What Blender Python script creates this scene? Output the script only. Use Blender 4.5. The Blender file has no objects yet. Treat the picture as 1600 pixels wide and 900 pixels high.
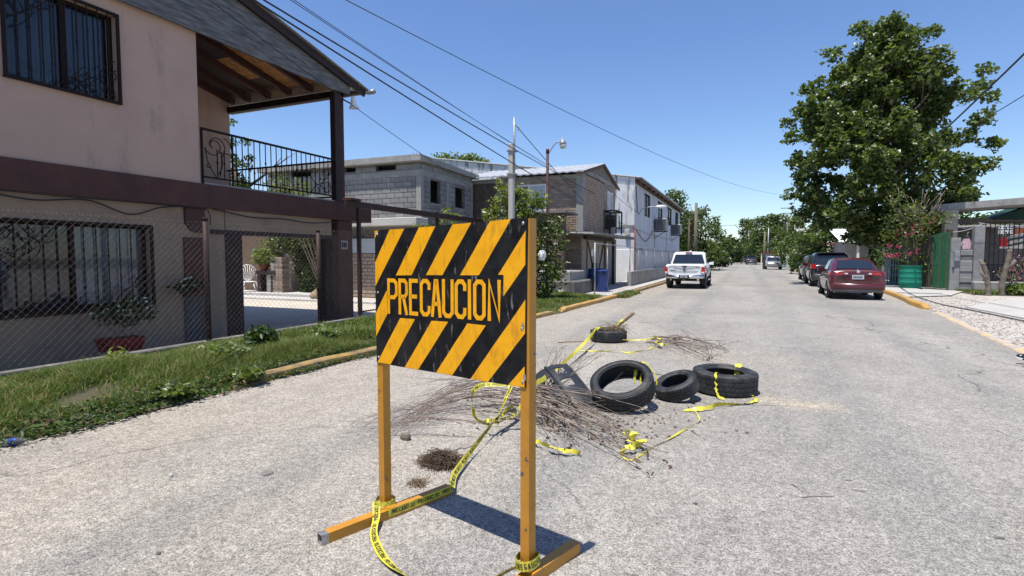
import bpy, bmesh, math, random
import numpy as np
from mathutils import Vector, Matrix, Quaternion
random.seed(7)
R = math.radians
sc = bpy.context.scene
COL = sc.collection

# ------------------------------------------------------------------ camera
CAM_H, YAW, PITCH = 1.5, R(23.452), R(3.27)
cam = bpy.data.cameras.new('camera')
cam.sensor_width = 36.0
cam.lens = 18.9
cam.clip_end = 2000
cam.clip_start = 0.05
cam_o = bpy.data.objects.new('camera', cam)
COL.objects.link(cam_o)
cam_o.location = (0, 0, CAM_H)
cam_o.rotation_euler = (R(90) - PITCH, 0, YAW)
sc.camera = cam_o

# ------------------------------------------------------------------ sky, sun, exposure
world = bpy.data.worlds.new('World')
sc.world = world
world.use_nodes = True
wn = world.node_tree
bg = wn.nodes['Background']
sky = wn.nodes.new('ShaderNodeTexSky')
sky.sky_type = 'NISHITA'
sky.sun_disc = False
sky.sun_elevation = R(74)
sky.sun_rotation = R(202)
sky.altitude = 0
sky.air_density = 1.0
sky.dust_density = 0.3
sky.ozone_density = 4.0
hs = wn.nodes.new('ShaderNodeHueSaturation')
hs.inputs['Saturation'].default_value = 1.10
hs.inputs['Hue'].default_value = 0.508
wn.links.new(sky.outputs[0], hs.inputs['Color'])
wn.links.new(hs.outputs[0], bg.inputs[0])
bg.inputs[1].default_value = 0.122
sun = bpy.data.lights.new('sun', 'SUN')
sun.energy = 4.8
sun.angle = R(0.5)
sun.color = (1.0, 0.95, 0.87)
sun_o = bpy.data.objects.new('sun', sun)
COL.objects.link(sun_o)
sun_o.rotation_euler = Vector((0.108, 0.26, -1.0)).to_track_quat('-Z', 'Y').to_euler()
vs = sc.view_settings
vs.view_transform = 'Standard'
vs.look = 'None'
vs.gamma = 1
vs.exposure = 0.50

# ------------------------------------------------------------------ helpers: measuring from the camera
_f = Vector((-math.sin(YAW) * math.cos(PITCH), math.cos(YAW) * math.cos(PITCH), -math.sin(PITCH)))
_r = Vector((math.cos(YAW), math.sin(YAW), 0))
_u = _r.cross(_f)
_c = Vector((0, 0, CAM_H))
def _ray(px, py): return _f + _r * ((px - 800) / 840) + _u * ((450 - py) / 840)
def G(px, py, z=0.0):
    d = _ray(px, py); return _c + d * ((z - CAM_H) / d.z)
def PX(px, py, x):
    d = _ray(px, py); return _c + d * (x / d.x)
def PY(px, py, y):
    d = _ray(px, py); return _c + d * (y / d.y)

# ------------------------------------------------------------------ helpers: materials
MATS = {}
def mat(name, c1, c2=None, scale=4.0, rough=0.8, bump=0.0, bscale=30.0, metal=0.0, spec=0.4, rnd=0.0, stretch=None, detail=6.0, lo=0.35, hi=0.65, c3=None, s3=1.0, lo3=0.55, hi3=0.75, coat=0.0, stretch3=None):
    """two-tone noise material; optional third tone laid on as stains; optional per-piece brightness"""
    if name in MATS: return MATS[name]
    m = bpy.data.materials.new(name); m.use_nodes = True
    nt = m.node_tree; N = nt.nodes; Lk = nt.links
    b = N['Principled BSDF']
    b.inputs['Roughness'].default_value = rough
    b.inputs['Metallic'].default_value = metal
    b.inputs['Specular IOR Level'].default_value = spec
    if coat: b.inputs['Coat Weight'].default_value = coat; b.inputs['Coat Roughness'].default_value = 0.05
    c1 = tuple(c1) + (1,)
    geo = N.new('ShaderNodeTexCoord')
    def coords(st):
        if not st: return geo.outputs['Object']
        mp = N.new('ShaderNodeMapping'); mp.inputs['Scale'].default_value = st
        Lk.new(geo.outputs['Object'], mp.inputs[0]); return mp.outputs[0]
    if c2 is None:
        rgb = N.new('ShaderNodeRGB'); rgb.outputs[0].default_value = c1; col = rgb.outputs[0]
    else:
        no = N.new('ShaderNodeTexNoise'); no.inputs['Scale'].default_value = scale; no.inputs['Detail'].default_value = detail; no.inputs['Roughness'].default_value = 0.62
        Lk.new(coords(stretch), no.inputs[0])
        ra = N.new('ShaderNodeMapRange'); ra.inputs[1].default_value = lo; ra.inputs[2].default_value = hi
        Lk.new(no.outputs[0], ra.inputs[0])
        mx = N.new('ShaderNodeMix'); mx.data_type = 'RGBA'
        mx.inputs[6].default_value = c1; mx.inputs[7].default_value = tuple(c2) + (1,)
        Lk.new(ra.outputs[0], mx.inputs[0]); col = mx.outputs[2]
    if c3 is not None:
        n3 = N.new('ShaderNodeTexNoise'); n3.inputs['Scale'].default_value = s3; n3.inputs['Detail'].default_value = 8; n3.inputs['Roughness'].default_value = 0.68
        Lk.new(coords(stretch3 or stretch), n3.inputs[0])
        r3 = N.new('ShaderNodeMapRange'); r3.inputs[1].default_value = lo3; r3.inputs[2].default_value = hi3
        Lk.new(n3.outputs[0], r3.inputs[0])
        m3 = N.new('ShaderNodeMix'); m3.data_type = 'RGBA'
        Lk.new(r3.outputs[0], m3.inputs[0]); Lk.new(col, m3.inputs[6]); m3.inputs[7].default_value = tuple(c3) + (1,)
        col = m3.outputs[2]
    if rnd:
        oi = N.new('ShaderNodeObjectInfo')
        rr = N.new('ShaderNodeMapRange'); rr.inputs[3].default_value = 1 - rnd; rr.inputs[4].default_value = 1 + rnd
        Lk.new(oi.outputs['Random'], rr.inputs[0])
        vm = N.new('ShaderNodeVectorMath'); vm.operation = 'SCALE'
        Lk.new(col, vm.inputs[0]); Lk.new(rr.outputs[0], vm.inputs['Scale']); col = vm.outputs[0]
    Lk.new(col, b.inputs['Base Color'])
    if bump:
        bn = N.new('ShaderNodeTexNoise'); bn.inputs['Scale'].default_value = bscale; bn.inputs['Detail'].default_value = 8
        Lk.new(coords(stretch), bn.inputs[0])
        bp = N.new('ShaderNodeBump'); bp.inputs['Strength'].default_value = bump; bp.inputs['Distance'].default_value = 0.02
        Lk.new(bn.outputs[0], bp.inputs['Height']); Lk.new(bp.outputs[0], b.inputs['Normal'])
    MATS[name] = m
    return m

def leaf_mat(name, c, trans=0.35, rough=0.45, spec=0.35):
    if name in MATS: return MATS[name]
    m = bpy.data.materials.new(name); m.use_nodes = True
    nt = m.node_tree; N = nt.nodes; Lk = nt.links
    b = N['Principled BSDF']; out = N['Material Output']
    tc = N.new('ShaderNodeTexCoord'); no = N.new('ShaderNodeTexNoise'); no.inputs['Scale'].default_value = 1.3; no.inputs['Detail'].default_value = 8
    Lk.new(tc.outputs['Object'], no.inputs[0])
    mx = N.new('ShaderNodeMix'); mx.data_type = 'RGBA'
    mx.inputs[6].default_value = tuple(x * 0.72 for x in c) + (1,); mx.inputs[7].default_value = tuple(x * 1.3 for x in c) + (1,)
    Lk.new(no.outputs[0], mx.inputs[0])
    b.inputs['Roughness'].default_value = rough
    b.inputs['Specular IOR Level'].default_value = spec
    Lk.new(mx.outputs[2], b.inputs['Base Color'])
    tr = N.new('ShaderNodeBsdfTranslucent'); tr.inputs[0].default_value = (c[0] * 1.5, c[1] * 1.7, c[2] * 0.7, 1)
    ms = N.new('ShaderNodeMixShader'); ms.inputs[0].default_value = trans
    Lk.new(b.outputs[0], ms.inputs[1]); Lk.new(tr.outputs[0], ms.inputs[2]); Lk.new(ms.outputs[0], out.inputs[0])
    MATS[name] = m
    return m

# ------------------------------------------------------------------ helpers: geometry
class MB:
    """collects primitives; build() links them as one mesh object"""
    def __init__(s): s.v = []; s.f = []; s.mi = []; s.cur = 0; s.sm = []
    def add(s, vs, fs, smooth=False):
        o = len(s.v); s.v.extend([tuple(p) for p in vs])
        for f in fs: s.f.append(tuple(i + o for i in f)); s.mi.append(s.cur); s.sm.append(smooth)
        return s
    def box(s, x0, x1, y0, y1, z0, z1):
        return s.add([(x0,y0,z0),(x1,y0,z0),(x1,y1,z0),(x0,y1,z0),(x0,y0,z1),(x1,y0,z1),(x1,y1,z1),(x0,y1,z1)],
                     [(0,3,2,1),(4,5,6,7),(0,1,5,4),(1,2,6,5),(2,3,7,6),(3,0,4,7)])
    def bbox(s, x0, x1, y0, y1, z0, z1, b=0.01):
        """box with chamfered vertical and top edges"""
        vs = []
        for z, i in ((z0, 0), (z1 - b, 0), (z1, b)):
            for (x, y) in ((x0+b+i, y0+i), (x1-b-i, y0+i), (x1-i, y0+b+i), (x1-i, y1-b-i), (x1-b-i, y1-i), (x0+b+i, y1-i), (x0+i, y1-b-i), (x0+i, y0+b+i)):
                vs.append((x, y, z))
        fs = [tuple(range(7, -1, -1)), tuple(range(16, 24))]
        for k in range(2):
            for j in range(8): fs.append((k*8+j, k*8+(j+1) % 8, k*8+8+(j+1) % 8, k*8+8+j))
        return s.add(vs, fs)
    def quad(s, a, b, c, d): return s.add([a, b, c, d], [(0, 1, 2, 3)])
    def bar(s, p, q, w, h=None, up=(0, 0, 1)):
        """rectangular bar from p to q"""
        h = h or w
        p = Vector(p); q = Vector(q); d = (q - p).normalized(); u = Vector(up)
        if abs(d.dot(u)) > 0.98: u = Vector((0, 1, 0)) if abs(d.y) < 0.9 else Vector((1, 0, 0))
        a = d.cross(u).normalized() * (w / 2); b = a.cross(d).normalized() * (h / 2)
        vs = [p-a-b, p+a-b, p+a+b, p-a+b, q-a-b, q+a-b, q+a+b, q-a+b]
        return s.add(vs, [(0,3,2,1),(4,5,6,7),(0,1,5,4),(1,2,6,5),(2,3,7,6),(3,0,4,7)][:6])
    def tube(s, pts, rad, n=6, caps=True, smooth=True):
        pts = [Vector(p) for p in pts]; k = len(pts)
        if not hasattr(rad, '__len__'): rad = [rad] * k
        t0 = (pts[1] - pts[0]).normalized()
        a = t0.cross(Vector((0.13, 0.31, 0.94)))
        if a.length < 0.05: a = t0.cross(Vector((1, 0, 0)))
        a.normalize(); vs = []
        for i, p in enumerate(pts):
            t = (pts[min(i + 1, k - 1)] - pts[max(i - 1, 0)])
            t = t.normalized() if t.length > 1e-9 else t0
            a = (a - t * a.dot(t)); a = a.normalized() if a.length > 1e-6 else t.orthogonal().normalized()
            b = t.cross(a)
            for j in range(n):
                an = 2 * math.pi * j / n
                vs.append(p + (a * math.cos(an) + b * math.sin(an)) * rad[i])
        fs = []
        for i in range(k - 1):
            for j in range(n): fs.append((i*n+j, i*n+(j+1) % n, (i+1)*n+(j+1) % n, (i+1)*n+j))
        s.add(vs, fs, smooth)
        if caps and n > 2:
            o = len(s.v) - k * n
            s.f.append(tuple(o + j for j in range(n - 1, -1, -1))); s.mi.append(s.cur); s.sm.append(False)
            s.f.append(tuple(o + (k-1)*n + j for j in range(n))); s.mi.append(s.cur); s.sm.append(False)
        return s
    def lathe(s, prof, n=24, mtx=None, closed=False, smooth=True):
        """profile of (radius, height) turned about z"""
        k = len(prof); vs = []
        for (r_, z) in prof:
            for j in range(n):
                an = 2 * math.pi * j / n; v = Vector((r_ * math.cos(an), r_ * math.sin(an), z)); vs.append(mtx @ v if mtx else v)
        fs = []
        for i in range(k if closed else k - 1):
            i2 = (i + 1) % k
            for j in range(n): fs.append((i*n+j, i*n+(j+1) % n, i2*n+(j+1) % n, i2*n+j))
        return s.add(vs, fs, smooth)
    def prism(s, poly, fn, h0, h1):
        """polygon (u,v) extruded between h0 and h1; fn(u,v,h) -> point"""
        n = len(poly)
        s.add([fn(u, v, h0) for u, v in poly] + [fn(u, v, h1) for u, v in poly],
              [tuple(range(n - 1, -1, -1)), tuple(range(n, 2 * n))] + [(i, (i + 1) % n, n + (i + 1) % n, n + i) for i in range(n)])
        return s
    def loft(s, rings, smooth=True, caps=True, close=True):
        n = len(rings[0]); o = []
        for r_ in rings: o.extend(r_)
        fs = []
        for i in range(len(rings) - 1):
            for j in range(n if close else n - 1): fs.append((i*n+j, i*n+(j+1) % n, (i+1)*n+(j+1) % n, (i+1)*n+j))
        if caps: fs.append(tuple(range(n - 1, -1, -1))); fs.append(tuple((len(rings)-1)*n + j for j in range(n)))
        return s.add(o, fs, smooth)
    def mesh(s, name, off=(0, 0, 0)):
        me = bpy.data.meshes.new(name)
        ox, oy, oz = off
        me.from_pydata([(x-ox, y-oy, z-oz) for x, y, z in s.v], [], s.f)
        me.polygons.foreach_set('use_smooth', s.sm)
        if any(s.mi): me.polygons.foreach_set('material_index', s.mi)
        me.update()
        return me

BASE = {}      # location of each thing whose parts are drawn in world coordinates
def root_of(o):
    while o.parent: o = o.parent
    return o
def setp(o, label=None, cat=None, group=None, kind=None):
    if label: o['label'] = label
    if cat: o['category'] = cat
    if group: o['group'] = group
    if kind: o['kind'] = kind
    return o
def thing(name, label, cat, loc=(0, 0, 0), group=None):
    o = bpy.data.objects.new(name, None); COL.objects.link(o)
    o.location = loc; o.empty_display_size = 0.2
    BASE[o.name] = Vector(loc)
    return setp(o, label, cat, group)
def link_mesh(name, me, m, parent=None):
    o = bpy.data.objects.new(name, me); COL.objects.link(o)
    for x in (m if isinstance(m, (list, tuple)) else [m]):
        if len(me.materials) < (len(m) if isinstance(m, (list, tuple)) else 1): me.materials.append(x)
    if parent: o.parent = parent
    return o
def part(name, mb, m, parent, label=None, kind=None):
    off = BASE.get(root_of(parent).name, Vector((0, 0, 0)))
    return setp(link_mesh(name, mb.mesh(name, off), m, parent), label, None, None, kind)
def solo(name, mb, m, label, cat, group=None, kind=None):
    return setp(link_mesh(name, mb.mesh(name), m), label, cat, group, kind)
def struct(name, mb, m): return setp(link_mesh(name, mb.mesh(name), m), kind='structure')
def copy_tree(o, parent=None):
    c = o.copy(); COL.objects.link(c)
    if parent: c.parent = parent
    for ch in list(o.children): copy_tree(ch, c)
    return c
def np_mesh(name, verts, faces, mats, mi=None, smooth=False):
    """mesh from numpy arrays; faces is (n,k)"""
    me = bpy.data.meshes.new(name)
    n, k = faces.shape
    me.vertices.add(len(verts)); me.vertices.foreach_set('co', verts.astype(np.float32).ravel())
    me.loops.add(n * k); me.loops.foreach_set('vertex_index', faces.astype(np.int32).ravel())
    me.polygons.add(n); me.polygons.foreach_set('loop_start', np.arange(0, n * k, k, dtype=np.int32))
    if mi is not None: me.polygons.foreach_set('material_index', mi.astype(np.int32))
    if smooth: me.polygons.foreach_set('use_smooth', np.ones(n, dtype=bool))
    for m in mats: me.materials.append(m)
    me.update(calc_edges=True)
    return me
def wall_mb(mb, O, U, V, Nn, u0, u1, v0, v1, holes, th):
    """wall plate with rectangular holes; O origin, U V axes, Nn outward normal, thickness th behind the face"""
    O = Vector(O); U = Vector(U); V = Vector(V); Nn = Vector(Nn)
    us = sorted({u0, u1, *[min(max(h[0], u0), u1) for h in holes], *[min(max(h[1], u0), u1) for h in holes]})
    vz = sorted({v0, v1, *[min(max(h[2], v0), v1) for h in holes], *[min(max(h[3], v0), v1) for h in holes]})
    P = lambda u, v, d: O + U * u + V * v - Nn * d
    inh = lambda u, v: any(h[0] < u < h[1] and h[2] < v < h[3] for h in holes)
    for i in range(len(us) - 1):
        for j in range(len(vz) - 1):
            a, b, c, d = us[i], us[i+1], vz[j], vz[j+1]
            if inh((a+b)/2, (c+d)/2): continue
            mb.quad(P(a,c,0), P(b,c,0), P(b,d,0), P(a,d,0))
            mb.quad(P(a,d,th), P(b,d,th), P(b,c,th), P(a,c,th))
    for h in holes:
        a, b, c, d = max(h[0], u0), min(h[1], u1), max(h[2], v0), min(h[3], v1)
        mb.quad(P(a,c,0), P(a,d,0), P(a,d,th), P(a,c,th)); mb.quad(P(b,c,th), P(b,d,th), P(b,d,0), P(b,c,0))
        mb.quad(P(a,d,0), P(b,d,0), P(b,d,th), P(a,d,th)); mb.quad(P(a,c,th), P(b,c,th), P(b,c,0), P(a,c,0))
    a, b, c, d = u0, u1, v0, v1
    mb.quad(P(a,c,th), P(a,d,th), P(a,d,0), P(a,c,0)); mb.quad(P(b,c,0), P(b,d,0), P(b,d,th), P(b,c,th))
    mb.quad(P(a,d,th), P(b,d,th), P(b,d,0), P(a,d,0)); mb.quad(P(a,c,0), P(b,c,0), P(b,c,th), P(a,c,th))
    return mb
def spiral(cx, cy, r0, r1, a0, a1, n=22):
    """points of a scroll in a plane: radius r0 -> r1, angle a0 -> a1 (degrees)"""
    return [(cx + (r0 + (r1 - r0) * t / n) * math.cos(R(a0 + (a1 - a0) * t / n)), cy + (r0 + (r1 - r0) * t / n) * math.sin(R(a0 + (a1 - a0) * t / n))) for t in range(n + 1)]
def catmull(pts, n=8):
    pts = [Vector(p) for p in pts]; out = []
    P = [pts[0]] + pts + [pts[-1]]
    for i in range(1, len(P) - 2):
        a, b, c, d = P[i-1], P[i], P[i+1], P[i+2]
        for k in range(n):
            t = k / n
            out.append(0.5 * ((2*b) + (c-a)*t + (2*a-5*b+4*c-d)*t*t + (3*b-a-3*c+d)*t**3))
    out.append(pts[-1])
    return out

# ------------------------------------------------------------------ materials
M = {}
M['yellow_steel'] = mat('yellow_steel', (0.50, 0.23, 0.022), (0.44, 0.19, 0.018), scale=9, rough=0.42, bump=0.05, c3=(0.12, 0.08, 0.06), s3=13, lo3=0.625, hi3=0.645, spec=0.5)
M['sign_black'] = mat('sign_black', (0.005, 0.005, 0.006), (0.020, 0.020, 0.022), scale=9, rough=0.55, bump=0.12, bscale=6, c3=(0.26, 0.25, 0.24), s3=9, lo3=0.60, hi3=0.72, stretch3=(3.4, 3.4, 0.6), spec=0.15)
M['sign_yellow'] = mat('sign_yellow', (0.90, 0.42, 0.006), (0.84, 0.37, 0.005), scale=10, rough=0.42, bump=0.40, bscale=5, c3=(0.50, 0.22, 0.015), s3=7, lo3=0.52, hi3=0.75, stretch3=(4, 4, 1.2))
M['raw_steel'] = mat('raw_steel', (0.5, 0.5, 0.52), (0.3, 0.28, 0.27), scale=40, rough=0.45, metal=0.7)
M['black'] = mat('black', (0.01, 0.01, 0.011), rough=0.6)
M['tape'] = mat('tape', (0.62, 0.565, 0.06), (0.52, 0.46, 0.045), scale=14, rough=0.4, bump=0.2, bscale=25)
M['tape_ink'] = mat('tape_ink', (0.02, 0.02, 0.02), rough=0.6)
M['rubber'] = mat('rubber', (0.013, 0.014, 0.016), (0.027, 0.029, 0.033), scale=9, rough=0.62, bump=0.1, bscale=60, c3=(0.11, 0.10, 0.09), s3=6, lo3=0.50, hi3=0.80, spec=0.4)
M['dark_plastic'] = mat('dark_plastic', (0.016, 0.018, 0.022), (0.032, 0.035, 0.042), scale=7, rough=0.45, bump=0.05)
M['twig'] = mat('twig', (0.27, 0.225, 0.19), (0.14, 0.105, 0.085), scale=14, rough=0.85, bump=0.3, bscale=60)
M['twig_red'] = mat('twig_red', (0.16, 0.10, 0.092), (0.25, 0.195, 0.17), scale=14, rough=0.85)
M['log'] = mat('log', (0.36, 0.28, 0.19), (0.22, 0.15, 0.10), scale=18, rough=0.85, bump=0.4, stretch=(1, 1, 1))
M['dry_leaf'] = mat('dry_leaf', (0.075, 0.045, 0.028), (0.14, 0.085, 0.05), scale=20, rough=0.8)
M['straw'] = mat('straw', (0.12, 0.085, 0.05), (0.24, 0.18, 0.11), scale=30, rough=0.9)
M['maroon'] = mat('maroon', (0.088, 0.036, 0.029), (0.064, 0.026, 0.022), scale=2.2, rough=0.75, bump=0.15, bscale=14, c3=(0.13, 0.065, 0.06), s3=3, lo3=0.6, hi3=0.8)
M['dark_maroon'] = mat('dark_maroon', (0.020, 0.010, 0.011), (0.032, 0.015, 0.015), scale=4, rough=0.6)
M['iron'] = mat('iron', (0.012, 0.008, 0.008), (0.022, 0.012, 0.010), scale=12, rough=0.75, spec=0.2)
M['rust_red'] = mat('rust_red', (0.085, 0.030, 0.025), (0.05, 0.020, 0.018), scale=9, rough=0.7, bump=0.1)
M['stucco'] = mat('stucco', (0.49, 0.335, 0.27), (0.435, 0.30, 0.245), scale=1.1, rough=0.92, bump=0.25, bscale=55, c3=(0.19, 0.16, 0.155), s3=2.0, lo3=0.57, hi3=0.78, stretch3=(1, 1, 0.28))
M['back_wall'] = mat('back_wall', (0.15, 0.105, 0.07), (0.12, 0.085, 0.06), scale=1.4, rough=0.95, bump=0.2)
M['post_maroon'] = mat('post_maroon', (0.045, 0.018, 0.017), (0.03, 0.013, 0.013), scale=9, rough=0.65, bump=0.1)
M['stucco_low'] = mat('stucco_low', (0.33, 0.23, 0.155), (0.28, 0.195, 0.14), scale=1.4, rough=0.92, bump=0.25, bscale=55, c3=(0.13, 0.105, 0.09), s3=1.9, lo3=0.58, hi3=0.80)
M['gable_board'] = mat('gable_board', (0.19, 0.19, 0.197), (0.07, 0.07, 0.075), scale=7, rough=0.9, bump=0.5, bscale=26, stretch=(1, 0.35, 2.4), c3=(0.19, 0.15, 0.11), s3=2.4, lo3=0.6, hi3=0.75)
M['osb'] = mat('osb', (0.24, 0.115, 0.045), (0.12, 0.06, 0.03), scale=16, rough=0.85, bump=0.2, bscale=30, stretch=(1, 0.5, 1), c3=(0.065, 0.052, 0.046), s3=0.7, lo3=0.36, hi3=0.52)
M['roof_metal'] = mat('roof_metal', (0.50, 0.52, 0.53), (0.36, 0.36, 0.36), scale=3, rough=0.45, metal=0.3)
M['glass'] = mat('glass', (0.012, 0.016, 0.022), rough=0.07, spec=0.8)
M['curtain'] = mat('curtain', (0.085, 0.092, 0.115), (0.045, 0.05, 0.065), scale=3, rough=0.9, stretch=(1, 1, 0.15))
M['curtain_pale'] = mat('curtain_pale', (0.30, 0.33, 0.36), (0.24, 0.27, 0.30), scale=2, rough=0.9, stretch=(1, 1, 0.15))
M['wire'] = mat('wire', (0.20, 0.165, 0.15), (0.10, 0.07, 0.06), scale=9, rough=0.7, metal=0.0, spec=0.25)
M['concrete'] = mat('concrete', (0.34, 0.33, 0.31), (0.25, 0.24, 0.225), scale=2.5, rough=0.92, bump=0.35, bscale=24, c3=(0.12, 0.115, 0.11), s3=2.1, lo3=0.56, hi3=0.76, stretch3=(1, 1, 0.5))
M['concrete_pale'] = mat('concrete_pale', (0.50, 0.48, 0.45), (0.42, 0.40, 0.375), scale=1.6, rough=0.92, bump=0.25, bscale=30, c3=(0.27, 0.25, 0.23), s3=1.2, lo3=0.58, hi3=0.78)
M['concrete_dark'] = mat('concrete_dark', (0.19, 0.18, 0.17), (0.11, 0.105, 0.10), scale=2.0, rough=0.95, bump=0.4, bscale=20, c3=(0.28, 0.265, 0.25), s3=3.0, lo3=0.6, hi3=0.75)
M['block'] = mat('block', (0.27, 0.265, 0.26), (0.20, 0.197, 0.195), scale=3.2, rough=0.95, bump=0.5, bscale=40, rnd=0.20, c3=(0.13, 0.128, 0.128), s3=1.1, lo3=0.55, hi3=0.7)
M['mortar'] = mat('mortar', (0.21, 0.20, 0.195), (0.14, 0.135, 0.13), scale=4, rough=0.95, bump=0.3)
M['brick'] = mat('brick', (0.36, 0.275, 0.215), (0.25, 0.19, 0.15), scale=3, rough=0.95, bump=0.5, bscale=40, rnd=0.28, c3=(0.33, 0.29, 0.25), s3=2.5, lo3=0.55, hi3=0.75)
M['brick_mortar'] = mat('brick_mortar', (0.36, 0.315, 0.27), (0.24, 0.205, 0.175), scale=5, rough=0.95, bump=0.4)
M['dark_rubble'] = mat('dark_rubble', (0.16, 0.12, 0.092), (0.06, 0.045, 0.036), scale=7, rough=0.95, bump=0.9, bscale=14, stretch=(1, 1, 2.2), c3=(0.22, 0.18, 0.14), s3=6, lo3=0.6, hi3=0.74)
M['white_paint'] = mat('white_paint', (0.66, 0.67, 0.69), (0.56, 0.58, 0.61), scale=2, rough=0.8, bump=0.12, c3=(0.20, 0.20, 0.21), s3=2.3, lo3=0.57, hi3=0.72, stretch3=(2.5, 2.5, 0.35))
M['white_wall'] = mat('white_wall', (0.62, 0.64, 0.68), (0.53, 0.555, 0.60), scale=0.9, rough=0.9, bump=0.25, bscale=12, c3=(0.30, 0.30, 0.31), s3=1.4, lo3=0.58, hi3=0.76, stretch3=(1.5, 1.5, 0.5))
M['stained_sheet'] = mat('stained_sheet', (0.66, 0.67, 0.68), (0.16, 0.16, 0.165), scale=1.6, rough=0.8, stretch=(2.4, 2.4, 0.45), lo=0.52, hi=0.66)
M['white'] = mat('white', (0.78, 0.78, 0.77), (0.70, 0.70, 0.69), scale=3, rough=0.6)
M['pale_blue'] = mat('pale_blue', (0.46, 0.50, 0.55), (0.42, 0.46, 0.50), scale=2, rough=0.6)
M['wood_grey'] = mat('wood_grey', (0.25, 0.225, 0.195), (0.155, 0.135, 0.115), scale=6, rough=0.9, bump=0.5, bscale=20, stretch=(3, 3, 0.35), rnd=0.15)
M['wood_brown'] = mat('wood_brown', (0.13, 0.085, 0.06), (0.08, 0.05, 0.035), scale=6, rough=0.85, stretch=(3, 3, 0.35), rnd=0.2)
M['pole_wood'] = mat('pole_wood', (0.20, 0.17, 0.135), (0.11, 0.09, 0.07), scale=8, rough=0.9, bump=0.4, stretch=(3, 3, 0.25))
M['galv'] = mat('galv', (0.34, 0.35, 0.36), (0.24, 0.25, 0.255), scale=10, rough=0.5, metal=0.5)
M['lamp_glass'] = mat('lamp_glass', (0.62, 0.62, 0.58), (0.5, 0.5, 0.47), scale=20, rough=0.2, spec=0.6)
M['cable'] = mat('cable', (0.015, 0.015, 0.016), rough=0.6)
M['blue_plastic'] = mat('blue_plastic', (0.020, 0.060, 0.26), (0.016, 0.045, 0.19), scale=4, rough=0.45, c3=(0.10, 0.14, 0.25), s3=5, lo3=0.62, hi3=0.8)
M['green_plastic'] = mat('green_plastic', (0.012, 0.20, 0.13), (0.010, 0.16, 0.105), scale=4, rough=0.75, spec=0.25, c3=(0.05, 0.10, 0.08), s3=4, lo3=0.6, hi3=0.75)
M['green_paint'] = mat('green_paint', (0.018, 0.135, 0.060), (0.014, 0.095, 0.045), scale=5, rough=0.55, rnd=0.2)
M['brown_green'] = mat('brown_green', (0.085, 0.085, 0.050), (0.055, 0.060, 0.038), scale=5, rough=0.7, rnd=0.2)
M['teal_paint'] = mat('teal_paint', (0.20, 0.34, 0.32), (0.16, 0.28, 0.26), scale=5, rough=0.55)
M['terracotta'] = mat('terracotta', (0.22, 0.022, 0.018), (0.17, 0.018, 0.016), scale=6, rough=0.6)
M['red_paint_pipe'] = mat('red_paint_pipe', (0.22, 0.06, 0.05), (0.15, 0.04, 0.035), scale=8, rough=0.7)
M['chrome'] = mat('chrome', (0.72, 0.72, 0.73), rough=0.12, metal=1.0)
M['car_white'] = mat('car_white', (0.74, 0.75, 0.75), rough=0.25, coat=0.6)
M['car_red'] = mat('car_red', (0.085, 0.009, 0.014), rough=0.28, coat=0.8, spec=0.5)
M['car_black'] = mat('car_black', (0.010, 0.012, 0.018), rough=0.22, coat=0.8)
M['car_dark_grey'] = mat('car_dark_grey', (0.045, 0.05, 0.055), rough=0.25, coat=0.8)
M['car_silver'] = mat('car_silver', (0.40, 0.42, 0.44), rough=0.25, metal=0.5, coat=0.5)
M['lamp_red'] = mat('lamp_red', (0.42, 0.012, 0.012), rough=0.18, coat=0.5)
M['lamp_clear'] = mat('lamp_clear', (0.75, 0.75, 0.76), rough=0.15, coat=0.5)
M['car_glass'] = mat('car_glass', (0.014, 0.018, 0.024), rough=0.06, spec=0.9)
M['alloy'] = mat('alloy', (0.45, 0.45, 0.46), rough=0.35, metal=0.8)
M['bark'] = mat('bark', (0.14, 0.11, 0.085), (0.07, 0.055, 0.042), scale=7, rough=0.95, bump=0.7, bscale=16, stretch=(2, 2, 0.4))
M['leaf_a'] = leaf_mat('leaf_a', (0.090, 0.122, 0.030), spec=0.6, rough=0.38)
M['leaf_b'] = leaf_mat('leaf_b', (0.052, 0.080, 0.024), spec=0.5)
M['leaf_c'] = leaf_mat('leaf_c', (0.140, 0.170, 0.046), spec=0.6, rough=0.38)
M['leaf_d'] = leaf_mat('leaf_d', (0.035, 0.062, 0.020))
M['leaf_y'] = leaf_mat('leaf_y', (0.18, 0.21, 0.045))
M['leaf_pale'] = leaf_mat('leaf_pale', (0.16, 0.21, 0.10))
M['petal_pink'] = leaf_mat('petal_pink', (0.50, 0.045, 0.16), trans=0.3)
M['petal_lilac'] = leaf_mat('petal_lilac', (0.52, 0.22, 0.38), trans=0.3)
M['petal_red'] = leaf_mat('petal_red', (0.28, 0.06, 0.05), trans=0.3)
M['petal_white'] = leaf_mat('petal_white', (0.70, 0.68, 0.60), trans=0.3)
M['grass_a'] = leaf_mat('grass_a', (0.070, 0.110, 0.026), trans=0.30, rough=0.6, spec=0.2)
M['grass_b'] = leaf_mat('grass_b', (0.100, 0.148, 0.036), trans=0.30, rough=0.6, spec=0.2)
M['grass_dry'] = leaf_mat('grass_dry', (0.24, 0.20, 0.09), trans=0.2, rough=0.7, spec=0.15)
M['soil'] = mat('soil', (0.085, 0.068, 0.042), (0.045, 0.05, 0.022), scale=14, rough=1, bump=0.5)

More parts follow.
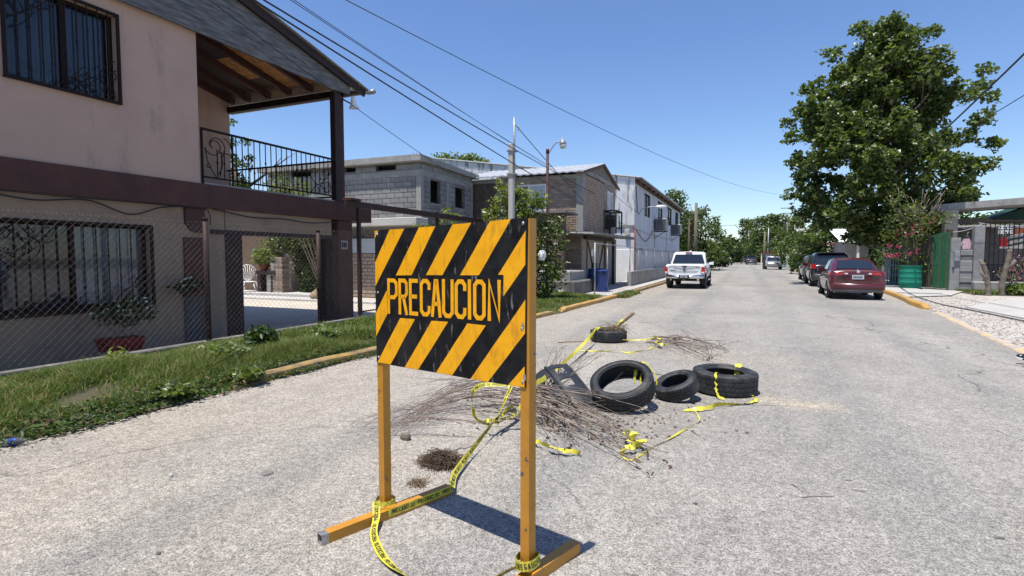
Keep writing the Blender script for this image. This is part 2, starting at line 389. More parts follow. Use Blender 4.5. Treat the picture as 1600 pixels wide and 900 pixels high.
# ================================================================== THE SETTING
def asphalt_mat():
    m = bpy.data.materials.new('asphalt'); m.use_nodes = True
    nt = m.node_tree; N = nt.nodes; Lk = nt.links; b = N['Principled BSDF']
    b.inputs['Roughness'].default_value = 0.9; b.inputs['Specular IOR Level'].default_value = 0.25
    tc = N.new('ShaderNodeTexCoord')
    def noise(sc_, det, st=None, rough=0.6):
        n = N.new('ShaderNodeTexNoise'); n.inputs['Scale'].default_value = sc_; n.inputs['Detail'].default_value = det; n.inputs['Roughness'].default_value = rough
        if st:
            mp = N.new('ShaderNodeMapping'); mp.inputs['Scale'].default_value = st; Lk.new(tc.outputs['Object'], mp.inputs[0]); Lk.new(mp.outputs[0], n.inputs[0])
        else: Lk.new(tc.outputs['Object'], n.inputs[0])
        return n.outputs[0]
    def ramp(src, lo, hi, a=0.0, c=1.0):
        r_ = N.new('ShaderNodeMapRange'); r_.inputs[1].default_value = lo; r_.inputs[2].default_value = hi; r_.inputs[3].default_value = a; r_.inputs[4].default_value = c
        Lk.new(src, r_.inputs[0]); return r_.outputs[0]
    def mix(fac, a, c):
        x = N.new('ShaderNodeMix'); x.data_type = 'RGBA'
        if isinstance(fac, float): x.inputs[0].default_value = fac
        else: Lk.new(fac, x.inputs[0])
        for i, q in ((6, a), (7, c)):
            if isinstance(q, tuple): x.inputs[i].default_value = q + (1,)
            else: Lk.new(q, x.inputs[i])
        return x.outputs[2]
    def math_(op, a, c=None, clamp=False):
        x = N.new('ShaderNodeMath'); x.operation = op; x.use_clamp = clamp
        for i, q in ((0, a), (1, c)):
            if q is None: continue
            if isinstance(q, (int, float)): x.inputs[i].default_value = q
            else: Lk.new(q, x.inputs[i])
        return x.outputs[0]
    # stone chips: a brightness factor round 1
    vo = N.new('ShaderNodeTexVoronoi'); vo.inputs['Scale'].default_value = 130; Lk.new(tc.outputs['Object'], vo.inputs[0])
    sep = N.new('ShaderNodeSeparateColor'); Lk.new(vo.outputs['Color'], sep.inputs[0])
    chips = math_('MULTIPLY', ramp(sep.outputs[0], 0.05, 0.95, 0.72, 1.32), ramp(vo.outputs['Distance'], 0.42, 0.85, 1.0, 0.5))
    vo2 = N.new('ShaderNodeTexVoronoi'); vo2.inputs['Scale'].default_value = 48; Lk.new(tc.outputs['Object'], vo2.inputs[0])
    sp2 = N.new('ShaderNodeSeparateColor'); Lk.new(vo2.outputs['Color'], sp2.inputs[0])
    chips = math_('MULTIPLY', chips, ramp(sp2.outputs[1], 0.0, 1.0, 0.86, 1.14))
    chips = math_('MULTIPLY', chips, ramp(noise(20, 5), 0.3, 0.7, 0.80, 1.20))
    chips = math_('MULTIPLY', chips, ramp(noise(4.5, 6, (1, .6, 1), 0.7), 0.3, 0.7, 0.86, 1.14))
    rgb = N.new('ShaderNodeRGB'); rgb.outputs[0].default_value = (0.318, 0.298, 0.268, 1); col = rgb.outputs[0]
    # wear: darker polished lanes, pale patches, sandy film towards the left, oily stains, tyre tracks, cracks
    sx = N.new('ShaderNodeSeparateXYZ'); Lk.new(tc.outputs['Object'], sx.inputs[0])
    col = mix(ramp(noise(0.30, 6), 0.42, 0.66, 0, 0.62), col, (0.205, 0.196, 0.184))
    col = mix(ramp(noise(0.22, 6, (1.6, 0.30, 1)), 0.48, 0.66, 0, 0.50), col, (0.40, 0.38, 0.345))
    wob = math_('MULTIPLY', noise(0.25, 4), 3.2)
    dust = math_('SUBTRACT', ramp(math_('SUBTRACT', sx.outputs[0], wob), -6.4, -2.6, 1, 0), 0.0, True)
    col = mix(math_('MULTIPLY', dust, ramp(noise(0.9, 9, (1.2, 0.6, 1), 0.7), 0.30, 0.68, 0.15, 0.75)), col, (0.385, 0.335, 0.268))
    col = mix(ramp(noise(0.5, 8, (1.3, 0.45, 1), 0.7), 0.54, 0.70, 0, 0.45), col, (0.40, 0.35, 0.285))
    # wheel tracks
    for x0 in (-2.9, -1.3, 1.0, 2.6):
        dx = math_('ABSOLUTE', math_('SUBTRACT', math_('ADD', sx.outputs[0], math_('MULTIPLY', noise(0.12, 3), 0.8)), x0 + 0.4))
        col = mix(math_('MULTIPLY', ramp(dx, 0.10, 0.45, 0.55, 0.0), ramp(noise(0.7, 6, (1, .2, 1)), 0.35, 0.6)), col, (0.20, 0.198, 0.194))
    col = mix(ramp(noise(2.3, 7, (1, 0.6, 1), 0.7), 0.62, 0.75, 0, 0.45), col, (0.13, 0.128, 0.125))
    col = mix(ramp(noise(0.8, 8, (0.5, 1.8, 1), 0.75), 0.62, 0.70, 0, 0.40), col, (0.19, 0.185, 0.175))
    # sand spilled beside the flat tyre, dirt trodden in round the brush and tyres
    def blot(x0, y0, rx, ry):
        a = math_('DIVIDE', math_('SUBTRACT', sx.outputs[0], x0), rx); c = math_('DIVIDE', math_('SUBTRACT', sx.outputs[1], y0), ry)
        return math_('SQRT', math_('ADD', math_('MULTIPLY', a, a), math_('MULTIPLY', c, c)))
    for x0, y0, rx, ry, am, tone in ((0.50, 6.15, .55, .30, .75, (0.50, 0.43, 0.31)), (0.3, 7.2, .9, .35, .5, (0.23, 0.195, 0.155)), (-1.5, 4.9, 1.5, .75, .55, (0.22, 0.18, 0.14)), (-.9, 8.6, 2.6, .9, .45, (0.40, 0.34, 0.255)), (-2.3, 9.5, .7, .6, .5, (0.24, 0.2, 0.15)), (-2.2, 2.9, 1.6, 1.4, .30, (0.36, 0.305, 0.24))):
        col = mix(math_('MULTIPLY', ramp(blot(x0, y0, rx, ry), 0.25, 1.1, am, 0.0), ramp(noise(3.2, 8, None, 0.75), 0.38, 0.62)), col, tone)
    # hairline cracks
    vc = N.new('ShaderNodeTexVoronoi'); vc.feature = 'DISTANCE_TO_EDGE'; vc.inputs['Scale'].default_value = 0.28
    wc = N.new('ShaderNodeVectorMath'); wc.operation = 'ADD'; nv = N.new('ShaderNodeTexNoise'); nv.inputs['Scale'].default_value = 1.1; nv.inputs['Detail'].default_value = 8
    Lk.new(tc.outputs['Object'], nv.inputs[0]); Lk.new(tc.outputs['Object'], wc.inputs[0]); Lk.new(nv.outputs['Color'], wc.inputs[1]); Lk.new(wc.outputs[0], vc.inputs[0])
    col = mix(math_('MULTIPLY', ramp(vc.outputs['Distance'], 0.0, 0.006, 0.85, 0.0), ramp(noise(0.4, 3), 0.42, 0.52)), col, (0.10, 0.095, 0.088))
    vmul = N.new('ShaderNodeVectorMath'); vmul.operation = 'SCALE'; Lk.new(col, vmul.inputs[0]); Lk.new(chips, vmul.inputs['Scale'])
    Lk.new(vmul.outputs[0], b.inputs['Base Color'])
    hm = N.new('ShaderNodeMath'); hm.operation = 'MULTIPLY_ADD'; Lk.new(vo.outputs['Distance'], hm.inputs[0]); hm.inputs[1].default_value = -1.0
    Lk.new(noise(18, 4), hm.inputs[2])
    bp = N.new('ShaderNodeBump'); bp.inputs['Strength'].default_value = 0.55; bp.inputs['Distance'].default_value = 0.005
    Lk.new(hm.outputs[0], bp.inputs['Height']); Lk.new(bp.outputs[0], b.inputs['Normal'])
    return m
M['asphalt'] = asphalt_mat()
M['ground'] = mat('ground', (0.17, 0.15, 0.10), (0.09, 0.10, 0.045), scale=0.6, rough=1, bump=0.3, bscale=8)
M['gravel'] = mat('gravel', (0.50, 0.465, 0.42), (0.33, 0.29, 0.25), scale=60, rough=1, bump=0.5, bscale=70, c3=(0.33, 0.28, 0.225), s3=0.9, lo3=0.48, hi3=0.68, lo=0.4, hi=0.6)
M['driveway'] = mat('driveway', (0.42, 0.40, 0.375), (0.36, 0.345, 0.32), scale=1.6, rough=0.95, bump=0.2, bscale=40, c3=(0.36, 0.33, 0.30), s3=1.3, lo3=0.55, hi3=0.75)
M['court'] = mat('court', (0.50, 0.455, 0.38), (0.42, 0.38, 0.32), scale=1.2, rough=0.95, bump=0.2, c3=(0.33, 0.30, 0.26), s3=2, lo3=0.6, hi3=0.8)
M['kerb_yellow'] = mat('kerb_yellow', (0.46, 0.26, 0.045), (0.38, 0.21, 0.04), scale=5, rough=0.85, bump=0.3, c3=(0.27, 0.24, 0.195), s3=4, lo3=0.48, hi3=0.68)
M['kerb_worn'] = mat('kerb_worn', (0.36, 0.22, 0.055), (0.22, 0.17, 0.10), scale=3, rough=0.9, bump=0.4, c3=(0.10, 0.085, 0.06), s3=4, lo3=0.5, hi3=0.65)
M['kerb_faded'] = mat('kerb_faded', (0.56, 0.35, 0.15), (0.50, 0.39, 0.25), scale=3, rough=0.9, bump=0.4, c3=(0.34, 0.31, 0.275), s3=3.2, lo3=0.44, hi3=0.56)

EDGE_L = [(-5.45, -12), (-5.40, 0), (-5.30, 3.3), (-5.30, 5.6), (-5.20, 6.9), (-4.96, 8.6), (-4.66, 12.4), (-4.52, 14), (-4.32, 19.6), (-4.22, 24), (-4.15, 31), (-4.05, 60), (-4.1, 260)]
EDGE_R = [(2.2, -12), (3.1, 2), (3.6, 7), (4.0, 10.8), (4.42, 15), (4.72, 17.6), (4.78, 20.6), (5.15, 24), (5.35, 27), (5.4, 31), (5.25, 71), (5.3, 260)]
def interp(E, y):
    for (x0, y0), (x1, y1) in zip(E, E[1:]):
        if y0 <= y <= y1: return x0 + (x1 - x0) * (y - y0) / (y1 - y0)
    return E[-1][0]
b = MB(); b.quad((-700, -400, -0.25), (700, -400, -0.25), (700, 1200, -0.25), (-700, 1200, -0.25)); struct('ground', b, M['ground'])
ys = sorted({y for _, y in EDGE_L} | {y for _, y in EDGE_R})
b = MB()
for y0, y1 in zip(ys, ys[1:]): b.quad((interp(EDGE_L, y0)-0.25, y0, 0), (interp(EDGE_R, y0)+0.25, y0, 0), (interp(EDGE_R, y1)+0.25, y1, 0), (interp(EDGE_L, y1)-0.25, y1, 0))
struct('road', b, M['asphalt'])

# ---- left verge (earth under the grass), courtyard floor, pavement by the brick house
VERGE_Z = [(0.0, 0.003), (0.25, 0.045), (1.2, 0.10), (2.6, 0.10), (2.75, 0.08)]
def verge_h(x, y):
    t = interp(EDGE_L, y) - x
    for (a, za), (c, zc) in zip(VERGE_Z, VERGE_Z[1:]):
        if a <= t <= c: return za + (zc - za) * (t - a) / (c - a)
    return VERGE_Z[-1][1]
b = MB(); rows = []
yy = [-6 + 0.5 * i for i in range(0, 52)]
for y in yy:
    xe = interp(EDGE_L, y); rows.append([(xe + 0.03 - t - 0.03 * math.sin(y * 3.1 + t), y, z + 0.012 * math.sin(2.3 * y + 3 * t)) for t, z in VERGE_Z] + [(-8.2, y, 0.07)])
n = len(rows[0]); vs = [p for r_ in rows for p in r_]
b.add(vs, [(i*n+j, i*n+j+1, (i+1)*n+j+1, (i+1)*n+j) for i in range(len(rows)-1) for j in range(n-1)], True)
struct('verge', b, M['soil'])
b = MB(); b.quad((-26, 6, -0.15), (-8.15, 6, -0.15), (-8.15, 18, -0.15), (-26, 18, -0.15)); struct('courtyard_floor', b, M['court'])
b = MB(); b.quad((-9.4, -6, -0.05), (-8.0, -6, -0.05), (-8.0, 6.9, -0.05), (-9.4, 6.9, -0.05)); struct('yard_strip', b, M['concrete_dark'])
b = MB(); b.box(-5.6, -4.52, 18.6, 60, -0.2, 0.10); b.box(-6.6, -5.6, 19.9, 60, -0.2, 0.096); struct('left_pavement', b, M['driveway'])
def kerb(name, pts, w, h, m, inset=1):
    """low concrete kerb along a line; the road side is a battered face"""
    mb = MB(); rings = []
    k = len(pts)
    for i, p in enumerate(pts):
        p = Vector((p[0], p[1], 0)); t = (Vector(pts[min(i+1, k-1)]) - Vector(pts[max(i-1, 0)])).normalized()
        nn = Vector((t.y, -t.x, 0)) * inset
        hh = h * (0.25 if i in (0, k-1) else 1) + 0.006 * math.sin(i * 2.1)
        rings.append([p + nn*0.02 + Vector((0,0,-0.1)), p + nn*0.02, p + nn*0.005 + Vector((0,0,hh*0.8)), p - nn*0.02 + Vector((0,0,hh)), p - nn*(w-0.02) + Vector((0,0,hh)), p - nn*w + Vector((0,0,hh*0.8)), p - nn*w + Vector((0,0,-0.1))])
    mb.loft(rings, smooth=False)
    return struct(name, mb, m)
def along(E, y0, y1, step=0.4, dx=0):
    n_ = max(2, int((y1 - y0) / step)); return [(interp(E, y0 + (y1-y0)*i/n_) + dx, y0 + (y1-y0)*i/n_) for i in range(n_ + 1)]
kerb('left_kerb', along(EDGE_L, 4.2, 13.6), 0.15, 0.10, M['kerb_worn'])
kerb('left_far_kerb', along(EDGE_L, 13.8, 20.4), 0.16, 0.12, M['kerb_yellow'])
kerb('left_end_kerb', along(EDGE_L, 22.6, 34), 0.16, 0.12, M['kerb_worn'])
kerb('right_kerb', [(4.80, 18.9), (4.74, 19.2), (4.80, 20.6), (4.98, 22), (5.16, 24), (5.36, 27), (5.41, 31), (5.35, 45), (5.3, 60), (5.25, 80)], 0.18, 0.14, M['kerb_yellow'], -1)
kerb('right_faded_kerb', along(EDGE_R, 4, 18.0, 0.5), 0.11, 0.02, M['kerb_faded'], -1)
# ---- right side: gravel, concrete driveway, far pavement, bit of grass earth
b = MB()
for y0, y1 in zip(ys, ys[1:]):
    if y1 > 120: continue
    b.quad((interp(EDGE_R, y0)+0.1, y0, 0.012), (60, y0, 0.012), (60, y1, 0.012), (interp(EDGE_R, y1)+0.1, y1, 0.012))
struct('gravel_ground', b, M['gravel'])
b = MB(); b.add([(6.35,13.2,-.05),(14,13.6,-.05),(14,24.6,-.05),(8.6,24.4,-.05),(6.0,19.8,-.05),(6.35,13.2,.045),(14,13.6,.045),(14,24.6,.045),(8.6,24.4,.045),(6.0,19.8,.045)], [(5,6,7,8,9),(0,1,6,5),(1,2,7,6),(2,3,8,7),(3,4,9,8),(4,0,5,9)])
struct('concrete_driveway', b, M['driveway'])
b = MB(); b.add([(5.1,23.6,.05),(7.2,25.4,.05),(8.6,28.8,.05),(8.4,34,.05),(9,80,.05),(5.5,80,.05),(5.5,28,.05)], [(0,1,2,3,4,5,6)]); b.box(5.55, 7.1, 26, 79, -0.1, 0.10)
struct('right_pavement', b, M['driveway'])
b = MB(); b.quad((8.3, 26.6, .03), (14, 26.0, .03), (14, 29.6, .03), (8.3, 29.6, .03)); struct('garden_earth', b, M['soil'])

# ---- grass: many blades, one object per patch
rng = np.random.default_rng(11)
def grass(name, label, pts, hts, mats, weights, width=0.006, lean=0.5):
    n = len(pts)
    ang = rng.uniform(0, 2*np.pi, n); d = np.stack([np.cos(ang), np.sin(ang), np.zeros(n)], 1); s_ = np.stack([-d[:,1], d[:,0], np.zeros(n)], 1)
    ln = hts * rng.uniform(0.15, lean*1.8, n); w = width * rng.uniform(0.7, 1.5, n)
    up = np.zeros((n,3)); up[:,2] = 1
    p0 = pts; p1 = pts + up*(hts*0.55)[:,None] + d*(ln*0.35)[:,None]; p2 = pts + up*(hts*rng.uniform(0.75,1.0,n))[:,None] + d*ln[:,None]
    V = np.stack([p0 - s_*w[:,None], p0 + s_*w[:,None], p1 + s_*(w*0.8)[:,None], p1 - s_*(w*0.8)[:,None], p2 + s_*(w*0.15)[:,None], p2 - s_*(w*0.15)[:,None]], 1).reshape(-1,3)
    base = (np.arange(n)*6)[:,None]
    F = np.concatenate([base + np.array([0,1,2,3]), base + np.array([3,2,4,5])], 0)
    mi = rng.choice(len(mats), n, p=weights); mi = np.concatenate([mi, mi])
    o = link_mesh(name, np_mesh(name, V, F, mats, mi), [] ); return setp(o, label, 'grass', kind='stuff')
def verge_pts(n, y0, y1, t0, t1, thin=0.0):
    y = y0 + (y1-y0) * rng.random(n)**1.0; t = rng.uniform(t0, t1, n)
    xe = np.array([interp(EDGE_L, q) for q in y]); x = xe - t
    clump = np.sin(x*3.1+1.7*np.sin(y*1.3)) * np.sin(y*2.2+0.9*np.sin(x*2.9)) + 0.35*np.sin(x*9+y*7) - 0.9*np.clip(np.sin(x*1.9+4.0)*np.sin(y*1.15+.6)+np.sin(x*4.3+y*2.7)*.3-.5,0,1)*.75
    edge = np.clip((t - 0.08 - 0.16*np.sin(y*2.6) - 0.08*np.sin(y*7.1)) / 0.25, 0, 1)
    keep = (rng.random(n) < (0.62 + 0.38*clump)) & (rng.random(n) < edge + 0.06); y, x, clump, t = y[keep], x[keep], clump[keep], t[keep]
    z = np.array([verge_h(a, c) for a, c in zip(x, y)])
    return np.stack([x, y, z], 1), clump, t
gm = [M['grass_a'], M['grass_b'], M['grass_dry']]
P_, c_, t_ = verge_pts(150000, 0.5, 7.2, 0.0, 2.62)
grass('verge_grass', 'bright green uncut grass on the verge below the pink house', P_, (0.04 + 0.062*np.clip(t_/0.9,0,1)) * (1 - 0.5*np.clip((t_-1.9)/0.6,0,1)) * (1 + 0.45*c_) * rng.uniform(0.5, 1.5, len(P_)), gm, [0.50, 0.30, 0.20], 0.0034, 0.8)
P_, c_, t_ = verge_pts(70000, 7.2, 19.3, 0.0, 2.7)
grass('verge_grass', 'green grass on the verge behind the caution board', P_, (0.06 + 0.05*np.clip(t_,0,1)) * (1 + 0.4*c_) * rng.uniform(0.6, 1.4, len(P_)), gm, [0.48, 0.34, 0.18], 0.007, 0.8)
n = 9000; P_ = np.stack([rng.uniform(8.4, 13.5, n), rng.uniform(26.8, 29.3, n), np.full(n, .03)], 1)
P_ = P_[(np.sin(P_[:,0]*2.1)+np.sin(P_[:,1]*3+P_[:,0]) > -0.6)]
grass('garden_grass', 'thin grass around the cut stumps by the block pillars', P_, rng.uniform(.06, .16, len(P_)), gm, [0.5, 0.3, 0.2], 0.012)
# weeds tufts growing at kerb ends
n = 2500; P_ = np.stack([rng.normal(-4.28, .14, n), rng.uniform(19.6, 22.6, n), np.full(n, .0)], 1)
grass('kerb_weeds', 'grass tuft growing at the gap in the left kerb', P_, rng.uniform(.05, .2, n), gm, [0.4, 0.3, 0.3], 0.01)

# low leafy ground cover along the near road edge
def leaf_cloud(pts, size, upb=0.6, shape='leaf', droop=0.0, seed=0):
    """a leaf polygon at every point: returns verts and faces"""
    g = np.random.default_rng(seed + 5); n = len(pts)
    nr = g.normal(size=(n,3)); nr[:,2] = np.abs(nr[:,2])*1.0 + upb; nr /= np.linalg.norm(nr, axis=1)[:,None]
    t = g.normal(size=(n,3)); t[:,2] -= droop; t -= nr*np.sum(t*nr,1)[:,None]; t /= np.linalg.norm(t, axis=1)[:,None]
    s_ = np.cross(nr, t); L_ = size * g.uniform(0.65, 1.35, n)
    if shape == 'leaf':      # bent pointed leaf
        k = [(0,-.5,0),(.30,-.1,.06),(.24,.22,.05),(0,.55,-.08),(-.24,.22,.05),(-.30,-.1,.06)]
    else:                    # lobed broad leaf
        k = [(0,-.5,0),(.5,-.22,.10),(.28,.12,.05),(0,.55,-.10),(-.28,.12,.05),(-.5,-.22,.10)]
    V = np.stack([pts + s_*(a*L_)[:,None] + t*(c*L_)[:,None] + nr*(d*L_)[:,None] for a, c, d in k], 1).reshape(-1,3)
    F = (np.arange(n)*6)[:,None] + np.array([[0,1,2,3]]); F2 = (np.arange(n)*6)[:,None] + np.array([[0,3,4,5]])
    return V, np.concatenate([F, F2], 0)
n = 11000; y = rng.uniform(1.5, 6.9, n); t = rng.normal(0.14, 0.19, n); t = np.where(t < -.10, .1, t); x = np.array([interp(EDGE_L, q) for q in y]) - t + 0.04*np.sin(y*5)
keep = np.sin(y*2.7)+np.sin(y*1.1+2)+0.8*rng.normal(size=n) > -0.5
P_ = np.stack([x, y, 0.03 + 0.10*rng.random(n)*np.clip(t*3,0.2,1)], 1)[keep]
V, F = leaf_cloud(P_, 0.045, 0.9, 'leaf', 0, 3)
o = link_mesh('verge_creeper', np_mesh('verge_creeper', V, F, [M['grass_a'], M['leaf_d'], M['dry_leaf']], np.tile(rng.choice(3, len(P_), p=[.5,.38,.12]), 2)), [])
setp(o, 'low leafy weeds creeping along the road edge of the verge', 'weeds', kind='stuff')
# loose leaf litter and crumbs on the road by the verge and around the brush
n = 500; y = rng.uniform(1.5, 7, n); x = np.array([interp(EDGE_L, q) for q in y]) + np.abs(rng.normal(0, .12, n))
V, F = leaf_cloud(np.stack([x, y, np.full(n, .008)], 1), 0.024, 3, 'leaf', 0, 4)
o = link_mesh('road_litter', np_mesh('road_litter', V, F, [M['straw'], M['dry_leaf']], np.tile(rng.choice(2, n), 2)), [])
setp(o, 'dry leaves and crumbs along the edge of the verge', 'litter', kind='stuff')
# loose stones on the gravel
n = 3600; y = rng.uniform(11, 28, n); t = rng.exponential(1.1, n) + .15; x = np.array([interp(EDGE_R, q) for q in y]) + t
keep = ~((x > 6.2) & (y < 24.5) & (y > 13.2) & (x > 5.9+(y-19.8)*0.55)) & (x < 11); x, y = x[keep], y[keep]; n = len(x)
sz = rng.uniform(.008, .026, n)
octv = np.array([(1,0,0),(0,1,0),(-1,0,0),(0,-1,0),(0,0,.6),(0,0,-.6)]); octf = np.array([(0,1,4),(1,2,4),(2,3,4),(3,0,4),(1,0,5),(2,1,5),(3,2,5),(0,3,5)])
V = (np.stack([x, y, 0.015 + sz*.2], 1)[:,None,:] + octv[None]*sz[:,None,None]*rng.uniform(.6,1.3,(n,6,1))).reshape(-1,3)
F = ((np.arange(n)*6)[:,None,None] + octf[None]).reshape(-1,3)
o = link_mesh('gravel', np_mesh('gravel', V, F, [M['concrete_pale'], M['concrete'], M['log']], np.repeat(rng.choice(3, n, p=[.6,.3,.1]), 8)), [])
setp(o, 'pale loose gravel beside the faded yellow kerb', 'gravel', kind='stuff')

# ================================================================== LEFT HOUSE (pink, two storeys)
M['mortar_dark'] = mat('mortar_dark', (.10,.095,.09), (.065,.062,.06), scale=4, rough=.95, bump=.3)
house = thing('house', 'two storey pink stucco house with maroon band, balcony and barred windows', 'house', (-9.3, 4, 0))
FX = -9.3
LW = (3.05, 5.96, 0.72, 2.02)          # lower window y0 y1 z0 z1
UW = (4.09, 5.55, 3.96, 5.33)          # upper window
Y, Z, X = (0,1,0), (0,0,1), (1,0,0)
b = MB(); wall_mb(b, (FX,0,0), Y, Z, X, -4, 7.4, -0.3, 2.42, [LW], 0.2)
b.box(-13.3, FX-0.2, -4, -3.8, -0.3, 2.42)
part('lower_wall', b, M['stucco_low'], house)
b = MB(); wall_mb(b, (FX,0,0), Y, Z, X, -4, 6.93, 2.86, 5.62, [UW], 0.2)
b.box(-13.3, FX-0.2, 6.73, 6.93, 2.86, 7.2); b.box(-13.5, -13.3, 6.73, 10.85, 2.86, 6.4)
part('upper_wall', b, M['stucco'], house)
b = MB(); b.box(-13.5, FX+0.07, -4, 11.8, 2.42, 2.86)
part('floor_band', b, M['maroon'], house)
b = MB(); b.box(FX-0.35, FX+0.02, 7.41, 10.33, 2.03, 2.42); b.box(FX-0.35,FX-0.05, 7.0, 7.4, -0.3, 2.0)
part('carport_beam', b, M['stucco_low'], house)
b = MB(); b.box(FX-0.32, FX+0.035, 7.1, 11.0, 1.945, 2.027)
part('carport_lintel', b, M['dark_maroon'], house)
b = MB(); b.box(FX-0.2, FX+0.045, 6.55, 6.98, 0.78, 1.86); b.add([(FX+.06,6.58,2.42),(FX+.06,6.58,2.12),(FX+.06,6.68,2.0),(FX+.06,6.78,1.955),(FX+.06,6.95,1.955),(FX+.06,6.95,2.42)] + [(FX-.1,6.58,2.42),(FX-.1,6.58,2.12),(FX-.1,6.68,2.0),(FX-.1,6.78,1.955),(FX-.1,6.95,1.955),(FX-.1,6.95,2.42)], [(0,1,2,3,4,5),(0,6,7,1),(1,7,8,2),(2,8,9,3),(3,9,10,4),(4,10,11,5)])
part('pilaster', b, M['maroon'], house)
b = MB(); b.bbox(FX-0.2, FX+0.06, 6.53, 7.0, -0.3, 0.775, 0.015)
part('pilaster_foot', b, M['mortar_dark'], house)
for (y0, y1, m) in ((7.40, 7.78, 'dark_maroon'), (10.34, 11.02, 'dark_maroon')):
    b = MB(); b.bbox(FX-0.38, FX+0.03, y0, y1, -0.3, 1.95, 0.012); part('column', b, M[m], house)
b = MB(); b.bbox(FX-0.30, FX+0.05, 10.52, 11.06, -0.3, 2.415, 0.012); part('column', b, M['maroon'], house)
b = MB(); b.box(FX+0.052, FX+0.062, 10.62, 10.86, 1.70, 1.92); pq = part('number_plate', b, M['galv'], house)
b = MB()
for k, (y0, w) in enumerate(((10.645, .035), (10.70, .045), (10.765, .05))): b.box(FX+0.063, FX+0.068, y0, y0+w, 1.75, 1.87)
part('numeral', b, M['iron'], pq)
# carport side and back walls seen through the opening
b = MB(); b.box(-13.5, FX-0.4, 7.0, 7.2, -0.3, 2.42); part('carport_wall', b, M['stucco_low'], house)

M['lit_osb'] = mat('lit_osb', (.62,.30,.10), (.36,.17,.06), scale=13, rough=.8, bump=.2, bscale=30, stretch=(1,.5,1), lo=.4, hi=.6)  # brighter strand board, with the light on the soffit put into its colour
# ---- gable board, barge, roof
RY, RZ = 2.4, 7.86                   # ridge
EY, EZ = 11.42, 5.83                 # eave
SL = (RZ - EZ) / (EY - RY)
rz = lambda y: RZ - abs(y - RY) * SL
b = MB(); yb = [-4 + i * 0.55 for i in range(27)] + [10.95]
for y0, y1 in zip(yb, yb[1:]):
    w0 = 5.57 + 0.012*math.sin(y0*5.3) - (0.03 if y0 > 7 else 0); w1 = 5.57 + 0.012*math.sin(y1*5.3) - (0.03 if y1 > 7 else 0)
    x = FX + 0.13
    t0, t1 = rz(y0) - 0.16, rz(y1) - 0.16
    if t1 < w1 + .02: t1 = w1 + .02
    b.add([(x,y0,w0),(x,y1,w1),(x,y1,t1),(x,y0,t0),(x-.05,y0,w0),(x-.05,y1,w1),(x-.05,y1,t1),(x-.05,y0,t0)], [(0,1,2,3),(7,6,5,4),(0,4,5,1)])
part('gable_board', b, M['gable_board'], house)
b = MB()
for ya, yb_ in ((-7.0, RY), (RY, EY+0.02)):
    b.bar((FX+0.19, ya, rz(ya)-0.115), (FX+0.19, yb_, rz(yb_)-0.115), 0.06, 0.17)
part('barge_board', b, M['dark_maroon'], house)
b = MB()
xs = [FX+0.30 - 0.2*i for i in range(38)]
rings = []
for sgn, yA, yB in ((1, RY, EY+.12), (-1, RY, -7.1)):
    for i, (x0, x1) in enumerate(zip(xs, xs[1:])):
        h0, h1 = (0.02 if i % 2 else 0.0), (0.0 if i % 2 else 0.02)
        b.quad((x0,yA,rz(yA)+h0), (x1,yA,rz(yA)+h1), (x1,yB,rz(yB)+h1), (x0,yB,rz(yB)+h0))
        b.quad((x0,yB,rz(yB)+h0-.018), (x1,yB,rz(yB)+h1-.018), (x1,yA,rz(yA)+h1-.018), (x0,yA,rz(yA)+h0-.018))
    b.quad((xs[0],yA,rz(yA)), (xs[0],yB,rz(yB)), (xs[0],yB,rz(yB)-.018), (xs[0],yA,rz(yA)-.018))
roof = part('roof', b, M['roof_metal'], house)
b = MB(); b.add([(FX+.10, RY, rz(RY)-.05), (-16.5, RY, rz(RY)-.05), (-16.5, 11.2, rz(11.2)-.05), (FX+.10, 11.2, rz(11.2)-.05), (FX+.10, RY, rz(RY)-.035), (-16.5, RY, rz(RY)-.035), (-16.5, 11.2, rz(11.2)-.035), (FX+.10, 11.2, rz(11.2)-.035)], [(0,3,2,1),(4,5,6,7),(0,1,5,4),(2,3,7,6)])
part('soffit', b, M['osb'], house)
for (xa, xb, ya2, yb3) in ((-10.30,-9.68,9.55,10.75),(-11.04,-10.42,8.9,10.75),(-11.78,-11.16,9.3,10.2)):  # thin panels painting the lit patches between the rafters
    b = MB(); b.add([(xa,ya2,rz(ya2)-.062),(xb,ya2,rz(ya2)-.062),(xb,yb3,rz(yb3)-.062),(xa,yb3,rz(yb3)-.062),(xa,ya2,rz(ya2)-.053),(xb,ya2,rz(ya2)-.053),(xb,yb3,rz(yb3)-.053),(xa,yb3,rz(yb3)-.053)], [(0,3,2,1),(4,5,6,7),(0,1,5,4),(1,2,6,5),(2,3,7,6),(3,0,4,7)]); part('soffit_lit_patch', b, M['lit_osb'], house, label='orange strand board patch coloured brighter as if lit')
for x in (-9.62, -10.36, -11.1, -11.84, -12.58, -13.2):
    b = MB(); b.bar((x, 6.6, rz(6.6)-.125), (x, 10.93, rz(10.93)-.125), 0.09, 0.15); part('rafter', b, M['rust_red'], house)
b = MB(); b.box(-13.9, FX+0.12, 10.78, 10.92, 5.50, 5.66); part('eave_beam', b, M['dark_maroon'], house)
b = MB(); b.tube([(FX+.32, 11.50, 5.76), (-10, 11.5, 5.755), (-14, 11.5, 5.74)], 0.05, 8); b.tube([(FX+.24,11.5,5.74),(FX+.36,11.56,5.77),(FX+.40,11.60,5.80)],[.05,.065,.06],8); part('gutter', b, M['galv'], house)
b = MB(); b.bbox(FX-0.12, FX+0.05, 10.50, 10.72, 2.86, 5.56, 0.01); part('roof_post', b, M['dark_maroon'], house)
b = MB(); b.box(FX-0.12, FX-0.0, 10.722, 10.86, 2.86, 5.5); part('roof_post', b, M['rust_red'], house)
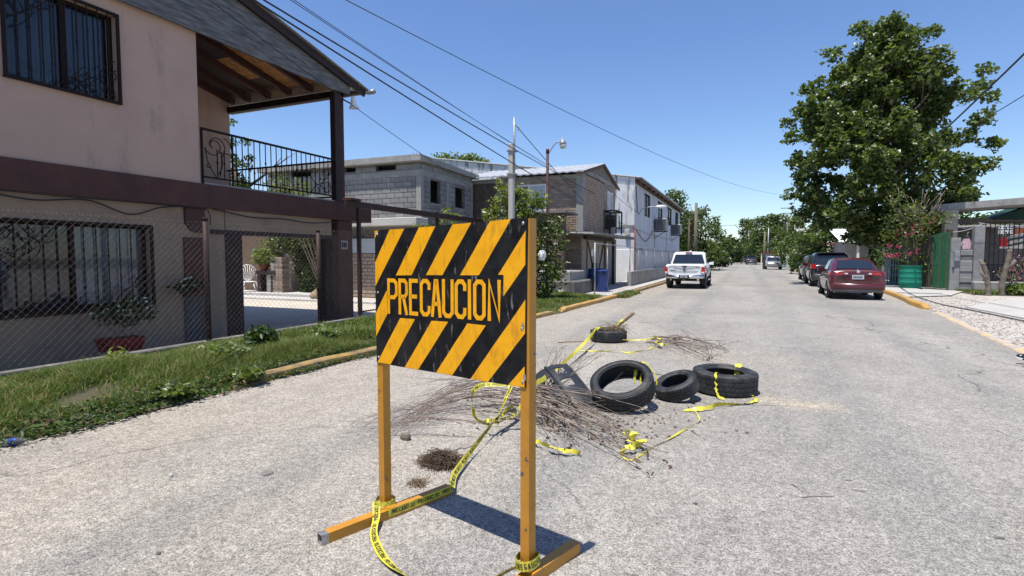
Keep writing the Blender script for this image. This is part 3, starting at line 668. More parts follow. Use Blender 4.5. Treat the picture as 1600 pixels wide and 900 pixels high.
b = MB(); b.box(-13.3, FX, 6.93, 11.7, 2.862, 2.90); part('balcony_floor', b, M['concrete'], house)

# ---- windows
def grille_window(name, y0, y1, z0, z1, mull, panes, curtain, bars, scrolls):
    """recessed window in the street front: frame, panes, pleated curtains, iron grille with collars and scrolls"""
    x = FX - 0.10
    b = MB()
    for q in ((y0, y1, z0, z0+.05), (y0, y1, z1-.05, z1), (y0, y0+.05, z0+.05, z1-.05), (y1-.05, y1, z0+.05, z1-.05), (mull-.03, mull+.03, z0+.05, z1-.05)): b.box(x-.05, x, *q)
    fr = part(name, b, M['iron'], house)
    for (a, c, cm) in panes:
        b = MB(); b.box(x-.035, x-.028, a, c, z0+.05, z1-.05)
        g = bpy.data.materials.get('window_glass')
        if g is None:
            g = bpy.data.materials.new('window_glass'); g.use_nodes = True; nt = g.node_tree
            gl = nt.nodes.new('ShaderNodeBsdfGlossy'); gl.inputs['Roughness'].default_value = 0.03; tr = nt.nodes.new('ShaderNodeBsdfTransparent'); tr.inputs[0].default_value = (.82,.86,.9,1); ms = nt.nodes.new('ShaderNodeMixShader'); fz = nt.nodes.new('ShaderNodeFresnel'); fz.inputs[0].default_value = 1.45
            nt.links.new(fz.outputs[0], ms.inputs[0]); nt.links.new(tr.outputs[0], ms.inputs[1]); nt.links.new(gl.outputs[0], ms.inputs[2]); nt.links.new(ms.outputs[0], nt.nodes['Material Output'].inputs[0])
        part('pane', b, g, fr)
        b = MB(); n_ = int((c - a) / 0.016); pts = []
        for i in range(n_ + 1):
            u = a + (c-a)*i/n_; pts.append((x-.09 + 0.022*math.sin(u*52 + 2*math.sin(u*7)) + .01*math.sin(u*131), u))
        for (xa, ua), (xb, ub) in zip(pts, pts[1:]): b.add([(xa,ua,z0),(xb,ub,z0),(xb,ub,z1),(xa,ua,z1)], [(0,1,2,3)], True)
        part('curtain', b, M[cm], fr)
    b = MB(); b.quad((x-.16,y0,z0),(x-.16,y1,z0),(x-.16,y1,z1),(x-.16,y0,z1)); part('backing', b, M['black'], fr)
    # grille
    gx = FX + 0.055
    b = MB()
    for q in ((y0-.02, y1+.02, z0-.02, z0+.02), (y0-.02, y1+.02, z1-.02, z1+.02), (y0-.02, y0+.02, z0+.02, z1-.02), (y1-.02, y1+.02, z0+.02, z1-.02)): b.box(gx-.018, gx+.018, *q)
    for yy_ in (y0, y1):
        for zz in (z0, z1): b.box(FX-.02, gx-.018, yy_-.012, yy_+.012, zz-.012, zz+.012)
    gr = part('window_grille', b, M['iron'], house)
    for (u, lo, hi, cols) in bars:
        b = MB(); b.box(gx-.007, gx+.007, u-.007, u+.007, lo, hi)
        for c_ in cols: b.lathe([(0,-.028),(.012,-.022),(.017,0),(.012,.022),(0,.028)], 8, Matrix.Translation((gx, u, c_)))
        part('bar', b, M['iron'], gr)
    for pts in scrolls:
        b = MB(); b.tube([(gx+.004, p, q) for p, q in pts], 0.008, 5); part('scroll', b, M['iron'], gr)
def mk_bars(y0, y1, z0, z1, n_, cols, lo_f=lambda t: 0, hi_f=lambda t: 0):
    out = []
    for i in range(1, n_):
        t = i / n_; u = y0 + (y1-y0)*t; out.append((u, z0 + lo_f(t), z1 - hi_f(t), [z0 + (z1-z0)*c for c in cols[i % len(cols)]]))
    return out
y0, y1, z0, z1 = LW; w = y1-y0; h = z1-z0
sc_l = []
def corner_scrolls(cy, cz, sy, sz, k=1.0):
    """a family of C and S scrolls growing out of a window corner"""
    out = [spiral(cy+sy*.17*k, cz+sz*.17*k, .02*k, .15*k, 200, -180), spiral(cy+sy*.13*k, cz+sz*.47*k, .015*k, .11*k, 90, 420),
           spiral(cy+sy*.47*k, cz+sz*.13*k, .015*k, .11*k, -60, 270)]
    out.append([(cy+sy*k*(.02+.62*math.sin(R(a))), cz+sz*k*(.62-.60*math.sin(R(a))*0.6-.26*(1-math.cos(R(a))))) for a in range(0, 95, 6)])
    out.append([(cy+sy*k*(.05+.75*a/20), cz+sz*k*(.05+.30*math.sin(math.pi*a/20))) for a in range(21)])
    out.append([(cy+sy*k*(.05+.30*math.sin(math.pi*a/20)), cz+sz*k*(.05+.75*a/20)) for a in range(21)])
    return out
grille_window('window', y0, y1, z0, z1, 4.86, [(y0+.05, 4.83, 'curtain'), (4.89, y1-.05, 'curtain_pale')], None,
              mk_bars(y0, y1, z0, z1, 17, [(.42,), (.62, .30), (.52,), (.25, .70)], lambda t: .0, lambda t: 0),
              corner_scrolls(y1-.03, z0+.03, -1, 1, .75) + corner_scrolls(y0+1.05, z1-.03, -1, -1, .8) + corner_scrolls(y0+1.05, z1-.03, 1, -1, .8))
y0, y1, z0, z1 = UW
grille_window('window', y0, y1, z0, z1, 4.86, [(y0+.05, 4.83, 'curtain'), (4.89, y1-.05, 'curtain')], None,
              mk_bars(y0, y1, z0, z1, 10, [(.25,), (.40, .05), (.55, .12), (.70, .22)]),
              corner_scrolls(y1-.03, z0+.03, -1, 1, .75) + corner_scrolls(y0+.03, z1-.03, 1, -1, .85) + corner_scrolls(y1-.45, z0+.03, -1, 1, .5))
# sill under lower window with chipped paint
b = MB(); b.box(FX+.001, FX+.03, LW[0]-.05, LW[1]+.05, LW[2]-.075, LW[2]-.022); part('window_sill', b, M['dark_maroon'], house)

# ---- balcony railing
rl = part('balcony_railing', MB().box(FX+.0, FX+.035, 6.95, 10.5, 3.86, 3.90).box(FX+.0, FX+.035, 6.95, 10.5, 2.985, 3.015).box(FX, FX+.03, 6.95, 6.985, 2.86, 3.86).box(FX, FX+.03, 7.60, 7.63, 2.90, 3.86)
          .box(-13.2, FX-.01, 10.62, 10.655, 3.86, 3.90).box(-13.2, FX-.01, 10.62, 10.655, 2.985, 3.015), M['iron'], house)
xr = FX + .0175
def baluster(p, lo, hi, col):
    b = MB(); b.box(p[0]-.007, p[0]+.007, p[1]-.007, p[1]+.007, lo, hi)
    b.lathe([(0,-.03),(.013,-.022),(.02,0),(.013,.022),(0,.03)], 8, Matrix.Translation((p[0], p[1], col)))
    return b
for i in range(20):
    y_ = 7.70 + i * 0.142
    part('baluster', baluster((xr, y_), 3.0, 3.87, 3.22 + .12*(i % 3)), M['iron'], rl)
for y_ in (7.28, 7.43): part('baluster', baluster((xr, y_), 3.0, 3.55, 3.3), M['iron'], rl)
for i in range(19):
    x_ = -13.1 + i * 0.155
    part('baluster', baluster((x_, 10.637), 3.0, 3.87, 3.25 + .12*(i % 3)), M['iron'], rl)
def scroll(pts): part('scroll', MB().tube(pts, .0095, 5), M['iron'], rl)
for pts in (spiral(7.20, 3.60, .04, .20, 250, -160), spiral(7.24, 3.60, .12, .22, 180, -60), [(7.20+.18*math.cos(R(a)), 3.45+.28*math.sin(R(a))-.12) for a in range(-60, 40, 8)], [(7.02, 3.55), (7.06, 3.3), (7.16, 3.12), (7.24, 3.02)], spiral(7.08, 3.22, .015, .05, 0, 360), [(7.42+.17*math.sin(R(a)), 3.52+.26*math.cos(R(a))) for a in range(0, 92, 10)], [(7.30, 3.52), (7.4, 3.49), (7.5, 3.5), (7.59, 3.46)], [(7.32, 3.05), (7.36, 3.25), (7.36, 3.5)]):
    scroll([(xr + .012, p, q) for p, q in pts])
for pts in (spiral(-9.75, 3.62, .03, .20, 250, -160), spiral(-9.62, 3.66, .02, .13, 200, -200), spiral(-10.1, 3.72, .02, .10, 0, 330), spiral(-9.7, 3.22, .03, .19, 120, 500), spiral(-10.05, 3.18, .02, .12, 60, 420), [(-10.2+.5*t/12, 3.55-.22*math.sin(math.pi*t/12)) for t in range(13)], [(-10.25+.55*t/12, 3.08+.26*math.sin(math.pi*t/12)) for t in range(13)]):
    scroll([(p, 10.652, q) for p, q in pts])
# ---- flood lamp on the post, cable under the band
fl = thing('floodlight', 'white bell shaped floodlight on the dark balcony roof post', 'lamp', (-9.12, 10.95, 5.25))
part('arm', MB().tube([(-9.22, 10.74, 5.40), (-9.2, 10.9, 5.37), (-9.13, 10.98, 5.33)], .018, 6), M['iron'], fl)
tl = Matrix.Translation((-9.09, 11.0, 5.30)) @ Matrix.Rotation(R(8), 4, 'X')
part('shade', MB().lathe([(.0,.20),(.045,.20),(.05,.16),(.06,.12),(.075,.05),(.11,-.04),(.135,-.075),(.13,-.08),(.10,-.04),(.05,.05)], 20, tl), M['white'], fl)
part('bulb', MB().lathe([(0,-.07),(.05,-.06),(.085,-.045),(.09,-.02),(.05,.03)], 16, tl), M['lamp_glass'], fl)
cb = MB()
hang = [(-9.215, 3.6, 2.40), (-9.215, 4.3, 2.31), (-9.215, 5.0, 2.37), (-9.215, 5.6, 2.20), (-9.215, 6.1, 2.35), (-9.215, 6.5, 2.40), (-9.215, 6.97, 2.39)]
cb.tube(catmull(hang, 8), .011, 5); cb.tube(catmull([(-9.215,3.4,2.41),(-9.215,4.6,2.395),(-9.215,5.3,2.40),(-9.215,6.97,2.405)], 6), .008, 5)
cb.tube(catmull([(-9.215,6.98,2.39),(-9.215,7.03,2.30),(-9.215,7.05,2.1)], 6), .009, 5)
cb.tube(catmull([(-9.215,7.1,2.41),(-9.215,8.0,2.31),(-9.215,8.8,2.33),(-9.215,9.6,2.29),(-9.215,10.6,2.39)], 8), .011, 5)
solo('electric_cable', cb, M['cable'], 'loose brown cable sagging beneath the maroon floor band', 'cable')

# ================================================================== CHAIN LINK FENCE
fence = thing('chain_link_fence', 'rusty chain link fence with dark posts in front of the pink house', 'fence', (-8.1, 5, 0))
FNX = -8.1
part('fence_base', MB().bbox(FNX-.10, FNX+.09, -5, 9.75, -.2, .13, .015), M['concrete_dark'], fence)
for (y_, t, zt) in ((-1.2, .035, 2.1), (2.4, .035, 2.1), (6.08, .042, 2.11), (8.60, .042, 2.03)):
    part('post', MB().tube([(FNX+.02, y_, .1), (FNX+.02, y_, zt)], t, 10).tube([(FNX+.02, y_, zt), (FNX+.02, y_, zt+.03)], t*1.15, 10), M['post_maroon'], fence)
b = MB(); dg = 0.098; fz0, fz1 = .15, 2.02; ya, yb2 = -1.5, 12.9
nz = fz1 - fz0
k = 0
y_ = ya - nz
while y_ < yb2 + nz:
    for sgn in (1, -1):
        pa = (y_, fz0) if sgn == 1 else (y_ + nz, fz0); pb = (y_ + nz, fz1) if sgn == 1 else (y_, fz1)
        def clip(p, q):
            (a0, c0), (a1, c1) = p, q
            if max(a0, a1) < ya or min(a0, a1) > yb2: return None
            t0, t1 = 0, 1
            for lim, s_ in ((ya, 1), (yb2, -1)):
                d0, d1 = s_*(a0-lim), s_*(a1-lim)
                if d0 < 0 and d1 < 0: return None
                if d0 < 0: t0 = max(t0, d0/(d0-d1))
                if d1 < 0: t1 = min(t1, d0/(d0-d1))
            return (a0+(a1-a0)*t0, c0+(c1-c0)*t0), (a0+(a1-a0)*t1, c0+(c1-c0)*t1)
        c_ = clip(pa, pb)
        if c_ and abs(c_[0][1]-c_[1][1]) > .01:
            (a0, c0), (a1, c1) = c_; xo = FNX + .055 + (.003 if sgn == 1 else -.003)
            wob = .012*math.sin(a0*2.1)
            b.tube([(xo+wob, a0, c0), (xo+.02*math.sin(a0*1.3), (a0+a1)/2, (c0+c1)/2), (xo+wob, a1, c1)], .0017, 3, caps=False)
            if c1 > fz1 - .02: b.tube([(xo+wob, a1, c1), (xo+wob+.004, a1 + sgn*.022, c1 + .05)], .0024, 3)
    y_ += dg
part('chain_mesh', b, M['wire'], fence, kind='stuff')
gate = thing('gateway', 'tall maroon steel gate frame beside the chain link fence', 'gate', (-8.1, 9.9, 0))
for y_ in (9.9, 13.3, 15.9): part('post', MB().bbox(FNX-.04, FNX+.04, y_-.04, y_+.04, -.2, 2.80, .006), M['post_maroon'], gate)
part('header', MB().box(FNX-.035, FNX+.035, 9.45, 16.2, 2.62, 2.76), M['post_maroon'], gate)
part('bracket', MB().box(FNX-.12, FNX+.12, 9.5, 9.86, 2.765, 2.81), M['rust_red'], gate)
part('rail', MB().tube([(FNX, 9.94, 1.98), (FNX, 13.2, 1.98)], .02, 6).tube([(FNX, 9.94, .25), (FNX, 13.2, .25)], .018, 6), M['rust_red'], gate)

# ================================================================== COURTYARD
bw = thing('brick_yard_wall', 'low brown brick wall at the back of the courtyard under a pale band', 'wall', (-14, 17.8, 0))
part('backing', MB().box(-18.2, -11.7, 17.70, 17.84, -.3, 1.66), M['brick_mortar'], bw)
b = MB(); rnd = random.Random(3)
for r_ in range(13):
    x = -18.2 + (0.12 if r_ % 2 else 0)
    while x < -11.8:
        if rnd.random() > .02: b.box(x, x+.225, 17.66+rnd.uniform(-.012,.006), 17.70, -.25+r_*.147, -.25+r_*.147+.115)
        x += .245
part('brick', b, M['brick'], bw, kind='stuff')
part('band', MB().box(-15.2, -11.7, 17.60, 17.835, 1.67, 2.25), M['pale_blue'], bw)
b = MB(); b.box(-26, -18.9, 17.2, 17.5, -.3, 3.2); solo('boundary_wall', b, M['back_wall'], 'plain tan stucco wall behind the white rocking chair', 'wall')
b = MB(); b.bbox(-24, -15.4, 16.05, 17.1, -.2, .06, .02); b.bbox(-19, -11.9, 15.3, 16.04, -.2, -.06, .02); struct('courtyard_step', b, M['concrete_pale'])
pier = thing('brick_pier', 'square brown brick pier between the potted plant and the hedge', 'pier', (-17.6, 16.6, 0))
for r_ in range(15):
    b = MB()
    for q in range(3): b.box(-17.95+q*.22+(.03 if r_ % 2 else 0), -17.95+q*.22+.2+(.03 if r_ % 2 else 0), 16.35, 16.75, .06+r_*.098, .06+r_*.098+.08)
    part('brick', b, M['brick'], pier)
part('core', MB().box(-17.9, -17.35, 16.37, 16.73, -.1, 1.5), M['brick_mortar'], pier)
bench = thing('plant_shelf', 'dark maroon shelf on a pale block carrying the flower pots', 'shelf', (-18.3, 16.5, 0))
part('top', MB().bbox(-18.75, -17.65, 16.3, 16.7, .78, .95, .01), M['dark_maroon'], bench)
part('leg', MB().bbox(-18.15, -17.8, 16.35, 16.65, .05, .78, .01), M['concrete'], bench); part('leg', MB().bbox(-18.7, -18.5, 16.35, 16.65, .05, .78, .01), M['dark_maroon'], bench)

def plant_cloud(name, center, rad, n, size, mats, wts, parent, seed=0, shape='leaf', flat=1.0, hollow=.4, label=None, kind=None, droop=.2):
    g = np.random.default_rng(seed); v = g.normal(size=(n,3)); v /= np.linalg.norm(v, axis=1)[:,None]
    rr = (hollow + (1-hollow)*g.random(n)**.6); lump = 1 + .22*np.sin(v[:,0]*5+seed) * np.sin(v[:,2]*6+seed*2) + .15*np.sin(v[:,1]*9+seed)
    P = v * (rr*lump)[:,None] * np.array(rad) + np.array(center)
    off = BASE.get(root_of(parent).name, Vector((0,0,0))) if parent else Vector((0,0,0))
    P = P - np.array(off)
    V, F = leaf_cloud(P, size, .5, shape, droop, seed)
    mi = np.tile(g.choice(len(mats), n, p=wts), 2)
    o = link_mesh(name, np_mesh(name, V, F, [M[q] for q in mats], mi), [])
    if parent: o.parent = parent
    return setp(o, label, None, None, kind)
def pot_mb(x, y, z, r0, r1, h): return MB().lathe([(0,0),(r0,0),(r1*.97,h*.86),(r1*1.06,h*.86),(r1*1.06,h),(r1*.93,h),(r1*.9,h*.85),(0,h*.85)], 20, Matrix.Translation((x, y, z)), smooth=False)
p = thing('potted_plant', 'yellow green bushy plant in a terracotta pot on the maroon shelf', 'plant', (-18.45, 16.5, .95))
part('pot', pot_mb(-18.45, 16.5, .95, .13, .19, .26), M['terracotta'], p); plant_cloud('leaves', (-18.45, 16.5, 1.52), (.5, .42, .4), 900, .12, ['leaf_y','leaf_pale','leaf_c'], [.5,.2,.3], p, 5)
p = thing('flower_pot', 'small pale pot beside the yellow green plant', 'pot', (-17.8, 16.45, .95))
part('pot', pot_mb(-17.8, 16.45, .95, .11, .16, .3), M['concrete_pale'], p); plant_cloud('leaves', (-17.8, 16.45, 1.38), (.22,.2,.18), 160, .09, ['leaf_b','leaf_pale'], [.6,.4], p, 6)
hd = thing('hedge', 'tall dark green climbing hedge against the courtyard brick wall', 'hedge', (-16.6, 17.1, -.15))
plant_cloud('leaves', (-16.3, 17.1, 1.1), (.95, .45, 1.4), 9000, .11, ['leaf_d','leaf_b','leaf_c'], [.55,.35,.10], hd, 8, hollow=.1)
plant_cloud('leaves', (-17.2, 17.0, 2.15), (1.7, .5, .6), 2600, .12, ['leaf_a','leaf_c','leaf_b'], [.4,.3,.3], hd, 9, hollow=.2)
part('stem', MB().tube([(-16.3,17.1,-.15),(-16.35,17.12,.8),(-16.4,17.1,1.6)], [.06,.05,.03], 6).tube([(-16.8,17.1,-.15),(-16.9,17.1,1.2),(-17.1,17.05,2.2)], [.05,.04,.02], 6), M['bark'], hd)
p = thing('garden_bush', 'small pale green bush at the foot of the courtyard brick wall', 'bush', (-12.5, 17.2, -.15)); plant_cloud('leaves', (-12.4, 17.1, .35), (.5,.35,.42), 700, .11, ['leaf_pale','leaf_c','leaf_b'], [.4,.4,.2], p, 12)
part('stem', MB().tube([(-12.5,17.2,-.15),(-12.45,17.15,.3)], [.03,.02], 5), M['bark'], p)
# white wrought rocking chair
ch = thing('rocking_chair', 'white wrought iron rocking chair with a fan shaped back', 'chair', (0, 0, 0)); cw = M['white']
part('seat', MB().lathe([(0,.40),(.24,.40),(.26,.415),(.24,.43),(0,.43)], 20), cw, ch)
fan = MB()
arc = [(.36*math.cos(R(a)), .26 + .05*math.sin(R(a)), .72 + .40*math.sin(R(a))) for a in range(-10, 191, 10)]
fan.tube(arc, .022, 6)
part('backrest', fan, cw, ch)
for a in range(5, 180, 17): part('spoke', MB().tube([(.06*math.cos(R(a)), .21, .45), (.35*math.cos(R(a)), .30, .72 + .39*math.sin(R(a)))], .013, 5), cw, ch)
for s_ in (-1, 1):
    part('armrest', MB().tube(catmull([(s_*.35,.27,.70),(s_*.38,.05,.68),(s_*.38,-.18,.66),(s_*.36,-.25,.58),(s_*.33,-.2,.54)], 5), .016, 6), cw, ch)
    part('leg', MB().tube([(s_*.22,-.15,.41),(s_*.30,-.22,.06)], .014, 6), cw, ch); part('leg', MB().tube([(s_*.22,.15,.41),(s_*.28,.25,.08)], .014, 6), cw, ch)
    part('rocker', MB().tube(catmull([(s_*.30,-.55,.20),(s_*.30,-.3,.06),(s_*.30,0,.02),(s_*.30,.3,.07),(s_*.30,.62,.26)], 6), .018, 6), cw, ch)
ch.location = (-19.15, 16.35, .06); ch.rotation_euler = (0, 0, R(62))
b = MB(); b.lathe([(0,0),(.17,.02),(.20,.12),(.14,.22),(.05,.32),(0,.42)], 9, Matrix.Translation((-14.9, 15.6, -.06)) @ Matrix.Rotation(R(14), 4, 'Y')); solo('sack', b, M['log'], 'small tan sack on the courtyard step by the hedge', 'sack')
# potted plants by the fence
p = thing('potted_plant', 'dark leafy plant with white flowers in a red trough pot behind the fence', 'plant', (-8.55, 5.0, 0.0))
part('pot', MB().loft([[(-8.7,4.78,.10),(-8.42,4.78,.10),(-8.42,5.22,.10),(-8.7,5.22,.10)], [(-8.74,4.74,.30),(-8.38,4.74,.30),(-8.38,5.26,.30),(-8.74,5.26,.30)]], smooth=False), M['terracotta'], p)
for k in range(9):
    a = k*.7; q = (-8.55+.08*math.cos(a), 5.0+.12*math.sin(a), .3); e = (-8.55+.16*math.cos(a*1.3), 5.12+.34*math.sin(a*1.7), .62+.1*(k % 3))
    part('stem', MB().tube(catmull([q, ((q[0]+e[0])/2, (q[1]+e[1])/2-.03, .5), e], 4), .007, 5), M['twig'], p)
plant_cloud('leaves', (-8.55, 5.12, .66), (.22, .46, .20), 420, .075, ['leaf_d','leaf_b'], [.6,.4], p, 15); plant_cloud('flower', (-8.50, 5.02, .74), (.2,.42,.14), 46, .05, ['petal_white'], [1], p, 16, hollow=.8)
p = thing('climbing_plant', 'pale flowered sprig climbing against the dark pilaster foot', 'plant', (-9.0, 6.6, .0))
part('stem', MB().tube(catmull([(-8.95,5.6,.6),(-9.0,6.0,.75),(-9.05,6.5,.95)], 5), .008, 5).tube([(-8.6,5.3,.55),(-8.95,5.6,.6)], .007, 5).tube([(-8.56,5.15,.3),(-8.6,5.3,.55)], .008, 5), M['twig'], p)
plant_cloud('leaves', (-9.05, 6.45, 1.0), (.12,.3,.16), 150, .08, ['leaf_d','leaf_b'], [.6,.4], p, 18); plant_cloud('flower', (-9.0, 6.45, 1.06), (.1,.25,.1), 16, .06, ['petal_white'], [1], p, 19, hollow=.8)
# wild plants on the verge
def verge_plant(px, py, rad, n, size, mats, wts, label, seed):
    q = G(px, py, .09); p = thing('weed', label, 'plant', (q.x, q.y, .07))
    plant_cloud('leaves', (q.x, q.y, .09+rad[2]*.8), rad, n, size, mats, wts, p, seed, hollow=.1, droop=.4)
    for k in range(5): part('stem', MB().tube([(q.x, q.y, .06), (q.x+.5*rad[0]*math.cos(k*1.3), q.y+.5*rad[1]*math.sin(k*1.3), .09+rad[2]*.9)], .005, 4), M['leaf_b'], p)
verge_plant(508, 533, (.22,.22,.14), 330, .085, ['leaf_pale','leaf_c'], [.75,.25], 'pale leafy weed on the verge below the third fence post', 31)
verge_plant(408, 545, (.26,.26,.20), 380, .10, ['leaf_d','leaf_b'], [.7,.3], 'dark leafy weed against the fence base near the carport', 32)
verge_plant(345, 562, (.34,.28,.13), 420, .08, ['leaf_pale','leaf_c','leaf_a'], [.5,.3,.2], 'sprawling pale weed between two fence posts', 33)
verge_plant(187, 572, (.16,.14,.14), 90, .085, ['leaf_y','leaf_pale'], [.6,.4], 'light green sprig on the verge in front of the red pot', 34)
verge_plant(385, 590, (.24,.2,.07), 260, .07, ['leaf_c','leaf_a'], [.5,.5], 'round leafy weed near the start of the left kerb', 35)
verge_plant(270, 615, (.26,.2,.06), 260, .065, ['leaf_a','leaf_c'], [.5,.5], 'low leafy weed at the road edge of the verge', 36)

# ================================================================== GREY BLOCK HOUSE
gh = thing('block_house', 'unfinished grey concrete block house with flat slab roof and empty windows', 'house', (-11.6, 17.86, 0))
GX, GY = -11.6, 17.86
fwin = [(18.55, 19.34, 3.68, 4.60), (20.55, 21.42, 3.66, 4.54)]
swin = [(-18.2, -17.1, 4.97, 5.26), (-15.32, -14.72, 5.0, 5.26), (-13.72, -12.74, 4.96, 5.22)]
b = MB(); wall_mb(b, (GX-.012,0,0), Y, Z, X, GY, 22.16, -.3, 5.22, fwin, .15)
wall_mb(b, (0,GY+.012,0), X, Z, (0,-1,0), -19.6, GX-.02, -.3, 5.22, swin, .15)
b.box(-19.6, -19.45, GY+.2, 22.16, -.3, 5.22); b.box(-19.4, GX-.2, 22.0, 22.15, -.3, 5.22); b.box(-19.4, GX-.17, GY+.2, 22.0, 2.5, 2.62)
part('wall', b, M['mortar'], gh)
b = MB(); b.add([(-19.95,GY-.28,5.24),(GX+.18,GY-.28,5.20),(GX+.18,22.5,5.10),(-19.95,22.5,5.22),(-19.95,GY-.28,5.46),(GX+.18,GY-.28,5.43),(GX+.18,22.5,5.30),(-19.95,22.5,5.42)], [(0,3,2,1),(4,5,6,7),(0,1,5,4),(1,2,6,5),(2,3,7,6),(3,0,4,7)])
part('roof', b, M['concrete'], gh)
b = MB(); b.box(GX-.004, GX+.02, GY+.0, 22.16, 4.66, 4.92); b.box(-19.6, GX+.018, GY-.022, GY+.008, 4.66, 4.90); b.box(GX-.2, GX+.022, GY-.024, GY+.18, 2.6, 4.655); b.box(GX-.1, GX+.021, 22.0, 22.17, 2.6, 4.655); b.box(GX-.1,GX+.019, 19.80, 20.06, 3.0, 4.655)
part('tie_beam', b, M['concrete'], gh)
for (a, c, d, e) in fwin: part('window_sill', MB().box(GX-.1, GX+.03, a-.05, c+.05, d-.07, d-.005), M['concrete'], gh)
def lay(u0, u1, v0, v1, bu, bv, gap, holes, limit, put, stuff, rnd):
    """running-bond courses; the first `limit` pieces singly, the rest into one mesh"""
    r_ = 0; cnt = 0; v = v0
    while v + bv <= v1 + .02:
        u = u0 - (bu / 2 if r_ % 2 else 0)
        while u < u1:
            a, c = max(u, u0), min(u + bu - gap, u1)
            segs = [(a, c)]
            for h in holes:
                if v + bv - gap > h[2] + .02 and v < h[3] - .02:
                    ns = []
                    for s0, s1 in segs:
                        if s1 <= h[0] or s0 >= h[1]: ns.append((s0, s1))
                        else:
                            if s0 < h[0]: ns.append((s0, h[0]))
                            if s1 > h[1]: ns.append((h[1], s1))
                    segs = ns
            for s0, s1 in segs:
                if s1 - s0 < .05: continue
                if cnt < limit: put(s0, s1, v, v + bv - gap)
                else: stuff(s0, s1, v, v + bv - gap)
                cnt += 1
            u += bu
        v += bv; r_ += 1
    return cnt
BM = {}
def unit_block(w, h, d, name, m):
    key = (name, round(w, 2), round(h, 2), round(d, 3))
    if key not in BM:
        mb = MB(); e = .006; mb.add([(-w/2,-d,-h/2),(w/2,-d,-h/2),(w/2,-d,h/2),(-w/2,-d,h/2),(-w/2+e,0,-h/2+e),(w/2-e,0,-h/2+e),(w/2-e,0,h/2-e),(-w/2+e,0,h/2-e)][:4] and
            [(-w/2,.02,-h/2),(w/2,.02,-h/2),(w/2,.02,h/2),(-w/2,.02,h/2),(-w/2+e,-d,-h/2+e),(w/2-e,-d,-h/2+e),(w/2-e,-d,h/2-e),(-w/2+e,-d,h/2-e)],
            [(4,5,6,7),(0,1,5,4),(1,2,6,5),(2,3,7,6),(3,0,4,7)])
        me = mb.mesh(name); me.materials.append(M[m]); BM[key] = me
    return BM[key]
rb = random.Random(5)
def block_put(parent, name, m, face, depth):
    off = BASE[parent.name]
    def put(u0, u1, v0, v1):
        d = depth + rb.uniform(-.004, .008)
        o = bpy.data.objects.new(name, unit_block(u1-u0, v1-v0, depth, name, m)); COL.objects.link(o); o.parent = parent
        c = (u0+u1)/2, (v0+v1)/2
        if face[0] == 'y': o.location = Vector((c[0], face[1] + rb.uniform(-.006, .004), c[1])) - off
        else: o.location = Vector((face[1] + rb.uniform(-.004, .006), c[0], c[1])) - off; o.rotation_euler = (0, 0, R(90))
        o.rotation_euler.x += rb.uniform(-.006, .006)
    return put
def block_stuff(mb, face, depth):
    def f(u0, u1, v0, v1):
        q = rb.uniform(-.006, .004)
        if face[0] == 'y': mb.box(u0, u1, face[1]-depth+q, face[1]+.02, v0, v1)
        else: mb.box(face[1]-.02, face[1]+depth-q, u0, u1, v0, v1)
    return f
sb = MB()
n1 = lay(GY+.19, 22.0, 2.62, 4.66, .40, .205, .012, fwin, 130, block_put(gh, 'block', 'block', ('x', GX-.012), .018), block_stuff(sb, ('x', GX-.012), .018), rb)
lay(-15.6, GX-.22, 2.62, 4.66, .40, .205, .012, swin, 170, block_put(gh, 'block', 'block', ('y', GY+.012), .018), block_stuff(sb, ('y', GY+.012), .018), rb)
lay(-19.5, -15.61, 2.62, 5.2, .40, .205, .012, swin, 0, None, block_stuff(sb, ('y', GY+.012), .018), rb)
lay(-15.6, GX-.02, 4.92, 5.2, .40, .205, .012, swin, 0, None, block_stuff(sb, ('y', GY+.012), .018), rb)
lay(GY+.05, 22.1, 4.93, 5.18, .40, .205, .012, [], 0, None, block_stuff(sb, ('x', GX-.012), .018), rb)
part('blocks', sb, M['block'], gh, kind='stuff')
part('ledge', MB().bbox(-15.2, GX+.35, 17.0, GY-.03, 2.72, 3.0, .02), M['concrete_pale'], gh)
part('rebar', MB().tube([(GX-.1,GY+.1,5.4),(GX-.1,GY+.1,5.62)], .008, 4).tube([(GX-.25,GY+.15,5.4),(GX-.27,GY+.15,5.58)], .008, 4).tube([(GX-.4,GY+.1,5.4),(GX-.38,GY+.1,5.6)], .008, 4), M['rust_red'], gh)

# ================================================================== BRICK HOUSE
M['door_wood'] = mat('door_wood', (.42,.37,.32), (.27,.235,.20), scale=6, rough=.9, bump=.4, stretch=(3,3,.35))
bh = thing('brick_house', 'old brown brick house with a white edged metal roof and porch', 'house', (-6.5, 22.56, 0))
BX, BY, BY2 = -6.5, 22.56, 28.9
sw = [(-9.55, -8.15, 3.35, 4.72)]
b = MB(); wall_mb(b, (0,BY,0), X, Z, (0,-1,0), -12.0, BX-.01, -.3, 4.98, sw, .2)
wall_mb(b, (BX,0,0), Y, Z, X, BY+.006, BY2, -.3, 5.18, [(23.3, 26.7, .1, 2.35), (27.1, 28.2, 3.45, 4.85)], .2)
b.box(-12, -11.8, BY+.2, BY2, -.3, 5); b.box(-11.8, BX-.2, BY2-.2, BY2, -.3, 5.2); b.box(-11.8, BX-.2, 26.9, 27.0, -.3, 5.0); b.box(-11.8,BX-.2,BY+.2,26.9,2.6,2.7)
part('wall', b, M['brick_mortar'], bh)
sb = MB()
lay(-8.1, BX-.25, 2.6, 4.9, .30, .105, .016, sw, 150, block_put(bh, 'brick', 'brick', ('y', BY), .022), block_stuff(sb, ('y', BY), .022), rb)
lay(-11.9, -8.12, 2.6, 4.9, .30, .105, .016, sw, 0, None, block_stuff(sb, ('y', BY), .022), rb)
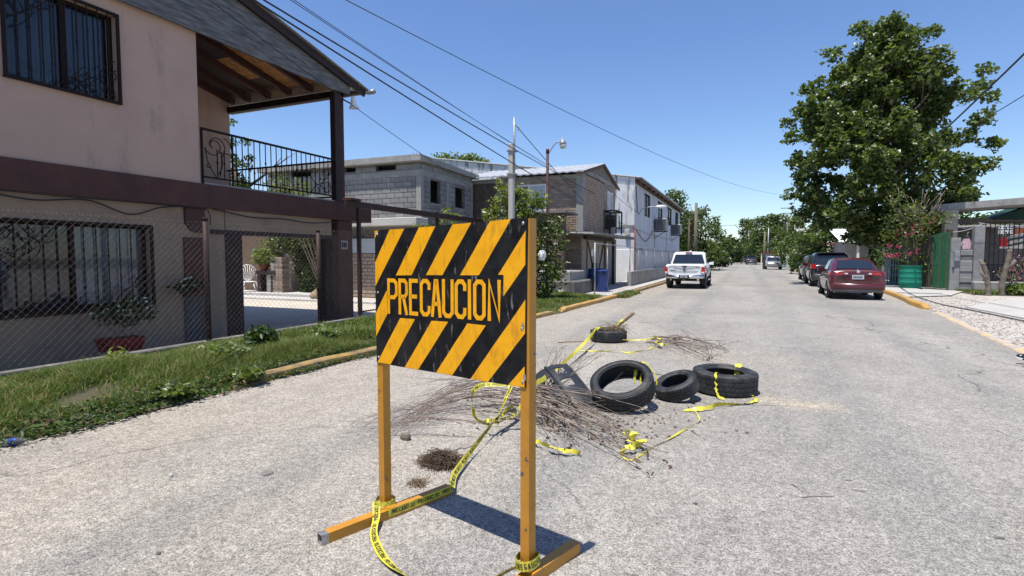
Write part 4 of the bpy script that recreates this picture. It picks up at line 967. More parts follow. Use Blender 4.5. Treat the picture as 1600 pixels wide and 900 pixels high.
lay(-7.9, BX-.02, .25, 2.5, .40, .135, .016, [], 110, block_put(bh, 'brick', 'brick', ('y', BY), .022), block_stuff(sb, ('y', BY), .022), rb)
lay(BY+.35, 26.4, 2.7, 5.1, .24, .12, .02, [(27.1, 28.2, 3.45, 4.85)], 0, None, block_stuff(sb, ('x', BX), .035), random.Random(9))
part('bricks', sb, M['brick'], bh, kind='stuff')
part('rubble_face', MB().box(BX+.002, BX+.02, BY+.32, 26.4, 2.65, 5.15), M['dark_rubble'], bh)
part('corner_column', MB().box(BX-.26, BX+.045, BY-.045, BY+.30, 2.5, 5.2), M['concrete'], bh)
part('corner_column', MB().box(BX-.02, BX+.045, 26.42, 26.62, 2.5, 5.16), M['concrete'], bh)
part('tie_beam', MB().box(-12, BX-.265, BY-.035, BY+.01, 4.90, 5.08).box(BX-.01, BX+.05, BY+.31, BY2, 5.16, 5.34), M['concrete'], bh)
part('dark_patch', MB().box(-12, -10.5, BY-.03, BY-.004, 2.6, 4.9), M['dark_rubble'], bh, label='dark crumbling brickwork')
part('column', MB().box(-10.5, -10.2, BY-.04, BY-.003, 2.6, 4.9), M['concrete'], bh)
# gable
AY, AZ = 25.89, 6.02
b = MB(); 
yy = [BY+.1 + i*(BY2-BY-.2)/14 for i in range(15)]
gz = lambda y: AZ - .10 - abs(y-AY)*.235
for a, c in zip(yy, yy[1:]):
    b.add([(BX+.05,a+.012,5.345),(BX+.05,c-.012,5.345),(BX+.05,c-.012,max(5.35,gz(c))),(BX+.05,a+.012,max(5.35,gz(a))),(BX,a,5.34),(BX,c,5.34),(BX,c,max(5.35,gz(c))),(BX,a,max(5.35,gz(a)))], [(0,1,2,3),(4,0,3,7),(1,5,6,2)])
part('gable_boards', b, M['wood_grey'], bh)
b = MB()
for (ya, yb_) in ((BY-.40, AY), (AY, BY2+.45)):
    for i in range(34):
        x0, x1 = BX+.16-.18*i, BX+.16-.18*(i+1); h0, h1 = (.03, 0) if i % 2 else (0, .03)
        z0, z1 = AZ-abs(ya-AY)*.235, AZ-abs(yb_-AY)*.235
        b.quad((x0,ya,z0+h0),(x1,ya,z0+h1),(x1,yb_,z1+h1),(x0,yb_,z1+h0)); b.quad((x0,yb_,z1+h0-.015),(x1,yb_,z1+h1-.015),(x1,ya,z0+h1-.015),(x0,ya,z0+h0-.015))
        ye, ze = (ya, z0) if ya < AY-1 else (yb_, z1)
        b.quad((x0,ye,ze+h0),(x0,ye,ze+h0-.05),(x1,ye,ze+h1-.05),(x1,ye,ze+h1))
part('roof', b, M['roof_metal'], bh)
b = MB()
for (ya, yb_) in ((BY-.38, AY), (AY, BY2+.42)): b.bar((BX+.13, ya, AZ-.075-abs(ya-AY)*.235), (BX+.13, yb_, AZ-.075-abs(yb_-AY)*.235), .05, .12)
part('barge_board', b, M['wood_brown'], bh)
w_ = part('window', MB().box(-9.56,-8.14,BY-.03,BY+.02,3.34,3.40).box(-9.56,-8.14,BY-.03,BY+.02,4.66,4.73).box(-9.56,-9.5,BY-.03,BY+.02,3.4,4.66).box(-8.2,-8.14,BY-.03,BY+.02,3.4,4.66).box(-8.98,-8.90,BY-.03,BY+.02,3.4,4.66), M['white'], bh)
part('pane', MB().box(-9.5,-8.98,BY+.005,BY+.015,3.4,4.66), M['glass'], w_); part('panel', MB().box(-8.9,-8.2,BY-.01,BY+.01,3.4,4.66), M['pale_blue'], w_)
w_ = part('window', MB().box(BX-.06,BX+.04,27.1,27.2,3.45,4.85).box(BX-.06,BX+.04,27.6,27.7,3.45,4.85).box(BX-.06,BX+.04,28.1,28.2,3.45,4.85).box(BX-.06,BX+.04,27.2,28.1,4.75,4.85), M['white'], bh)
part('curtain', MB().box(BX-.1,BX-.08,27.2,27.6,3.45,4.75), M['white'], w_); part('pane', MB().box(BX-.1,BX-.08,27.7,28.1,3.45,4.75), M['glass'], w_)
# porch slab, beam, door
b = MB(); b.add([(-7.6,20.9,2.50),(-5.55,20.9,2.42),(-5.65,30.0,2.46),(-6.45,30.0,2.52),(-7.6,20.9,2.60),(-5.55,20.9,2.52),(-5.65,30.0,2.60),(-6.45,30.0,2.66)], [(0,3,2,1),(4,5,6,7),(0,1,5,4),(1,2,6,5),(2,3,7,6),(3,0,4,7)])
po = part('porch_roof', b, M['concrete_dark'], bh)
part('porch_sheet', MB().add([(-7.65,20.82,2.525),(-5.5,20.82,2.445),(-5.48,27.0,2.47),(-5.56,27.0,2.47),(-5.60,20.95,2.47),(-7.65,20.95,2.55)], [(0,1,4,5),(1,2,3,4)]), M['white_paint'], po)
part('porch_beam', MB().box(-6.42, -6.30, 22.6, 28.0, 2.28, 2.42).box(-6.42,-6.3, 27.85, 28.0, .1, 2.28), M['dark_maroon'], bh)
b = MB()
for i in range(12): b.box(BX-.05, BX-.02+.008*(i % 2), 23.42+.262*i, 23.42+.262*i+.25, .12, 2.30)
dr = part('door', b, M['door_wood'], bh)
part('frame', MB().box(BX-.06, BX+.03, 23.30, 23.42, .1, 2.35).box(BX-.06, BX+.03, 26.58, 26.7, .1, 2.35).box(BX-.06, BX+.03, 23.42, 26.58, 2.28, 2.35), M['wood_brown'], dr)
part('brace', MB().bar((BX+.005, 23.5, 2.2), (BX+.005, 24.9, .3), .02, .07, X).bar((BX+.005, 26.4, 2.2), (BX+.005, 25.1, .3), .02, .07, X), M['wood_brown'], dr)
part('notice', MB().box(BX+.01, BX+.016, 24.05, 24.45, 1.55, 1.88), M['white'], dr, label='white paper notice'); part('notice', MB().box(BX+.01, BX+.016, 25.5, 25.75, 1.6, 1.95), M['concrete_pale'], dr, label='pale paper notice')
part('mail_box', MB().bbox(BX+.01, BX+.10, 24.2, 24.9, 1.02, 1.25, .02), M['black'], dr)
part('wall_pier', MB().box(BX+.002, BX+.10, 26.75, 28.85, .1, 2.45), M['concrete'], bh)
# balcony cage with a cooler
cg = thing('air_cooler', 'dark metal air cooler in a cage above the porch of the brick house', 'air cooler', (-6.1, 26.5, 3.0))
b = MB()
for x_ in (-6.46, -5.86):
    for y_ in (26.3, 27.6): b.bar((x_, y_, 2.66), (x_, y_, 3.78), .06)
for y_ in (26.3, 27.6): b.bar((-6.46, y_, 3.78), (-5.86, y_, 3.78), .07)
for x_ in (-6.46, -5.86): b.bar((x_, 26.3, 3.78), (x_, 27.6, 3.78), .07); b.bar((x_, 26.3, 2.95), (x_, 27.6, 2.95), .05)
part('cage', b, M['iron'], cg)
part('case', MB().bbox(-6.42, -5.92, 26.5, 27.45, 2.98, 3.62, .02), M['car_dark_grey'], cg); b = MB()
for k in range(6): b.box(-6.36, -5.97, 26.485, 26.497, 3.04+k*.09, 3.09+k*.09)
part('louver', b, M['black'], cg)
# ruined brick kiln with slab roof in front of side wall
kl = thing('brick_oven', 'small ruined brick hut with a dark opening beside the brick house', 'hut', (-7.6, 20.6, 0))
b = MB(); wall_mb(b, (0,20.8,0), X, Z, (0,-1,0), -8.6, -6.75, -.3, 3.28, [(-7.55,-7.2,2.92,3.12),(-7.0,-6.86,2.92,3.12)], .3); part('wall', b, M['dark_rubble'], kl)
sb = MB(); lay(-8.6, -6.76, 1.6, 3.2, .26, .10, .03, [(-7.6,-6.8,2.1,3.2)], 60, block_put(kl, 'brick', 'brick', ('y', 20.8), .03), block_stuff(sb, ('y', 20.8), .03), rb)
part('roof', MB().bbox(-8.8, -6.6, 20.6, 22.3, 3.28, 3.36, .01), M['concrete_dark'], kl)
# retaining wall, street fence
rt = thing('retaining_wall', 'rough low concrete wall at the foot of the brick house', 'wall', (-6.2, 20, 0))
part('base', MB().bbox(-7.4, -5.75, 19.2, 21.9, -.2, .62, .05), M['concrete_dark'], rt); part('coping', MB().bbox(-7.4, -6.0, 19.4, 22.3, .62, .98, .04), M['concrete'], rt)
for k in range(3): part('stone', MB().lathe([(0,-.12),(.16,-.06),(.19,.06),(.1,.16),(0,.18)], 8, Matrix.Translation((-6.3-.4*k, 19.15, .12))), M['concrete'], rt)
lw = thing('street_wall', 'low stained concrete wall with wire fence along the pavement', 'wall', (-5.15, 30, 0))
part('wall', MB().bbox(-5.30, -5.12, 26.4, 54, -.1, .80, .015), M['concrete'], lw)
for y_ in (19.9, 21.9, 26.6, 29.0, 31.4, 34.5, 38, 42, 47, 53): part('post', MB().tube([(-5.22, y_, .0), (-5.22, y_, 2.05)], .03, 8), M['galv'], lw)
part('top_rail', MB().tube([(-5.22, 19.9, 2.02), (-5.22, 54, 2.02)], .018, 6), M['galv'], lw)
b = MB(); y_ = 26.6
while y_ < 54:
    b.tube([(-5.22,y_,.82),(-5.22,y_+1.15,1.98)], .003, 3, caps=False); b.tube([(-5.22,y_+1.15,.82),(-5.22,y_,1.98)], .003, 3, caps=False); y_ += .16
part('wire_mesh', b, M['galv'], lw, kind='stuff')
# barrels at the door
def barrel(x, y, r_, h, m, name, label, cat='barrel'):
    t = thing(name, label, cat, (x, y, 0)); prof = [(0,.0),(r_*.94,0),(r_*.98,.03)]
    for k in range(1, 4): zz = h*k/4; prof += [(r_,zz-.02),(r_*1.015,zz-.008),(r_*1.015,zz+.008),(r_,zz+.02)]
    prof += [(r_*.98,h-.03),(r_*1.02,h-.02),(r_*1.02,h),(r_*.94,h),(r_*.93,h-.05),(r_*.9,.1),(0,.1)]
    part('drum', MB().lathe(prof, 28, Matrix.Translation((x, y, .1))), m, t)
    part('rim', MB().lathe([(r_*1.0,h+.0),(r_*1.045,h-.01),(r_*1.045,h+.02),(r_*.96,h+.02),(r_*.95,h)], 28, Matrix.Translation((x, y, .1)), closed=True), m, t)
    return t
t = barrel(-5.72, 22.0, .30, .92, M['blue_plastic'], 'barrel', 'dark blue plastic barrel standing behind the flared blue bin')
t = thing('bin', 'bright blue flared plastic bin with handle slots in front of the blue barrel', 'bin', (-5.35, 21.5, 0))
part('tub', MB().lathe([(0,0),(.22,0),(.235,.02),(.25,.40),(.255,.41),(.27,.42),(.295,.84),(.315,.845),(.32,.88),(.29,.89),(.28,.85),(.24,.1),(0,.1)], 24, Matrix.Translation((-5.35,21.5,.1))), M['blue_plastic'], t)
for a in (-120, -60): part('handle', MB().bar((-5.35+.31*math.cos(R(a-14)), 21.5+.31*math.sin(R(a-14)), .83), (-5.35+.31*math.cos(R(a+14)), 21.5+.31*math.sin(R(a+14)), .83), .03, .07), M['black'], t)

# ================================================================== WHITE SHED BUILDING
wb = thing('white_building', 'long two storey white building with corrugated gable end and coolers', 'building', (-6.2, 32.8, 0))
WX, WY = -6.2, 32.81
ww = [(36.2, 38.6, 4.25, 5.75), (42.0, 44.6, 4.3, 5.8), (47.4, 50.4, 4.3, 5.8), (53.2, 55.6, 4.3, 5.8)]
top = lambda x: 6.30 + (WX - x) * .150
b = MB(); wall_mb(b, (WX,0,0), Y, Z, X, WY+.006, 57.0, -.2, 6.15, ww, .25); wall_mb(b, (0,WY,0), X, Z, (0,-1,0), -21, WX-.01, -.2, 3.45, [], .2); b.box(-21, WX-.3, 56.7, 57, -.2, 6.1); b.box(-20.9, WX-.3, WY+.3, 56.6, 3.3, 3.42)
part('wall', b, M['white_wall'], wb)
b = MB(); 
nx = 170
for i in range(nx):
    x0, x1 = WX+.015-.09*i, WX+.015-.09*(i+1); prof = [0, .022, .022, 0]
    for (u0, d0), (u1, d1) in zip(((0,0),(.15,.035),(.35,.035),(.5,0)), ((.15,.035),(.35,.035),(.5,0),(1,0))):
        a, c = x0-.09*u0, x0-.09*u1; ya, yc = WY-.02-d0, WY-.02-d1
        b.quad((a,ya,3.46),(c,yc,3.46),(c,yc,top(c)-.02),(a,ya,top(a)-.02))
part('corrugated_gable', b, M['stained_sheet'], wb)
b = MB(); 
for (a, c) in ((WX+.4, -21.0),):
    b.add([(a,WY-.15,top(a)),(c,WY-.15,top(c)),(c,57.3,top(c)),(a,57.3,top(a)),(a,WY-.15,top(a)+.06),(c,WY-.15,top(c)+.06),(c,57.3,top(c)+.06),(a,57.3,top(a)+.06)], [(0,3,2,1),(4,5,6,7),(0,1,5,4),(1,2,6,5),(2,3,7,6),(3,0,4,7)])
part('roof', b, M['white_paint'], wb)
part('eave_board', MB().box(WX+.30, WX+.36, WY-.1, 57.2, 6.06, 6.22).box(WX+.002, WX+.06, WY, 57, 5.95, 6.14), M['wood_brown'], wb)
for k in range(12): part('rafter_end', MB().box(WX+.01, WX+.30, WY+.4+k*2, WY+.52+k*2, 6.08, 6.20), M['rust_red'], wb)
for (a, c, d, e) in ww:
    w_ = part('window', MB().box(WX-.12,WX-.04,a,a+.08,d,e).box(WX-.12,WX-.04,c-.08,c,d,e).box(WX-.12,WX-.04,a+.08,c-.08,d,d+.07).box(WX-.12,WX-.04,a+.08,c-.08,e-.07,e).box(WX-.12,WX-.04,(a+c)/2-.04,(a+c)/2+.04,d+.07,e-.07), M['iron'], wb)
    part('pane', MB().box(WX-.09,WX-.08,a+.08,c-.08,d+.07,e-.07), M['glass'], w_)
    for k in range(1, 8): part('bar', MB().box(WX-.02,WX-.005,a+(c-a)*k/8-.01,a+(c-a)*k/8+.01,d,e), M['iron'], w_)
part('plaster', MB().bbox(-7.9, WX+.02, WY-.06, WY-.003, -.1, 2.0, .02), M['white'], wb)
part('ledge', MB().box(-21, WX+.03, WY-.10, WY-.005, 3.36, 3.45), M['concrete'], wb)
part('downpipe', MB().tube([(WX+.08, WY-.06, .3), (WX+.08, WY-.06, 3.35)], .055, 8), M['red_paint_pipe'], wb)
part('seam', MB().box(WX+.002, WX+.02, 40.6, 40.72, .4, 3.2).box(WX+.002, WX+.02, 47.0, 47.1, .4, 4.2), M['concrete_dark'], wb)
part('meter_box', MB().bbox(-6.75, -6.45, WY-.2, WY-.07, 2.85, 3.2, .02), M['concrete_pale'], wb)
part('power_cable', MB().tube(catmull([(WX+.05,33.2,3.2),(WX+.06,35,2.75),(WX+.06,37,2.6),(WX+.06,39.6,3.4)], 6), .02, 5).tube(catmull([(WX+.05,33,1.8),(WX+.06,35,2.05),(WX+.06,36,1.7)], 6), .02, 5).tube(catmull([(WX+.05,33.0,5.8),(WX+.05,33.4,4.6),(WX+.05,33.4,4.2)], 5), .025, 5), M['cable'], wb)
def cooler(y_, z_, w, d, h, label):
    t = thing('air_cooler', label, 'air cooler', (WX, y_, z_))
    part('case', MB().bbox(WX+.06, WX+.06+w, y_, y_+d, z_, z_+h, .02), M['galv'], t); b = MB()
    for k in range(7): b.box(WX+.06+.04+k*(w-.08)/7, WX+.06+.04+(k+.72)*(w-.08)/7, y_-.014, y_-.002, z_+.05, z_+h-.06)
    part('louver', b, M['car_dark_grey'], t)
    part('bracket', MB().bar((WX+.01, y_+.1, z_-.02), (WX+.06+w, y_+.1, z_-.02), .05).bar((WX+.01, y_+d-.1, z_-.02), (WX+.06+w, y_+d-.1, z_-.02), .05).bar((WX+.01, y_+.1, z_-.55), (WX+w, y_+.1, z_-.04), .04), M['iron'], t)
cooler(40.2, 3.42, .85, .95, .88, 'nearer grey evaporative cooler on the white building wall')
cooler(50.0, 3.50, .80, .95, .92, 'farther grey evaporative cooler on the white building wall')
sl = thing('wall_lamp', 'white street lamp on a short arm fixed to the white building', 'lamp', (WX, 34.2, 4.4))
part('arm', MB().tube(catmull([(WX+.02,34.1,4.15),(WX+.25,34.1,4.5),(WX+.7,34.2,4.62),(WX+1.1,34.3,4.62)], 6), .03, 6), M['galv'], sl)
part('head', MB().loft([[(WX+1.05,34.2,4.56),(WX+1.05,34.42,4.56),(WX+1.05,34.42,4.68),(WX+1.05,34.2,4.68)], [(WX+1.35,34.12,4.52),(WX+1.35,34.5,4.52),(WX+1.35,34.45,4.72),(WX+1.35,34.17,4.72)], [(WX+1.65,34.18,4.56),(WX+1.65,34.44,4.56),(WX+1.65,34.4,4.66),(WX+1.65,34.22,4.66)]]), M['white'], sl)

# ================================================================== POLES, LAMPS, WIRES
tp = thing('utility_pole', 'short concrete service pole with a thin pipe mast beside the yellow green shrub', 'utility pole', (-6.6, 15.2, 0))
part('shaft', MB().bbox(-6.69, -6.53, 15.12, 15.28, 0, 4.95, .02), M['concrete_pale'], tp); part('mast', MB().tube([(-6.50, 15.15, 3.9), (-6.50, 15.15, 5.72)], .032, 8), M['galv'], tp)
part('clamp', MB().box(-6.72, -6.46, 15.09, 15.31, 4.0, 4.05), M['galv'], tp); part('clamp', MB().box(-6.72, -6.46, 15.09, 15.31, 4.7, 4.75), M['galv'], tp)
part('hook', MB().tube(catmull([(-6.47,15.15,5.5),(-6.42,15.15,5.42),(-6.36,15.15,5.42),(-6.34,15.15,5.36),(-6.40,15.15,5.33)], 4), .010, 5), M['galv'], tp)
lp = thing('street_lamp', 'rusty street lamp with curved arm in front of the brick house', 'street lamp', (-6.27, 17.5, 0))
part('pole', MB().tube([(-6.27,17.5,0),(-6.27,17.5,5.05)], .048, 10).tube([(-6.27,17.5,5.05),(-6.27,17.5,5.18)], .058, 10), M['rust_red'], lp)
part('arm', MB().tube(catmull([(-6.25,17.5,4.98),(-6.10,17.5,5.22),(-5.96,17.5,5.36),(-5.82,17.5,5.39)], 6), .020, 6), M['galv'], lp)
hm = Matrix.Translation((-5.72, 17.5, 5.28)) @ Matrix.Rotation(R(-8), 4, 'Y')
part('hood', MB().lathe([(0,.17),(.05,.165),(.10,.12),(.115,.04),(.118,.0),(.11,.0)], 18, hm).lathe([(0,.23),(.03,.23),(.035,.16)], 10, hm), M['galv'], lp)
part('lens', MB().lathe([(.112,-.002),(.118,-.05),(.095,-.11),(.05,-.125),(0,-.128)], 18, hm), M['lamp_glass'], lp)
def pole(x, y, h, r_, label, m='pole_wood', bars=()):
    t = thing('utility_pole', label, 'utility pole', (x, y, 0))
    part('shaft', MB().tube([(x,y,-.1),(x,y,h)], [r_*1.2, r_*.8], 10), M[m], t)
    for (z_, w, dy) in bars: part('crossarm', MB().bar((x-w, y, z_), (x+w, y, z_), .09, .11), M['pole_wood'], t)
    return t
def pole_at(px, py, yy_, r_, label, m='pole_wood', bars=()): q = PY(px, py, yy_); return pole(q.x, yy_, q.z, r_, label, m, bars)
pole_at(1088, 317, 58, .17, 'tall bare wooden pole beyond the end of the white building')
pole_at(1077, 343, 52, .09, 'thin dark pole with short pale base beside the tall wooden pole', 'wood_brown', ((5.0, .3, 0),))
pole_at(1231, 335, 95, .16, 'far wooden pole with crossarms left of the big tree', 'pole_wood', ((9.2, 1.0, 0), (8.4, .8, 0)))
pole_at(1195, 362, 75, .13, 'pale wooden pole at the kerb beside the silver car', 'pole_wood', ())
pole_at(1201, 356, 110, .12, 'distant pole among the trees in the street centre', 'galv', ())
pole_at(1242, 350, 90, .06, 'thin far lamp post near the big tree', 'galv', ())
def wire(p, q, sag, r_, label, n=22):
    p = Vector(p); q = Vector(q); b = MB()
    b.tube([p.lerp(q, t/n) - Vector((0,0,sag*4*(t/n)*(1-t/n))) for t in range(n+1)], r_, 5)
    return solo('overhead_wire', b, M['cable'], label, 'wire')
wire((-6.0, 2.0, 5.15), (-6.3, 24.0, 4.35), .10, .013, 'thick upper overhead cable running past the mast pole to the brick house')
wire((-6.0, 2.0, 5.20), (-6.45, 22.6, 3.75), .09, .014, 'thick lower overhead cable descending to the brick house corner')
wire((-6.0, 2.0, 5.45), (-6.1, 17.4, 4.55), .08, .006, 'thin overhead line between the two thick cables')
wire((-6.0, 2.5, 5.45), (-6.45, 23.0, 4.45), .10, .006, 'thinnest overhead line nearest the upper cable')
wire((-7.3, 7.0, 6.4), tuple(PY(1228, 304, 62)), .9, .009, 'fine overhead line crossing the open sky towards the big tree')
wire((-8.4, 3.0, 6.75), tuple(PY(742, 296, 17.6)), .16, .008, 'thin service line passing in front of the gable board and grey house')
wire((-6.47, 15.15, 5.5), (-6.4, 22.5, 3.9), .05, .012, 'service drop from the pipe mast to the brick house')
wire((6.5, 14.0, 7.3), tuple(PX(1372, 296, 6.5)), .15, .028, 'thick black cable entering the big tree at the right')
wire((6.5, 14.0, 5.75), tuple(PX(1500, 209, 6.5)), .02, .012, 'thin wire below the thick cable at the right edge')
wire((-5.9, 33.0, 4.1), (-6.0, 22.7, 5.0), .12, .010, 'wire from the brick gable to the white building', 10)
wire((-6.0, 25.0, 3.4), (-6.05, 52.0, 3.1), .2, .012, 'low wire along the white building wall', 14)
wire((-9, 60, 5.6), tuple(PY(1230, 338, 95)), 1.0, .02, 'far wire between poles over the street', 14)
wire(tuple(PY(1231, 340, 95)), (7.5, 40, 5.0), .5, .02, 'far wire from the crossarm pole to the big tree', 14)

# ================================================================== TREES AND SHRUBS
def limb(mb, p, d, L_, r_, lev, g, tips):
    pts = [Vector(p)]; rr = [r_]; d = Vector(d).normalized()
    k = 4
    for i in range(k):
        d = (d + Vector((g.uniform(-.16,.16), g.uniform(-.16,.16), g.uniform(-.03,.14)))).normalized()
        pts.append(pts[-1] + d*(L_/k)); rr.append(r_*(1-.62*(i+1)/k))
    mb.tube(pts, rr, 8 if lev == 0 else 5)
    if lev >= 2: tips.append(pts[-1]); return
    for q in range(4 if lev == 0 else 3):
        i = g.randint(2, k); a = g.uniform(0, 6.28); dd = (d + Vector((math.cos(a)*.9, math.sin(a)*.9, g.uniform(.1,.6)))).normalized()
        limb(mb, pts[i], dd, L_*g.uniform(.5,.75), rr[i]*.7, lev+1, g, tips)
def clump_cloud(clumps, per_area, size, seed, shape='leaf', shell=.55, droop=.3):
    g = np.random.default_rng(seed); Vs = []; Fs = []; o = 0; cnt = []
    for (c, r_) in clumps:
        n = int(per_area * r_[0] * r_[2]); v = g.normal(size=(n,3)); v /= np.linalg.norm(v, axis=1)[:,None]
        rad = shell + (1-shell)*g.random(n)**.7
        lump = 1 + .25*np.sin(v[:,0]*4+c[0]*3)*np.sin(v[:,1]*4+c[1]) + .22*np.sin(v[:,2]*5+c[2]*2)
        P = v*(rad*lump)[:,None]*np.array(r_) + np.array(c)
        V, F = leaf_cloud(P, size, .35, shape, droop, seed + o % 991); Vs.append(V); Fs.append(F + o); o += len(V); cnt.append(n)
    return np.concatenate(Vs), np.concatenate(Fs), sum(cnt)
def crown(name, clumps, per_area, size, mats, wts, parent, seed, shape='leaf', shell=.5, droop=.3):
    V, F, n = clump_cloud(clumps, per_area, size, seed, shape, shell, droop); g = np.random.default_rng(seed+1)
    V = V - np.array(BASE.get(parent.name, Vector((0,0,0))))
    # F holds, clump by clump, first halves then second halves: same tint for the whole clump keeps halves alike
    mi = np.repeat(g.choice(len(mats), len(F)//2, p=wts), 2)
    o = link_mesh(name, np_mesh(name, V, F, [M[q] for q in mats], mi), []); o.parent = parent
    return o

# ---- the big tree on the right
BT = thing('broadleaf_tree', 'tall full crowned broadleaf tree behind the parked cars on the right', 'tree', (7.4, 34, 0))
gT = random.Random(21); b = MB(); tips = []
b.tube([(6.9,31.5,-.1),(6.85,31.5,.3),(6.8,31.45,1.4),(6.7,31.5,3.2),(6.6,31.5,5.0),(6.5,31.5,7.5),(6.45,31.5,10.5)], [.42,.32,.27,.25,.2,.13,.05], 12)
for k in range(16):
    z_ = 2.6 + k*.5; a = k*2.4
    limb(b, (6.7-.02*k, 31.5, z_), (math.cos(a), math.sin(a), .55), gT.uniform(2.0, 3.2)*(1-.03*k), .11, 1, gT, tips)
b.v = [(x*34/31.5, y*34/31.5, 1.5+(z-1.5)*34/31.5) for x, y, z in b.v]
part('trunk', b, M['bark'], BT)
# silhouette of the crown: height -> left and right edge (m, in the plane of the trunk)
SIL = [(2.5, 4.6, 8.2), (3.3, 2.6, 9.3), (4.0, 2.1, 10.0), (5.2, 2.1, 10.3), (6.2, 2.1, 10.0), (7.2, 2.5, 9.4), (8.4, 2.2, 9.2), (9.2, 2.7, 8.9), (10.0, 3.3, 8.4), (10.8, 3.9, 7.7), (11.8, 4.7, 7.3), (12.6, 5.2, 6.8), (13.3, 5.8, 6.4)]
def sil(z):
    for (a, l0, r0), (c, l1, r1) in zip(SIL, SIL[1:]):
        if a <= z <= c: t = (z-a)/(c-a); return l0+(l1-l0)*t, r0+(r1-r0)*t
    return SIL[-1][1:]
cl = []
for k in range(215):
    z_ = gT.uniform(2.7, 12.55); l_, r_ = sil(z_); hw = (r_-l_)/2; cx = (l_+r_)/2
    a = gT.uniform(0, 6.283); q = gT.random()**.42
    rad = gT.uniform(.42, .80) * (0.75 if z_ > 10.8 else 1)
    x = cx + math.cos(a)*q*max(.1, hw-rad*.72); y_ = 31.5 + math.sin(a)*q*max(.2, hw*.9-rad*.9)
    cl.append(((x, y_, z_), (rad*1.05, rad*1.0, rad*.88)))
    if q > .62 and z_ < 10.6:
        for q2 in range(2):
            dx = math.cos(a)*gT.uniform(.35,.75); cl.append(((x+dx, y_+math.sin(a)*.4, z_+gT.uniform(.15,.75)), (rad*gT.uniform(.3,.5), rad*.4, rad*gT.uniform(.35,.6))))
# upswept sprays on the outline
for (px, py, r_) in ((1240,215,.5),(1262,140,.5),(1250,175,.45),(1300,85,.5),(1345,45,.5),(1395,32,.55),(1420,60,.5),(1455,50,.45),(1470,85,.5),(1480,110,.45),(1540,110,.4),(1530,135,.5),(1510,150,.45),(1548,150,.4),(1535,185,.5),(1550,225,.45),(1545,255,.45),(1530,265,.4),(1240,255,.45),(1236,305,.4),(1255,330,.45),(1242,345,.35),(1515,300,.45),(1268,372,.4),(1290,350,.5),(1325,372,.4),(1232,192,.4),(1500,290,.5)):
    p = PY(px, py, 31.2+gT.uniform(-.8,.8)); cl.append(((p.x,p.y,p.z),(r_*1.1,r_,r_*.75)))
# the same crown one step farther back (size follows the distance)
kT = 34/31.5
cl = [((c[0]*kT, c[1]*kT, 1.5+(c[2]-1.5)*kT), tuple(q*kT for q in r_)) for c, r_ in cl]
crown('crown', cl, 560, .20, ['leaf_a','leaf_b','leaf_c','leaf_pale'], [.36,.30,.26,.08], BT, 77, 'lobed', .35, .5)  # the pale leaf share paints sunlit highlights into the crown

def tree(px, base_y, top_py, w, label, seed, mats=('leaf_a','leaf_b','leaf_c'), wts=(.4,.4,.2), size=.28, name='tree', low=.28, dens=60, cat='tree', gap=0.0):
    p = PY(px, top_py, base_y); h = p.z; x, y_ = p.x, base_y
    t = thing(name, label, cat, (x, y_, 0)); g = random.Random(seed); b = MB()
    b.tube([(x,y_,-.2),(x+.1,y_,h*.2),(x-.05,y_,h*.45),(x,y_,h*.75)], [.05*h*.6, .035*h*.7, .025*h*.7, .01*h], 8)
    tips = []
    for k in range(5): limb(b, (x, y_, h*(.25+.1*k)), (math.cos(k*2.4), math.sin(k*2.4), .6), h*.28, .012*h, 1, g, tips)
    part('trunk', b, M['bark'], t)
    cl = []
    for k in range(46):
        z_ = g.uniform(low, .97); prof = math.sin(math.pi*min(1, (z_-low)/(1-low)*.80+.17))**.7; a = g.uniform(0, 6.28); q = g.random()**.5
        rad = w*g.uniform(.13,.24)*(.7+.3*prof)
        cl.append(((x+math.cos(a)*q*w*.58*prof, y_+math.sin(a)*q*w*.5*prof, h*z_-rad*.35), (rad*1.1, rad, rad*.8)))
    crown('crown', cl, dens*2.1, size, list(mats), list(wts), t, seed, 'leaf', .35, .35)
    return t
dk = (('leaf_d','leaf_b','leaf_a'), (.4,.35,.25))
tree(1050, 63, 296, 5, 'dark tree rising just behind the end of the white building', 41, size=.30)
tree(1096, 72, 320, 4.4, 'rounded tree right of the tall wooden pole', 42, size=.30, low=.12)
tree(1076, 70, 335, 5, 'shaded tree behind the tall wooden pole', 43, *dk, size=.30, low=.06)
tree(1124, 88, 358, 3.8, 'low spreading tree above the white parked car far off', 44, size=.36, low=.08)
tree(1104, 66, 374, 4.2, 'low bushy tree right behind the white pickup', 54, size=.28, low=.08)
tree(1143, 130, 372, 5, 'far dark tree left of the street end', 45, *dk, size=.5, low=.08, dens=30)
tree(1168, 140, 340, 5, 'far tall tree at the left of the central clump', 46, size=.5, low=.15, dens=30)
tree(1204, 125, 333, 9, 'far tall spreading tree above the silver car', 47, size=.5, low=.2, dens=30)
tree(1182, 170, 374, 11, 'dark far tree closing the end of the street', 48, *dk, size=.6, low=.05, dens=24)
tree(1152, 185, 384, 9, 'dim tree closing the street end behind the white car', 55, *dk, size=.6, low=.05, dens=24)
tree(1226, 90, 362, 4, 'olive street tree over the pavement by the silver car', 49, size=.32, low=.18)
tree(1247, 72, 360, 4.0, 'nearer olive street tree left of the big tree', 50, size=.30, low=.2)
tree(1266, 62, 364, 3, 'bushy street tree behind the dark parked cars', 51, size=.28, low=.2)
tree(1292, 55, 345, 5, 'shadowed tree filling the gap under the big tree', 56, *dk, size=.30, low=.08)
tree(1242, 100, 348, 5, 'far pale tree behind the crossarm pole', 57, size=.4, low=.15, dens=40)
tree(710, 42, 234, 6.5, 'treetop showing above the grey block house roof', 52, ('leaf_a','leaf_pale','leaf_c'), (.4,.3,.3), size=.3, low=.45)
